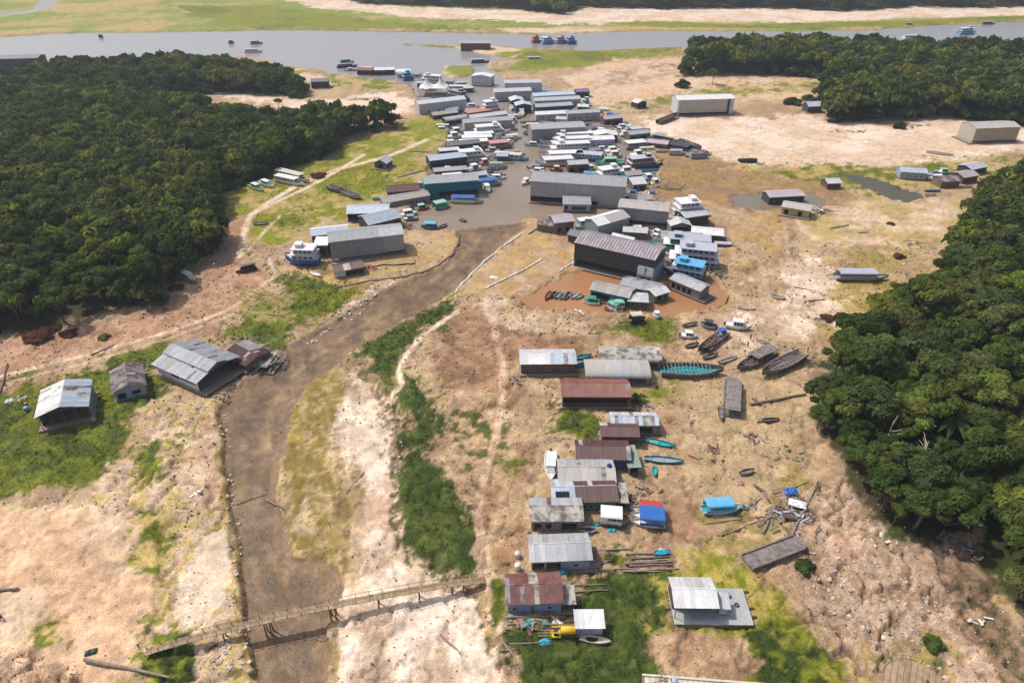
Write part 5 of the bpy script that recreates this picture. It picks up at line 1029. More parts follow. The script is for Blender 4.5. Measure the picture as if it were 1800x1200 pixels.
# left bank
boat('speed', (317,482), (346,498), 'pale cream boat with dark windows lying by the left forest', 'cream', 'cream', 'cream', on='land', W=3.0)
boat('canopy', (452,472), (415,482), 'dark canoe with a pale roof beside the track', 'dark', 'dark', 'oldwood', on='land', W=2.2)
boat('speed', (440,328), (462,338), 'green and white speedboat, left of two on the grass', 'white', 'green', 'white', on='land', W=3.2)
boat('speed', (456,322), (482,332), 'green and white speedboat, right of two on the grass', 'white', 'mint', 'white', on='land', W=3.2)
boat('river', (488,308), (545,322), 'long pale boat on the grass, farther of two', 'cream', 'cream', 'cream', on='land', W=4.2)
boat('river', (486,318), (534,328), 'long white boat on the grass, nearer of two', 'white', 'white', 'white', on='land', W=4.0)
boat('wreck', (578,332), (605,340), 'grey hulk on the grass, left of two in line', 'oldwood', on='land', W=4.0, deckc='oldwood', H=1.8)
boat('wreck', (604,340), (634,352), 'grey hulk on the grass, right of two in line', 'grey', on='land', W=4.2, deckc='oldwood', H=1.8)
boat('canoe', (446,395), (473,394), 'grey skiff lying on the grass slope by the forked path', 'grey', on='land', W=2.4, deckc='oldwood')
boat('river', (562,463), (504,462), 'white passenger ship with a blue hull at the long grey hall', 'blue', 'white', 'white', on='land', W=6.5, decks=2, deckc='white', H=2.6)
boat('canoe', (545,480), (565,488), 'small white skiff in the mud below the passenger ship', 'white', on='land', W=1.8, deckc='white')
boat('canopy', (768,402), (740,400), 'blue-covered boat on the mud edge', 'oldwood', 'blue', 'sky', on='water', W=3.0)
boat('canoe', (772,402), (786,396), 'brown canoe right of the blue-covered boat', 'brown', on='water', W=1.8, deckc='wood')
boat('canoe', (808,387), (820,391), 'dark canoe alone in the shallow brown water', 'brown', on='water', W=1.8, deckc='wood')
boat('canopy', (792,355), (850,357), 'white boat with a blue awning before the teal hall', 'cream', 'white', 'blue', W=4.0)
boat('canopy', (762,368), (790,362), 'green and white ferry boat left of the white boat', 'mint', 'green', 'mint', W=4.2)
boat('speed', (700,382), (735,376), 'white cabin boat with an orange stern by the workshop', 'white', 'white', 'white', W=3.6)
boat('speed', (728,370), (755,366), 'lime and red launch before the brick workshop', 'red', 'green', 'mint', W=3.2)
boat('canoe', (655,352), (672,350), 'green skiff at the left end of the brick workshop', 'green', on='land', W=2.6, deckc='green')
boat('speed', (852,328), (860,340), 'white launch moored at the right end of the teal hall', W=3.4)
# harbour, left column
lc = [((778,148),(734,145),'white',2,'white yacht at the sand edge beside the tent'), ((792,172),(826,180),'darkgreen',2,'dark green dredger beyond the white hall'), ((822,200),(838,196),'white',0,'small white launch right of the white hall'),
 ((848,202),(886,197),'white',3,'white three-deck yacht pointing into the channel'), ((832,240),(898,235),'white',2,'white boat, first below the greenish hall'), ((814,246),(882,242),'white',1,'white boat, second below the greenish hall'),
 ((810,252),(880,249),'lilac',1,'pale boat with a reddish trim, third below the greenish hall'), ((806,260),(872,256),'white',1,'white boat, fourth below the greenish hall'), ((858,262),(902,258),'pink',1,'pinkish white cruiser with its bow in the channel'),
 ((804,286),(864,280),'white',2,'long white riverboat with two window rows in the left column'), ((760,312),(838,306),'darkgreen',1,'dark riverboat below the pale blue roof'), ((778,322),(822,318),'white',1,'white boat with a plain roof behind the teal hall'),
 ((757,320),(778,319),'pink',1,'short boat with a salmon roof behind the teal hall'), ((895,215),(908,212),'white',0,'small white launch at the tip of the long grey roof'), ((885,256),(902,252),'white',0,'white launch nosing out of the left column')]
for a, c, colr, dk, lb in lc:
    if dk == 0: boat('speed', a, c, lb, colr, W=3.4)
    else: boat('river', a, c, lb, colr, colr if colr != 'darkgreen' else 'dark', {'pink': 'pink', 'darkgreen': 'grey'}.get(colr, 'white'), decks=dk, W=6.2)
rc_ = [((1045,250),(948,254),'white',2,'white riverboat right under the dark grey hall'), ((1042,259),(948,263),'lilac',2,'lilac-grey riverboat, second under the dark grey hall'), ((1040,268),(946,272),'white',2,'white riverboat, third under the dark grey hall'), ((1026,278),(946,281),'white',1,'white riverboat, fourth under the dark grey hall'), ((1008,288),(940,292),'white',1,'white riverboat, fifth under the dark grey hall'),
 ((1060,283),(1000,278),'blue',1,'blue and white riverboat in the right column'), ((1102,298),(1164,292),'brown',2,'brown two-deck riverboat at the right edge'), ((1050,318),(1098,311),'white',2,'white riverboat just behind the right end of the largest hall'), ((1150,258),(1228,272),'teal',1,'dark riverboat with a teal bow among the hulks'), ((1098,262),(1142,258),'grey',1,'grey hulk beside the shacks at the right edge')]
for a, c, colr, dk, lb in rc_: boat('river', a, c, lb, colr, 'white' if colr in ('blue',) else ('dark' if colr == 'teal' else colr), {'blue': 'lilac', 'brown': 'lilac', 'teal': 'dark'}.get(colr, 'white'), decks=dk, W=6.4)
boat('speed', (1096,290), (1046,291), 'green and mint speedboat in the right column', 'mint', 'green', 'mint', W=5)
boat('canoe', (1112,302), (1160,299), 'long sky-blue canoe at the right edge of the harbour', 'sky', W=3, deckc='sky')
boat('canoe', (1122,312), (1152,308), 'teal and white canoe below the sky-blue one', 'teal', W=3, deckc='white')
boat('speed', (968,300), (990,301), 'red-orange launch behind the largest hall', 'red', 'orange', 'cream', W=3.4)
boat('speed', (957,305), (931,303), 'white launch at the left corner behind the largest hall', W=3.4)
boat('speed', (930,318), (917,327), 'white launch alone left of the largest hall', W=3.2)
boat('speed', (912,194), (920,206), 'white cruiser under the bluish gabled roof', W=4.2)
boat('speed', (901,186), (899,196), 'small white cruiser under the pale gabled roof', W=3.6)
boat('river', (1024,190), (1038,188), 'short teal houseboat with a white top at the sand edge', 'teal', 'teal', 'white', decks=2, W=6)
boat('river', (1182,388), (1244,382), 'tall white three-deck yacht in the right yard', 'white', 'white', 'white', decks=3, W=8)
boat('river', (1252,446), (1140,436), 'pale blue two-deck riverboat above the grey one', 'sky', 'teal', 'lilac', decks=2, W=7)
boat('river', (1262,474), (1150,462), 'large grey-blue riverboat with red marks on the roof', 'grey', 'lilac', 'lilac', decks=3, W=8)
boat('river', (1238,492), (1164,478), 'bright blue riverboat nearest the dark hall', 'blue', 'sky', 'sky', decks=2, W=6.5, on='pond')
boat('speed', (1062,382), (1082,384), 'cream launch between the blue office and the mint hall', 'cream', 'cream', 'white', W=3.4)
boat('river', (1016,398), (1040,394), 'white boat with a blue cover left of the mint hall', 'white', 'sky', 'white', W=5)
boat('canoe', (1100,414), (1122,408), 'turquoise boat right of the mint hall', 'turq', W=3, deckc='turq', H=1.2)
boat('speed', (1114,400), (1118,412), 'white launch, left of the pair under the brownish-grey hall', W=2.6)
boat('speed', (1122,400), (1124,412), 'white launch, right of the pair under the brownish-grey hall', W=2.6)
boat('speed', (1134,403), (1136,416), 'single cream launch under the brownish-grey hall', 'cream', 'cream', 'cream', W=2.4)
boat('speed', (1162,414), (1146,408), 'white launch, upper of two left of the long low grey roof', W=2.8)
boat('speed', (1160,422), (1143,416), 'white launch, lower of two left of the long low grey roof', W=2.8)
# in the orange pond
boat('canopy', (1095,540), (1062,546), 'green and pink ferry boat at the end of the green houseboat', 'pink', 'white', 'mint', on='pond', W=3.2)
boat('speed', (1054,534), (1024,532), 'green boat with a white rim in the orange pond', 'white', 'green', 'green', on='pond', W=3.2)
boat('canopy', (1070,540), (1094,550), 'white boat with green roof nearest the bank of the orange pond', 'white', 'white', 'green', on='pond', W=3.4)
for i in range(8):
    cset = ['red', 'dark', 'grey', 'mint', 'grey', 'dark', 'white', 'mint'][i]; x = 964+i*7.2
    boat('canoe', (x+8+(i*37 % 5)-2, 513+.3*i+(i*13 % 4)), (x-6+(i*11 % 5), 529-.1*i-(i*7 % 4)), ['dark red canoe at the outer end of the raft of canoes', 'black canoe second from the outer end of the canoe raft', 'grey canoe third from the outer end of the canoe raft', 'mint canoe fourth from the outer end of the canoe raft', 'grey canoe fifth from the outer end of the canoe raft', 'black canoe sixth from the outer end of the canoe raft', 'white canoe seventh from the outer end of the canoe raft', 'mint canoe next to the green boat in the canoe raft'][i], cset, on='pond', W=1.9, deckc=['brown', 'dark', 'grey', 'oldwood'][i % 4], group='canoes rafted up in the orange pond')
# on the river
rv = [((598,112),(622,110),'teal',1,'dark teal riverboat at the head of the river mouth moorings'), ((592,120),(628,117),'dark',1,'dark riverboat below the teal one at the river mouth'), ((708,142),(728,140),'blue',2,'blue two-deck boat at the end of the river mouth moorings'), ((935,76),(951,75),'red',2,'red riverboat, left of four moored in the river'), ((952,78),(975,76),'sky',2,'sky-blue riverboat, second of four moored in the river'), ((977,77),(997,76),'grey',2,'grey riverboat, third of four moored in the river'), ((996,78),(1014,77),'blue',2,'blue riverboat, right of four moored in the river'),
 ((430,93),(462,92),'white',1,'white boat at the wood edge on the left river'), ((440,78),(462,77),'pink',1,'small pinkish boat on the left river'), ((1583,74),(1626,73),'white',2,'white and green ferry on the right of the river'), ((1684,61),(1714,59),'sky',2,'blue ferry on the right of the river'), ((1726,43),(1748,43),'brown',1,'brown boat near the far bank at right'), ((926,107),(956,106),'white',1,'white boat on the wet green strip'), ((828,111),(860,110),'darkgreen',1,'dark boat at the sandbar'), ((1230,73),(1240,72),'white',1,'small white boat beyond the upper right wood'), ((1592,46),(1604,46),'dark',1,'tiny dark boat under the far green strip'), ((174,66),(182,66),'dark',1,'tiny dark boat on the left river'), ((402,77),(412,76),'brown',1,'tiny brown boat on the middle river')]
for a, c, colr, dk, lb in rv: boat('river', a, c, lb, colr, 'white' if colr == 'white' else colr, {'sky': 'white', 'blue': 'sky', 'dark': 'grey', 'teal': 'grey', 'red': 'pink'}.get(colr, 'lilac'), decks=dk, W=6.0 if dk == 2 else None)

# smaller craft packed between the larger ones
for (a, c, colr) in [((1062,270),(1090,267),'white'), ((1066,277),(1094,275),'cream'), ((1108,276),(1134,273),'white'), ((1100,283),(1128,281),'lilac'), ((1086,305),(1116,303),'white'), ((1128,318),(1150,315),'lilac'), ((1046,236),(1066,234),'white'), ((1088,240),(1106,238),'white'), ((1096,230),(1116,229),'lilac'), ((1030,300),(1046,297),'cream'), ((1142,326),(1160,322),'cream'), ((1022,268),(1034,262),'white'), ((1016,262),(1030,258),'dark'), ((1096,232),(1080,230),'white')]:
    boat('speed', a, c, 'small launch packed among the boats at the right side of the harbour', colr, colr if colr != 'dark' else 'grey', 'white', W=4.2, group='small launches in the right column')
for (a, c, colr) in [((786,244),(812,241),'white'), ((790,236),(815,233),'lilac'), ((780,258),(806,255),'white'), ((768,288),(788,285),'white'), ((842,290),(862,287),'pink'), ((838,312),(850,308),'grey'), ((822,302),(846,297),'white'), ((876,224),(905,220),'white'), ((866,208),(892,205),'lilac'), ((745,160),(768,158),'white'), ((790,186),(815,183),'white')]:
    boat('speed', a, c, 'small launch packed among the boats at the left side of the harbour', colr, colr, 'white', W=4.2, group='small launches in the left column')

boat('wreck', (1104,236), (1142,232), 'pale hulk with a roof above the shacks at the right edge', 'grey', 'lilac', 'lilac', decks=2, W=6, deckc='oldwood', H=1.8)
boat('wreck', (1146,246), (1184,252), 'dark roofed hulk among timber at the right edge', 'dark', 'oldwood', 'grey', decks=2, W=6, deckc='oldwood', H=1.8, on='land')
boat('wreck', (1188,250), (1232,266), 'grey open hulk at the tip of the tangle on the right', 'oldwood', decks=1, W=6, deckc='grey', H=2, on='land')

# the packed rows: many more small craft and huts squeezed between the named ones
FOOT = []
for o_ in list(C.objects):
    if o_.parent is None and o_.type == 'EMPTY' and o_.get('category') in ('boat', 'hall', 'shed', 'house', 'tent', 'office', 'workshop', 'building', 'kiosk'):
        xs_ = [Vector(b_) for ch in o_.children if ch.type == 'MESH' for b_ in ch.bound_box]
        if xs_: FOOT.append((o_.location.x, o_.location.y, o_.rotation_euler.z, max(abs(v.x) for v in xs_), max(abs(v.y) for v in xs_)))
def free(x, y, hl_, hw, rz_):
    for t_ in (-.9, -.45, 0, .45, .9):
        qx = x+math.cos(rz_)*hl_*t_; qy = y+math.sin(rz_)*hl_*t_
        for (ox_, oy_, oz, L_, W_) in FOOT:
            dx, dy = qx-ox_, qy-oy_; u = dx*math.cos(oz)+dy*math.sin(oz); v = -dx*math.sin(oz)+dy*math.cos(oz)
            if abs(u) < L_*.97+hw*.3 and abs(v) < W_*.97+hw*.9: return False
    return True
def unproj_px(x, y): return proj(x, y, WZ)
rr = random.Random(4)
def fill(pp, n, side, label_of, on='water', bow=1):
    W_ = wpoly(pp); k = 0; tries = 0
    while k < n and tries < 4000:
        tries += 1; x = rr.uniform(W_[:, 0].min(), W_[:, 0].max()); y = rr.uniform(W_[:, 1].min(), W_[:, 1].max())
        if not inside(np.array([x]), np.array([y]), W_)[0]: continue
        kind = rr.choice(['speed', 'speed', 'canopy', 'river', 'canoe', 'canoe', 'hut']); L_ = {'speed': rr.uniform(6, 10), 'canopy': rr.uniform(8, 13), 'river': rr.uniform(12, 20), 'canoe': rr.uniform(5, 10), 'hut': rr.uniform(5, 9)}[kind]; w_ = {'speed': 3, 'canopy': 2.6, 'river': 4.4, 'canoe': 1.6, 'hut': 4.5}[kind]; rz_ = rr.gauss(.05, .14)*bow
        if not free(x, y, L_/2, w_/2, rz_): continue
        dx, dy = math.cos(rz_)*L_/2*bow, math.sin(rz_)*L_/2*bow; A = unproj_px(x-dx, y-dy); B = unproj_px(x+dx, y+dy)
        c1 = rr.choice(['white', 'white', 'white', 'lilac', 'cream', 'sky', 'grey', 'oldwood', 'mint', 'pink', 'wood', 'blue', 'teal']); c2 = rr.choice(['white', 'white', 'lilac', c1]); c3 = rr.choice(['white', 'white', 'white', 'lilac', 'grey', 'cream', c1, 'blue'])
        if kind == 'hut':
            A2, B2 = (A, B) if A[0] < B[0] else (B, A); building('floating_hut', label_of('hut'), 'hut', A2, B2, w_, 2.5, 'gable', .8, rr.choice(['light', 'white', 'grey', 'tan', 'rust', 'blue']), wall=rr.choice(['wood', 'greywood', 'light', 'slateblue', 'brown', 'teal']), on=on, dh=.4, group='small huts '+side)
        else: boat(kind, A, B, label_of(kind), c1, c2, c3, W=w_, on=on, decks=1, deckc=rr.choice(['wood', 'white', 'grey', 'oldwood']), group={'speed': 'launches ', 'canopy': 'awning boats ', 'river': 'passenger boats ', 'canoe': 'canoes '}[kind]+side)
        FOOT.append((x, y, rz_, L_/2, w_/2)); k += 1
KN = {'speed': 'small launch', 'canopy': 'boat under an awning', 'river': 'small passenger boat', 'canoe': 'open canoe', 'hut': 'little floating hut'}
fill([(742,188),(800,186),(905,205),(912,262),(880,300),(866,336),(745,338),(756,296),(788,245)], 42, 'filling the left rows', lambda k: KN[k]+' squeezed into the rows on the left of the channel')
fill([(925,178),(1050,186),(1128,236),(1166,296),(1150,344),(1112,345),(1100,312),(925,306),(930,262)], 54, 'filling the right rows', lambda k: KN[k]+' squeezed into the rows on the right of the channel', bow=-1)
fill([(1040,372),(1180,396),(1290,420),(1262,436),(1180,442),(1100,425),(1000,404)], 16, 'filling the right yard', lambda k: KN[k]+' moored in the yard behind the mauve-roofed hall', bow=-1)
fill([(570,116),(640,126),(735,138),(745,165),(790,178),(830,186),(830,150),(745,128)], 20, 'at the river mouth', lambda k: KN[k]+' moored near the river mouth above the tent')
fill([(1110,236),(1180,244),(1240,268),(1240,280),(1160,268),(1110,258)], 14, 'in the tangle at right', lambda k: KN[k]+' in the tangle of hulks right of the harbour', on='land')
fill([(1640,300),(1700,296),(1745,292),(1740,318),(1690,334),(1640,334)], 7, 'at the far right edge', lambda k: KN[k]+' in the dark cluster by the right forest edge', on='land')
fill([(655,352),(700,350),(745,362),(735,384),(700,384),(690,372)], 8, 'by the workshop', lambda k: KN[k]+' crowded before the brick-walled workshop', on='water')
# plank walkways
for k, (a, c, lb) in enumerate([((742,300),(700,312),'plank walkway from the pale blue shed to the grass'), ((760,268),(720,266),'plank walkway from the slate shed to the bank'), ((1130,262),(1165,282),'plank walkway at the right edge of the harbour'), ((1110,350),(1160,362),'plank walkway from the shacks to the flat'), ((1270,430),(1300,440),'plank walkway from the yard to the dry flat')]):
    p, q = G(*a), G(*c); d_ = q-p; L_ = math.hypot(d_.x, d_.y); t = thing('walkway', lb, 'walkway', ((p.x+q.x)/2, (p.y+q.y)/2, max(p.z, q.z, WZ+.3)+.35), math.atan2(d_.y, d_.x)); n = int(L_/.8)
    for i in range(n): MB().box(-L_/2+i*.8, -L_/2+i*.8+.74, -.7, .7, 0, .06).build('plank', PLANK, t)
    for s_ in (-1, 1): MB().box(-L_/2, L_/2, s_*.5-.08, s_*.5+.08, -.2, -.01).build('beam', TIMBER, t)

for a, c, lb, cl in [((1262,640),(1296,628),'thin pale canoe lying right of the turquoise hull','cream'), ((1236,632),(1262,624),'dark slim canoe behind the turquoise hull','brown'), ((1340,742),(1370,738),'dark slim canoe before the right forest','dark'), ((1300,835),(1325,828),'grey slim canoe on the right bank','oldwood'), ((1205,612),(1228,606),'brown dugout near the small white cabin boat','brown'), ((1200,575),(1226,570),'weathered dugout by the green circle','oldwood'), ((1330,600),(1352,606),'pale dugout left of the wrecks','cream'), ((1265,716),(1268,742),'short grey dugout beside the long barge','oldwood')]: boat('canoe', a, c, lb, cl, on='land', W=1.5, deckc='oldwood')
# ------------------------------------------------------------------ footbridge over the creek
A_, B_ = G(258,1150), G(852,1022); zA, zB = A_.z+.5, B_.z+.35
d = Vector((B_.x-A_.x, B_.y-A_.y, 0)); LB = d.length; rz = math.atan2(d.y, d.x); br = thing('footbridge', 'narrow wooden footbridge with handrails across the mud creek', 'bridge', (A_.x, A_.y, A_.z), rz)
BW = mat('bridge_wood', (.36,.26,.165), .85, (.22,.15,.09), .8, 1.0, .16, .2, 8)
def bz(t): return .5+(zB-zA)*t+2.1*math.sin(math.pi*min(max(t, 0), 1))**.6
n = 58; pm = MB().box(-.48, .48, -.72, .72, -.035, .035).mesh('plank', BW); step = LB/n
for i in range(n):
    t = (i+.5)/n; sl = math.atan2(bz(t+.004)-bz(t-.004), .008*LB)
    M = Matrix.Translation((t*LB, random.uniform(-.05, .05), bz(t)+random.uniform(0, .02))) @ Matrix.Rotation(-sl, 4, 'Y') @ Matrix.Rotation(random.uniform(-.03, .03), 4, 'Z') @ Matrix.Diagonal((step*.98, 1, 1, 1)); put('plank', pm, br, M)
for s in (-1, 1):
    MB().tube([(LB*i/24, s*.5, bz(i/24)-.14) for i in range(25)], .1, 6).build('beam', BW, br, True)
    MB().tube([(LB*i/24, s*.72, bz(i/24)+1.0+random.uniform(-.04, .04)) for i in range(25)], .05, 5).build('handrail', BW, br)
    for i in range(26):
        t = i/25; MB().box(t*LB-.05, t*LB+.05, s*.72-.05, s*.72+.05, bz(t)-.25, bz(t)+1.05).build('rail_post', BW, br)
for t in (.1, .215, .33, .345, .52, .535, .665, .79, .895, .93):
    for s in (-1, 1):
        x = A_.x+d.x*t; y = A_.y+d.y*t; g0 = gz(x, y)-A_.z-.4; MB().tube([(t*LB+.1*s, s*.55, g0), (t*LB, s*.5, bz(t)-.2)], [.16, .13], 6).build('pile', TIMBER, br)
    MB().box(t*LB-.08, t*LB+.08, -.75, .75, bz(t)-.3, bz(t)-.2).build('crossbeam', TIMBER, br)
# ------------------------------------------------------------------ trees that stand out
def G2(px, py): p = G(px, py); return p.x, p.y
x, y = G2(1770,560); tree(x, y, 1.35, 'lime-green tree rising above the right edge forest', crown=CROWN_LIME)
x, y = G2(1790,700); tree(x, y, 1.1, 'pale lime tree at the frame edge above the palm', crown=CROWN_LIME)
x, y = G2(208,322); tree(x, y, .9, 'small yellow-green tree among the dark left forest', crown=CROWN_YEL)
x, y = G2(165,290); tree(x, y, .9, 'yellow-flowering tree deep in the left forest', crown=CROWN_YEL)
x, y = G2(368,452); tree(x, y, 1.0, 'flat-topped tree standing out at the left forest edge', crown=CROWNS[3], name='umbrella_tree')
bush(1198,153, 1.15, 'round dark bush alone on the sand by the upper right wood', h=1.1)
x, y = G2(1252,148); tree(x, y, .9, 'dark ragged tree on the sand edge of the upper right wood', sz=.9)
bush(1392,184, 1.2, 'low grey-green thicket left of the blue-roofed hut', h=.9); bush(1420,178, 1.0, 'thicket joining the upper right wood behind the hut', h=1.0)
x, y = G2(1232,148); tree(x, y, .35, 'thin sapling on the sand between bush and wood', sz=.7, name='sapling')
bush(1580,226, .8, 'small dark bush at the foot of the upper right wood', h=1.2)
x, y = G2(490,190); tree(x, y, .7, 'small spreading tree on the sand spit at left', sz=.55)
bush(522,172, 1.2, 'bushy thicket at the tip of the left wood beside the sand spit', h=1.0)
bush(1642,1136, .42, 'round green bush below the rocky slope', h=.8); bush(1416,998, .4, 'olive shrub with a dark heart on the rocky slope', h=.6)
bush(72,590, 1.0, 'reddish dry bush at the foot of the left forest', LEAF_RED, .5); bush(122,588, .6, 'reddish twiggy bush right of the larger reddish one', LEAF_RED, .5)
bush(185,594, .4, 'small green bush on the left sandy bank', h=.7); bush(1580,452, .5, 'dry brown bush on the right bank above the grey riverboat', LEAF_RED, .6); bush(1565,395, .35, 'small dark bush on the pale sand near the right forest', h=.8)
bush(1620,497, .55, 'brown scrubby bush in front of the right forest', LEAF_RED, .6); bush(1512,586, .6, 'low green bush where the sand meets the right forest', h=.6); bush(1455,560, .5, 'dry brown shrub on the yellow grass below the grey riverboat', LEAF_RED, .4)
bush(275,530, .7, 'low green bush at the left forest foot by the clearing', h=.6); bush(310,508, .5, 'small dark shrub in the clearing by the left forest', h=.6); bush(560,310, .8, 'pale scrub at the forest corner by the grass slope', LEAF_RED, .5)
def palm(px, py, s, label, h=9, lift=0, nf=15):
    x, y = G2(px, py); t = thing('palm_tree', label, 'palm', (x, y, gz(x, y)), 0); b = MB(); b.tube([(0, 0, -.3), (.15, .05, h*.5), (.1, 0, h)], [.24, .2, .17], 7); b.build('trunk', BARK, t, True)
    r_ = random.Random(px)
    for i in range(nf):
        a = 6.283*i/nf+r_.uniform(-.2, .2); el = r_.uniform(.25, 1.15); Lf = s*r_.uniform(.85, 1.1); fr = MB(); pr = None
        for k in range(9):
            t_ = k/8; rr = Lf*t_*math.cos(el*(1-.25*t_)); zz = h+Lf*(math.sin(el)*t_-.75*t_*t_); w = .55*math.sin(math.pi*min(1, .12+.88*t_))*s/4.5+.03
            c_ = Vector((math.cos(a)*rr, math.sin(a)*rr, zz)); sd = Vector((-math.sin(a), math.cos(a), 0))*w
            cur = [c_-sd-Vector((0, 0, w*.55)), c_, c_+sd-Vector((0, 0, w*.55))]
            if pr: fr.add(pr+cur, [(0, 1, 4, 3), (1, 2, 5, 4)])
            pr = cur
        fr.build('frond', LEAF_PALM, t)
LEAF_PALM = mat('palm_leaves', (.05,.075,.018), .8, (.03,.05,.012), .8, .6, .25, spec=.1)
palm(1655,790, 6.2, 'large palm with arching fronds inside the right edge forest', 9.5, 0, 18)
palm(1122,704, 3.0, 'small bushy palm at the end of the brick-red roof', 1.0, 0, 14)
for k, (px, py, sc_) in enumerate([(60,330,4.5), (250,420,4.2), (120,480,4.8), (310,330,4.2), (1500,200,5), (1560,190,5), (1760,420,4.6), (1620,640,4.8)]):
    palm(px, py, sc_, ['palm high in the left forest near the picture edge', 'palm in the lower middle of the left forest', 'palm in the nearest part of the left forest', 'palm near the sand edge of the left forest', 'palm at the left of the upper right wood', 'palm in the middle of the upper right wood', 'palm in the farthest part of the right forest', 'palm above the large palm in the right forest'][k], 10.5 if px < 1400 or px > 1600 else 14)
def bare(px, py, h, label):
    x, y = G2(px, py); t = thing('bare_tree', label, 'tree', (x, y, gz(x, y)), 0); r_ = random.Random(px); b = MB(); b.tube([(0, 0, -.3), (.2, .1, h*.5), (.1, .3, h)], [.28, .2, .08], 7); b.build('trunk', PAINT['cream'], t)
    for i in range(9): a = r_.uniform(0, 6.28); z_ = h*r_.uniform(.45, .95); q_ = r_.uniform(1.5, 3); MB().tube([(.15, .1, z_), (math.cos(a)*q_*.5, math.sin(a)*q_*.5, z_+1), (math.cos(a)*q_, math.sin(a)*q_, z_+r_.uniform(1, 2.4))], [.1, .06, .03], 5).build('branch', PAINT['cream'], t)
bare(1548,800, 10, 'pale bare tree at the edge of the right forest'); bare(1610,830, 9, 'pale leafless tree inside the right forest below the palm'); bare(210,520, 11, 'pale leaning bare trunk at the left forest edge'); bare(1780,420, 12, 'tall pale bare trunk at the far right forest'); bare(505,250, 10, 'grey leafless tree in the far left wood')
palm(168,410, 4.6, 'pale-fronded palm inside the left forest', 11)
palm(190,398, 4.2, 'pale-fronded palm, the farther of the pair in the left forest', 11)
# ------------------------------------------------------------------ logs, planks, debris
DRIFT = mat('driftwood', (.3,.235,.18), .9, (.15,.11,.085), .8, 1.5, .25, .3, 7)
def log(a, c, r_, label, group=None, name='log', m=None, lift=0):
    p, q = G(*a), G(*c); mid = (p+q)/2; d_ = q-p; L = math.hypot(d_.x, d_.y); mz = max(p.z, q.z, gz(mid.x, mid.y)); b = MB(); k = 5; rr = random.Random(int(a[0]*7+a[1]))
    b.tube([(-L/2+L*i/(k-1), rr.uniform(-.12, .12), r_*.7+rr.uniform(0, .06)) for i in range(k)], [r_*(1.1-.5*i/(k-1)) for i in range(k)], 7)
    o = b.build(name, m or DRIFT); o.location = (mid.x, mid.y, mz-.05+lift); o.rotation_euler = (0, -math.atan2(q.z-p.z, L), math.atan2(d_.y, d_.x)); return tag(o, label, 'log', group)
log((150,1162), (300,1193), .32, 'long pale log lying across the bottom left corner'); log((-30,1044), (32,1036), .42, 'dark log on the peach sand at the left edge'); log((1318,712), (1416,694), .4, 'thick dark log lying before the right forest')
log((1322,700), (1345,716), .25, 'short log crossing the thick dark log'); log((1240,921), (1345,908), .16, 'long thin pole lying below the blue canopied boat'); log((1268,942), (1350,910), .14, 'thin pole slanting to the debris heap'); log((1392,940), (1438,845), .26, 'long trunk at the right side of the debris heap')
log((1375,920), (1395,870), .3, 'grey trunk slanting through the debris heap'); log((1340,938), (1362,895), .3, 'flat grey trunk at the lower end of the debris heap'); log((1380,862), (1420,848), .2, 'dark branch at the top of the debris heap'); log((1415,885), (1440,850), .22, 'second trunk right of the debris heap')
log((1330,742), (1368,738), .22, 'short dark log below the thick dark log'); log((1345,905), (1400,885), .2, 'pole in the middle of the debris heap'); log((1330,925), (1385,905), .16, 'pole along the lower edge of the debris heap')
log((640,830), (608,868), .12, 'dark branch lying on the yellow mud beside the creek'); log((415,888), (470,868), .1, 'thin branch stretched over the creek mud', lift=.1); log((468,880), (500,896), .18, 'dark log at the creek edge opposite the branch'); log((775,1115), (810,1150), .2, 'forked dark branch on the pale sand right of the bridge'); log((1460,402), (1492,396), .3, 'dark log on the right bank sand'); log((1508,410), (1526,409), .28, 'short dark log right of another on the sand')
log((1396,505), (1428,512), .2, 'pole on the pale sand left of the grey riverboat'); log((1420,530), (1450,527), .25, 'pale log below the grey riverboat'); log((830,660), (836,630), .12, 'thin pole standing crosswise on the brown soil'); log((815,655), (845,657), .1, 'thin pole lying across the brown soil'); log((160,625), (200,608), .18, 'bent log beside the track above the left lawn')
log((0,690), (14,640), .3, 'leaning pale trunk at the left frame edge'); log((560,1128), (595,1115), .1, 'pale pole below the bridge on the mud'); log((1190,1108), (1182,1075), .15, 'pale pole at the left side of the pale deck hut'); log((1308,1060), (1328,1035), .12, 'pale pole leaning at the right side of the pale deck hut')
i = 0
for a, c, r_ in [((1030,1003),(1125,1000),.22), ((1035,970),(1110,966),.2), ((1100,975),(1165,972),.24), ((1110,982),(1178,978),.24), ((1118,988),(1172,984),.26), ((1098,992),(1190,987),.22), ((1105,998),(1182,994),.26), ((1120,1003),(1192,1000),.24), ((1095,1004),(1160,1005),.2)]:
    log(a, c, r_, ['lowest left log reaching from the house to the log pile', 'pale pole along the top of the grass strip by the log pile', 'topmost log in the log pile', 'second log from the top in the log pile', 'third log from the top in the log pile', 'long middle log in the log pile', 'fifth log from the top in the log pile', 'lowest right log in the log pile', 'short lowest log in the log pile'][i], 'log pile right of the grey-roofed house'); i += 1
for k, (a, c) in enumerate([((415,520),(450,545)), ((425,516),(470,530)), ((440,512),(500,528)), ((470,552),(520,560)), ((412,548),(455,566)), ((505,515),(530,505))]): log(a, c, .16, 'weathered pole scattered on the left bank above the ruined house', 'poles on the left bank')
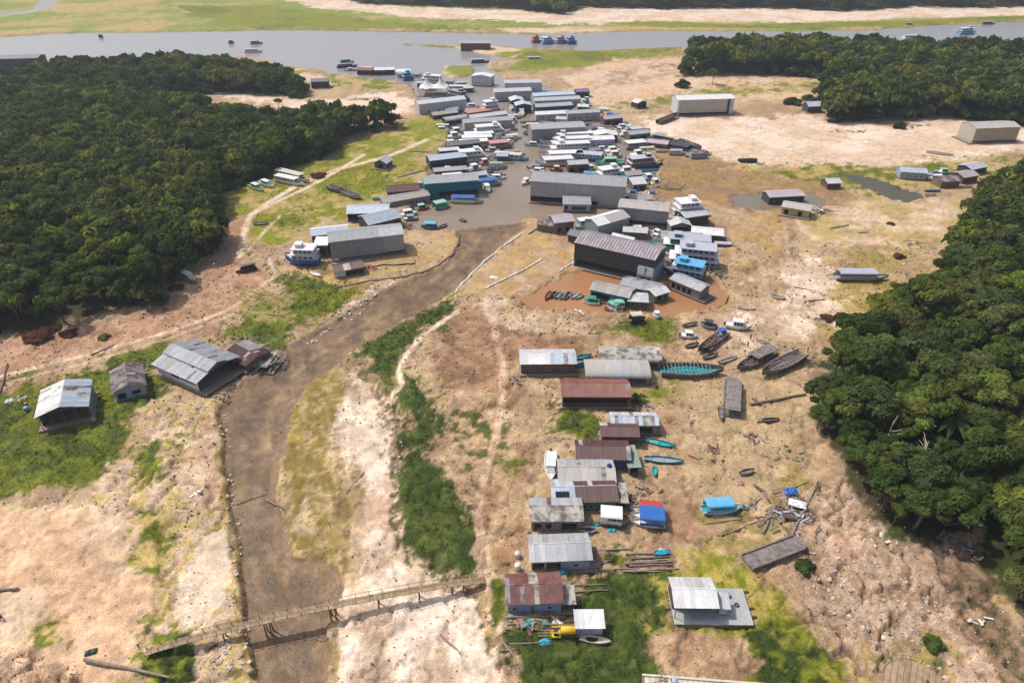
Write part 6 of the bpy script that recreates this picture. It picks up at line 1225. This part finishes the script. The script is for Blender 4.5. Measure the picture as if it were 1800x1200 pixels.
for k, (a, c) in enumerate([((1010,1030),(1066,1028)), ((1008,1041),(1068,1038)), ((890,1088),(990,1086)), ((892,1098),(940,1096)), ((895,1132),(968,1128)), ((880,1145),(905,1140)), ((880,1125),(906,1155))]): log(a, c, .17, ['upper rail log behind the striped red roof house', 'lower rail log behind the striped red roof house', 'long log in front of the blue-walled house', 'short log in front of the blue-walled house', 'log beside the blue tarp below the yellow tank', 'stub log at the lower left of the wood pile', 'leaning stake at the lower left of the wood pile'][k])
# ruined heaps: many short planks, a thing each heap
def heap(px, py, w, dpt, n, label, mats_, hmax=.8, name='debris_heap', rz=0, ls=(1, 3)):
    x, y = G2(px, py); t = thing(name, label, 'debris', (x, y, gz(x, y)), rz); r_ = random.Random(px*3+py)
    for i in range(n):
        L = r_.uniform(*ls); b = MB(); M = Matrix.Translation((r_.gauss(0, w/3), r_.gauss(0, dpt/3), r_.uniform(.05, hmax))) @ Matrix.Rotation(r_.uniform(0, 6.28), 4, 'Z') @ Matrix.Rotation(r_.uniform(-.25, .25), 4, 'Y'); ww = r_.uniform(.06, .3)
        b.box(-L/2, L/2, -ww, ww, -.04, .05); b.build('board', r_.choice(mats_), t, M=M)
WD = [DRIFT, TIMBER, PLANK, PAINT['oldwood'], PAINT['brown']]
heap(1385,900, 9, 8, 70, 'large heap of driftwood and boards on the right bank', WD+[PAINT['lilac']], 1.3, ls=(1.5, 4))
heap(470,640, 9, 7, 60, 'dark heap of wreckage on the creek bank by the ruined house', [PAINT['brown'], TIMBER, PAINT['dark'], PAINT['oldwood']], 1.5)
heap(430,600, 8, 4, 24, 'scattered boards above the ruined house', WD, .5); heap(1440,372, 9, 5, 40, 'heap of planks beside the yellow-walled houseboat', [PAINT['oldwood'], PAINT['cream'], TIMBER], 1.4, ls=(2, 6))
heap(925,1092, 6, 3, 24, 'jumble of boards below the blue-walled house', WD+[PAINT['turq']], .5); heap(1305,888, 2.5, 2, 14, 'dark scrap beside the blue canopied boat', [PAINT['purple'], PAINT['dark'], PAINT['grey']], .7, ls=(.4, 1.2)); heap(1262,880, 2.2, 1.4, 10, 'dark purple scrap behind the blue canopied boat', [PAINT['purple'], PAINT['dark']], .6, ls=(.4, 1.1))
heap(1100,880, 4, 3, 18, 'boards and rubbish behind the solar panel house', WD, .4); heap(1240,432, 10, 6, 40, 'brown timber heap right of the riverboats', WD, 1.6, ls=(2, 5)); heap(1262,478, 8, 8, 30, 'brown wreckage at the bow of the grey-blue riverboat', WD, 1.2, ls=(2, 5)); heap(725,378, 8, 4, 26, 'jumble of timber at the harbour edge by the workshop', WD, 1.2, ls=(2, 5)); heap(705,398, 6, 6, 26, 'rusty timber frame at the right end of the long grey hall', WD+[PAINT['red']], 2.0, ls=(2, 5)); heap(640,472, 10, 2.4, 20, 'red-brown scrap in front of the long grey hall', [PAINT['red'], PAINT['brown']], .8)
heap(345,868, 2.6, 3, 6, 'white plastic scraps on the sand beside the creek', [PAINT['white']], .1, ls=(.5, 1.2)); heap(1720,1092, 3.4, 2.4, 6, 'broken white slabs at the foot of the right forest', [PAINT['cream'], PAINT['white']], .4, ls=(.8, 1.8));
heap(290,460, 9, 6, 10, 'white litter in the clearing by the left forest', [PAINT['white'], PAINT['cream']], .3, ls=(.6, 1.6)); heap(1560,960, 8, 4, 16, 'pale branches at the right forest edge above the rocks', [PAINT['cream'], DRIFT], .6, ls=(1, 3)); heap(1690,965, 5, 4, 26, 'grey brush heap at the right forest edge', [PAINT['oldwood'], DRIFT, PAINT['lilac']], .9, ls=(.6, 2))
heap(1178,330, 10, 5, 22, 'driftwood scattered on the flat right of the harbour', WD, .8, ls=(2, 5)); heap(1125,350, 8, 6, 30, 'grey debris between the shacks right of the largest hall', [PAINT['oldwood'], PAINT['lilac'], TIMBER], 2.0, ls=(2, 5)); heap(1175,252, 16, 5, 50, 'tangle of hulks and timber at the right edge of the harbour', [PAINT['oldwood'], PAINT['dark'], PAINT['lilac'], PAINT['brown']], 2.5, ls=(2, 6)); heap(700,208, 10, 5, 26, 'dark scrub and timber on the sand spit', WD, 1.2, ls=(2, 5))
heap(640,175, 14, 4, 24, 'dark driftwood along the left sand spit', [PAINT['brown'], TIMBER], .8, ls=(2, 6)); heap(1600,222, 16, 4, 24, 'fallen branches at the foot of the upper right wood', [PAINT['brown'], TIMBER], .8, ls=(2, 6)); heap(1500,232, 16, 2.5, 16, 'line of drift along the far sand flat', [PAINT['brown']], .4, ls=(2, 6)); heap(820,182, 8, 8, 14, 'small craft and planks behind the tent', [PAINT['lilac'], PAINT['dark'], PAINT['white']], 1.5, ls=(2, 5))
for k, (px, py, w_, n_, lb) in enumerate([(1062,988,3,12,'odds and ends at the right end of the grey-roofed house'), (900,940,3,10,'boards left of the mouldy-roofed house'), (1140,758,4,12,'planks right of the bluish metal roof'), (1120,860,5,14,'boards lying right of the grey-tan roof'), (1128,715,5,12,'planks at the right end of the brick-red roof house'), (905,668,4,10,'planks at the left end of the bluish-white roof house'), (1175,640,6,14,'scraps around the turquoise hull'), (1215,745,5,8,'scattered sticks on the bare soil right of the row'), (1250,800,6,10,'driftwood bits on the yellow grass of the right bank'), (1330,770,6,10,'driftwood bits below the thick dark log'), (1380,800,7,12,'driftwood bits above the debris heap'), (250,690,3,8,'planks between the rusty roof and the stepped roof'), (380,700,4,14,'rubbish at the creek corner of the stepped roof house'), (1430,560,8,10,'sticks on the yellow grass by the grey riverboat'), (1600,430,10,14,'dead branches on the right sand near the forest'), (1500,470,9,8,'twigs left on the sand above the grey riverboat')]): heap(px, py, w_, w_*.7, n_, lb, WD, .35, ls=(.5, 2.6))
# ------------------------------------------------------------------ barriers and pipes
def run(pts, r_, label, m, name, cat, wob=.1, lift=.1, n=6):
    W = [G(*p) for p in pts]; o0 = W[0]; out = []
    for a, c in zip(W, W[1:]):
        k = max(2, int((c-a).length/1.6)); out += [a+(c-a)*(i/k) for i in range(k)]
    out.append(W[-1]); b = MB(); b.tube([(p.x-o0.x+random.uniform(-wob, wob), p.y-o0.y+random.uniform(-wob, wob), gz(p.x, p.y)-o0.z+lift) for p in out], [r_*random.uniform(.8, 1.2) for _ in out], n)
    o = b.build(name, m, None, True); o.location = o0; return tag(o, label, cat)
SACK = mat('sacking', (.66,.63,.60), .85, (.46,.42,.38), .6, 1.2)
run([(800,516),(812,500),(832,479),(852,460),(876,440),(900,424),(916,412)], .42, 'white cloth barrier along the right edge of the creek', SACK, 'cloth_barrier', 'barrier', .25)
run([(930,412),(945,402)], .3, 'short dark hose end by the mud flat', PAINT['dark'], 'hose', 'hose')
run([(592,506),(650,494),(700,488),(740,480),(772,466),(796,448),(806,428),(808,412)], .3, 'dark pipeline curving along the ochre mud bank', PAINT['brown'], 'pipeline', 'pipe', .15)
run([(640,470),(690,466),(730,464)], .35, 'row of old tyres and scrap along the ochre mud', PAINT['dark'], 'scrap_row', 'scrap', .4)
run([(735,116),(748,118),(760,124),(772,128)], .5, 'floating boom at the river mouth', PAINT['oldwood'], 'boom', 'boom')
def sacks(pts, n, label, grp):
    bm_ = MB(); k = 6
    for i in range(k+1):
        pass
    W = [G(*p) for p in pts]; tot = sum((c-a).length for a, c in zip(W, W[1:])); s = 0
    me_ = None
    import bmesh
    bb = bmesh.new(); bmesh.ops.create_icosphere(bb, subdivisions=1, radius=.5); me_ = bpy.data.meshes.new('sandbag'); bb.to_mesh(me_); bb.free(); me_.materials.append(SACK); me_.polygons.foreach_set('use_smooth', [True]*len(me_.polygons))
    t = thing('sandbag_wall', label, 'sandbags', W[0])
    for i in range(n):
        u = i/(n-1)*tot; a = 0
        for p, q in zip(W, W[1:]):
            l_ = (q-p).length
            if u <= a+l_ or q is W[-1]: pt = p+(q-p)*min(1, (u-a)/l_); dd = q-p; break
            a += l_
        put('sandbag', me_, t, Matrix.Translation((pt.x-W[0].x+random.uniform(-.25, .25), pt.y-W[0].y+random.uniform(-.3, .3), gz(pt.x, pt.y)-W[0].z+.18)) @ Matrix.Rotation(math.atan2(dd.y, dd.x)+random.uniform(-.3, .3), 4, 'Z') @ Matrix.Diagonal((1.5, .8, .55, 1)))
sacks([(852,508),(880,494),(900,485),(925,473),(952,457)], 34, 'line of white sandbags left of the orange pond', None)
sacks([(1008,462),(995,470),(984,476)], 9, 'short line of white sandbags at the mauve hall corner', None)
sacks([(1006,543),(1026,552)], 8, 'few white sandbags on the lower bank of the orange pond', None)
# ------------------------------------------------------------------ odd things around the houses
def cyl(name, label, cat, px, py, r_, h, m, lay=False, rz=0, zoff=0):
    x, y = G2(px, py); t = thing(name, label, cat, (x, y, gz(x, y)+zoff), rz); b = MB()
    if lay: b.tube([(-h/2, 0, r_), (-h/2+.12, 0, r_), (h/2-.12, 0, r_), (h/2, 0, r_)], [r_*.8, r_, r_, r_*.8], 14); b.build('body', m, t, True); [MB().box(s*h*.3-.1, s*h*.3+.1, -r_*.8, r_*.8, 0, r_*.35).build('cradle', TIMBER, t) for s in (-1, 1)]
    else: b.tube([(0, 0, 0), (0, 0, h*.9), (0, 0, h)], [r_, r_, r_*.75], 14); b.build('body', m, t, True); MB().tube([(0, 0, h), (0, 0, h+.08)], r_*.4, 10).build('lid', m, t)
    return t
cyl('fuel_tank', 'bright yellow tank on a raft beside the small white-roofed shed', 'tank', 998,1114, .75, 2.7, PAINT['yellow'], True, 0, .45)
yf = G(977,1117); t = thing('yellow_frame', 'yellow machine frame left of the yellow tank', 'machine', (yf.x, yf.y, yf.z+.2), 0)
for sx in (-.8, .8):
    for sy in (-.6, .6): MB().box(sx-.07, sx+.07, sy-.07, sy+.07, 0, 1.6).build('leg', PAINT['yellow'], t)
MB().box(-.9, .9, -.7, .7, .25, .4).build('base', PAINT['yellow'], t); MB().box(-.4, .4, -.4, .4, .4, 1.2).build('engine', PAINT['dark'], t); MB().box(-.9, .9, -.67, -.53, 1.5, 1.6).build('top_rail', PAINT['yellow'], t); MB().box(-.9, .9, .53, .67, 1.5, 1.6).build('top_rail', PAINT['yellow'], t)
p = G(1000,1120); rf_ = thing('work_raft', 'low log raft under the yellow tank and machine', 'raft', (p.x, p.y, p.z), 0)
for i in range(5): MB().tube([(-5.5, .2+i*.55, .16), (2.0, .2+i*.55, .16)], .2, 7).build('log', LOGM, rf_)
cyl('water_tank', 'white standing tank at the left end of the grey-roofed house', 'tank', 910,1000, .62, 1.5, PAINT['white']); cyl('water_tank', 'pinkish tank left of the grey-roofed house', 'tank', 910,978, .6, 1.2, PAINT['cream']); cyl('water_tank', 'blue barrel on the lawn beside the white and blue roof house', 'barrel', 48,722, .6, 1.3, PAINT['sky']); cyl('water_tank', 'red-pink barrel at the corner of the white and blue roof house', 'barrel', 166,741, .55, 1.2, PAINT['pink']); cyl('water_tank', 'small orange barrel next to the blue barrel', 'barrel', 47,712, .4, .8, PAINT['orange'])
for k, (px, py, s, lb, m) in enumerate([(925,1098,.9,'crumpled turquoise tarp on the boards below the blue-walled house','turq'), (957,1128,1.0,'blue tarp lying on the logs left of the cream canoe','cyan'), (1075,932,.9,'turquoise tarp near the boxy white boat','turq'), (1048,922,1.0,'crumpled teal tarp left of the boxy white boat','teal'), (22,704,3.0,'pale plastic sheet on the grass at the left edge','lilac'), (1388,868,1.6,'blue tarp on the top of the debris heap','blue'), (1400,890,1.8,'white crumpled sheet on the debris heap','white'), (1165,968,.8,'white rag beside the upturned canoe on the log pile','white'), (1300,850,.9,'pink scrap on the yellow grass of the right bank','pink'), (980,1095,.9,'white box lid beside the yellow tank','white'), (868,488,1.4,'white sheeting patch along the sandbag line','white'), (160,1146,1.0,'dark green crate lid on the sand near the bridge foot','darkgreen'), (1012,705,1,'', '')]):
    if not lb: continue
    x, y = G2(px, py); r_ = random.Random(k); b = MB(); n = 7; b.add([((i/(n-1)-.5)*2*s, (j/(n-1)-.5)*1.3*s*(1-.3*abs(i/(n-1)-.5)), .05+r_.uniform(.0, .38)*(1 if 0 < i < n-1 and 0 < j < n-1 else .15)) for i in range(n) for j in range(n)], [(i*n+j, i*n+n+j, i*n+n+j+1, i*n+j+1) for i in range(n-1) for j in range(n-1)])
    o = b.build('tarp', PAINT[m]); o.location = (x, y, gz(x, y)+(.9 if 'heap' in lb else .05)); o.rotation_euler = (0, 0, r_.uniform(-.5, .5)); tag(o, lb, 'tarp')
wt_ = G(1068,842); cyl('roof_tank', 'blue water tank on the grey-tan roof', 'tank', 1068,846, .55, 1.0, PAINT['navy'], zoff=4.15)
for k, lb in enumerate(['white dish-like stool on the pale deck', 'dark tyre on the pale deck', 'grey crate on the pale deck']):
    dk = MB(); x = b1.location.x+[6.0, 8.4, 7.2][k]; y = b1.location.y+[.2, -.4, 1.6][k]; m = [PAINT['white'], PAINT['dark'], PAINT['grey']][k]
    if k == 1: dk.tube([(.35*math.cos(i*.63), .35*math.sin(i*.63), .12) for i in range(11)], .11, 6)
    elif k == 0: dk.tube([(0, 0, 0), (0, 0, .1), (0, 0, .4), (0, 0, .45)], [.25, .12, .12, .4], 10)
    else: dk.box(-.5, .5, -.35, .35, 0, .5); dk.box(-.45, .45, -.4, .4, .5, .56)
    o = dk.build(['stool', 'tyre', 'crate'][k], m); o.location = (x, y, b1.location.z+.905); tag(o, lb, ['stool', 'tyre', 'crate'][k])
# round plank deck at the bottom right
p = G(1592,1176); rd = thing('round_deck', 'rounded wooden deck with a rail and seats at the bottom right', 'deck', (p.x, p.y-3.8, p.z), R(-32)); R0 = 6.0; nb = 13
for i in range(nb):
    x = -R0+2*R0*(i+.5)/nb; hh = math.sqrt(max(.2, R0*R0-x*x)); b = MB(); b.box(x-R0/nb*.93, x+R0/nb*.93, -hh, hh*.86, .5, .6); b.build('plank', BW, rd)
MB().tube([(R0*math.cos(a*.2618), R0*math.sin(a*.2618)*.9, 1.5) for a in range(13)], .07, 5).build('rail', BW, rd)
for a in range(7): MB().box(R0*math.cos(a*.5236)-.06, R0*math.cos(a*.5236)+.06, R0*math.sin(a*.5236)*.9-.06, R0*math.sin(a*.5236)*.9+.06, -.2, 1.5).build('rail_post', BW, rd)
for k in range(6):
    sx, sy = 1.2+(k % 3)*1.0, 2.0-(k//3)*1.0; b = MB(); b.box(-.22, .22, -.22, .22, .4, .46); b.box(-.22, .22, .18, .22, .46, .85); [b.box(u*.2-.03, u*.2+.03, v*.2-.03, v*.2+.03, 0, .4) for u in (-1, 1) for v in (-1, 1)]
    o = b.build('chair', PAINT['brown']); o.location = rd.matrix_basis @ Vector((sx, sy, .605)); o.rotation_euler = (0, 0, random.uniform(0, 6)); tag(o, 'small brown wooden chair on the rounded deck', 'chair', 'chairs on the rounded deck')
# long barge cut by the lower frame edge
bg_ = boat('barge', (1130,1212), (1372,1234), 'long wooden barge cut by the bottom edge of the picture', 'wood', on='land', W=4.5, deckc='cream')
cyl('drum', 'grey-blue drum on the long barge at the bottom edge', 'drum', 1184,1206, .55, 1.1, PAINT['lilac'], zoff=1.0); heap(1160,1204, 2.5, 2, 14, 'brick and sack heap at the left end of the bottom barge', [PAINT['pink'], PAINT['cream'], PAINT['oldwood']], 1.4, ls=(.4, 1.0))
# ------------------------------------------------------------------ people
def person(px, py, label, shirt, trousers, stride=.25, rz=0):
    x, y = G2(px, py); t = thing('person', label, 'person', (x, y, gz(x, y)), rz); b = MB(); s = stride
    me_ = bpy.data.meshes.new('body'); vs = [(0,0,.95), (0,0,1.2), (0,0,1.45), (0,0,1.53), (0,0,1.68), (.02,.1,.9), (.12*s*4,.1,.5), (s*.3,.11,.06), (s*.3+.14,.11,.03), (-.02,-.1,.9), (-.05,-.1,.5), (-s,-.11,.06), (-s+.14,-.11,.03), (0,.2,1.42), (-.06,.26,1.14), (.04,.28,.88), (0,-.2,1.42), (.06,-.26,1.14), (.12,-.28,.9)]
    es = [(0,1), (1,2), (2,3), (3,4), (0,5), (5,6), (6,7), (7,8), (0,9), (9,10), (10,11), (11,12), (2,13), (13,14), (14,15), (2,16), (16,17), (17,18)]; me_.from_pydata(vs, es, []); o = put('body', me_, t)
    sm = o.modifiers.new('skin', 'SKIN'); rad = [.14, .13, .14, .06, .1, .1, .07, .045, .035, .1, .07, .045, .035, .06, .045, .035, .06, .045, .035]
    for i, v in enumerate(me_.skin_vertices[0].data): v.radius = (rad[i], rad[i]); v.use_root = i == 0
    o.modifiers.new('sub', 'SUBSURF').levels = 1; me_.materials.append(mat('skin_dark', (.13,.07,.045), .6))
    b.tube([(0, 0, .96), (0, 0, 1.15), (0, 0, 1.46)], [.18, .175, .19], 10); b.build('shirt', PAINT[shirt], t, True); b = MB(); b.tube([(.02, .1, .92), (.06, .1, .5), (s*.3, .11, .12)], [.13, .1, .07], 8); b.tube([(-.02, -.1, .92), (-.05, -.1, .5), (-s, -.11, .12)], [.13, .1, .07], 8); b.build('trousers', PAINT[trousers], t, True)
    MB().tube([(-.02, 0, 1.66), (-.02, 0, 1.76), (-.02, 0, 1.8)], [.115, .1, .03], 9).build('hair', PAINT['dark'], t, True)
person(1319,596, 'person in dark clothes walking between the beached boats', 'dark', 'navy', .3, 1.2); person(1314,609, 'person in black seen below the other walker near the wrecks', 'dark', 'dark', .2, 2.0); person(1419,619, 'person in dark clothes standing at the right forest edge', 'navy', 'dark', .1); person(1328,229, 'person in a dark shirt on the far sand, left of two', 'dark', 'grey', .2); person(1337,228, 'person in a grey shirt on the far sand, right of two', 'grey', 'dark', .2); person(4,1088, 'person in brown walking at the left edge of the picture', 'brown', 'dark', .3, .5)
# ------------------------------------------------------------------ rocks and rubble
import bmesh
STONE = mat('stone', (.55,.44,.345), .9, (.32,.235,.17), .9, .9, .25, .4, 3); RKS = []
for s in range(5):
    bb = bmesh.new(); bmesh.ops.create_icosphere(bb, subdivisions=1, radius=1); r_ = random.Random(s)
    for v in bb.verts: v.co *= r_.uniform(.7, 1.15); v.co.z *= .65
    me_ = bpy.data.meshes.new('rock'); bb.to_mesh(me_); bb.free(); me_.materials.append(STONE); RKS.append(me_)
def rocks(pp, n, s0, s1, label, group, seed):
    W = wpoly(pp); r_ = random.Random(seed); k = 0
    while k < n:
        x = r_.uniform(W[:, 0].min(), W[:, 0].max()); y = r_.uniform(W[:, 1].min(), W[:, 1].max())
        if not inside(np.array([x]), np.array([y]), W)[0]: continue
        o = put('rock', r_.choice(RKS)); s = r_.uniform(s0, s1); o.location = (x, y, gz(x, y)+s*.1); o.scale = (s*r_.uniform(.8, 1.4), s, s*r_.uniform(.7, 1.1)); o.rotation_euler = (r_.uniform(-.3, .3), r_.uniform(-.3, .3), r_.uniform(0, 6)); tag(o, label, 'rock', group); k += 1
rocks([(1400,980),(1480,940),(1560,1000),(1680,1060),(1640,1150),(1520,1130),(1440,1060)], 110, .16, .55, 'pale brown rock on the stony slope at lower right', 'rocks on the lower right slope', 1)
rocks([(520,610),(600,560),(660,500),(690,490),(640,545),(540,605)], 45, .25, .7, 'pale rock on the creek bank left of the water', 'rocks on the left creek bank', 2)
rocks([(370,1130),(430,1130),(450,1190),(380,1190)], 24, .25, .6, 'white rock under the left end of the footbridge', 'rocks under the footbridge', 3)
rocks([(620,640),(700,720),(712,780),(700,900),(690,760),(640,690)], 30, .2, .5, 'pale clod on the eroded edge above the yellow mud', 'clods on the eroded edge', 4)
rocks([(1560,1180),(1650,1160),(1740,1150),(1720,1240)], 14, .3, .8, 'pinkish boulder beside the rounded deck', 'boulders beside the rounded deck', 5)
rocks([(384,724),(402,724),(416,900),(436,1080),(452,1180),(432,1180),(412,1060),(396,900)], 40, .2, .6, 'earth clod fallen along the left edge of the mud creek', 'clods along the left creek edge', 6)
rocks([(500,740),(512,730),(500,860),(520,960),(510,970),(488,870)], 20, .15, .4, 'small clod along the right edge of the mud creek', 'clods along the right creek edge', 7)
# loose stones, clods and tiny scrub too many to count
def litter(name, label, cat, n, seed, s0, s1, pal, key, thr, mt, y1=240):
    r = np.random.default_rng(seed); y = 45+(y1-45)*r.random(n)**1.2; x = r.uniform(-1, 1, n)*(.62*y+60)
    i = np.clip(np.searchsorted(ys, y)-1, 0, len(ys)-2); j = np.clip(((x/half_w(ys[i])+1)/2*(len(us)-1)).astype(int), 0, len(us)-2)
    clump = fbm(x/5, y/5, seed, 3); keep = (r.random(n) < key[i, j]*thr) & (clump > .45); x, y, z = x[keep], y[keep], HG[i, j][keep]; m_ = len(x)
    s = r.uniform(s0, s1, m_)*np.clip(y/110, .8, 1.8); oc = np.array([(1,0,0), (0,1,0), (-1,0,0), (0,-1,0), (0,0,.9), (0,0,-.6)], float); th = r.uniform(0, 6.28, m_)
    V = oc[None]*r.uniform(.6, 1.3, (m_, 6, 1))*s[:, None, None]; ca, sa = np.cos(th)[:, None], np.sin(th)[:, None]; V = np.stack([V[..., 0]*ca-V[..., 1]*sa, V[..., 0]*sa+V[..., 1]*ca, V[..., 2]], -1); V += np.stack([x, y, z], 1)[:, None, :]
    f = np.array([(0,1,4), (1,2,4), (2,3,4), (3,0,4), (1,0,5), (2,1,5), (3,2,5), (0,3,5)]); F = (f[None]+np.arange(m_)[:, None, None]*6).reshape(-1, 3); pc = np.array(pal)[r.integers(len(pal), size=m_)]*r.uniform(.7, 1.3, (m_, 1))
    o = put(name, np_mesh(name, V.reshape(-1, 3), F, mt, np.repeat(pc, 6, 0))); o['kind'] = 'stuff'; tag(o, label, cat); print(name, m_)
ATTR = bpy.data.materials.new('stone_litter'); ATTR.use_nodes = True; an = ATTR.node_tree; aa = N(an, 'ShaderNodeAttribute', attribute_name='Col'); an.links.new(aa.outputs['Color'], an.nodes['Principled BSDF'].inputs['Base Color']); an.nodes['Principled BSDF'].inputs['Roughness'].default_value = .95
STG = stony.reshape(GX.shape)
litter('rubble', 'loose stones and clods strewn over the dry bed', 'rubble', 70000, 21, .08, .3, [(.5,.38,.28), (.3,.21,.14), (.2,.14,.09), (.6,.5,.4)], np.clip(STG, 0, 1)**1.6*np.clip(1-2.5*GRASSG, 0, 1), .9, ATTR)
litter('scrub', 'tiny dark weeds dotted over the dry soil', 'scrub', 26000, 33, .1, .3, [(.06,.075,.025), (.1,.1,.035), (.09,.065,.035)], np.clip(.55-GRASSG*.5, 0, 1)*np.clip(STG*1.6, 0, 1), .6, ATTR)
# ------------------------------------------------------------------ air
hb = MB(); hb.box(-2200, 2200, -300, 2600, -6, 118)
hm = bpy.data.materials.new('haze_air'); hm.use_nodes = True; hn = hm.node_tree; hn.nodes.clear()
ho = hn.nodes.new('ShaderNodeOutputMaterial'); pv = hn.nodes.new('ShaderNodeVolumePrincipled')
pv.inputs['Color'].default_value = (.82,.9,1,1); pv.inputs['Density'].default_value = .00014; pv.inputs['Anisotropy'].default_value = .2
hn.links.new(pv.outputs[0], ho.inputs['Volume'])
hz = hb.build('haze', hm); hz['kind'] = 'stuff'; tag(hz, 'thin pale haze in the air over the river', 'haze')
hz.visible_shadow = True
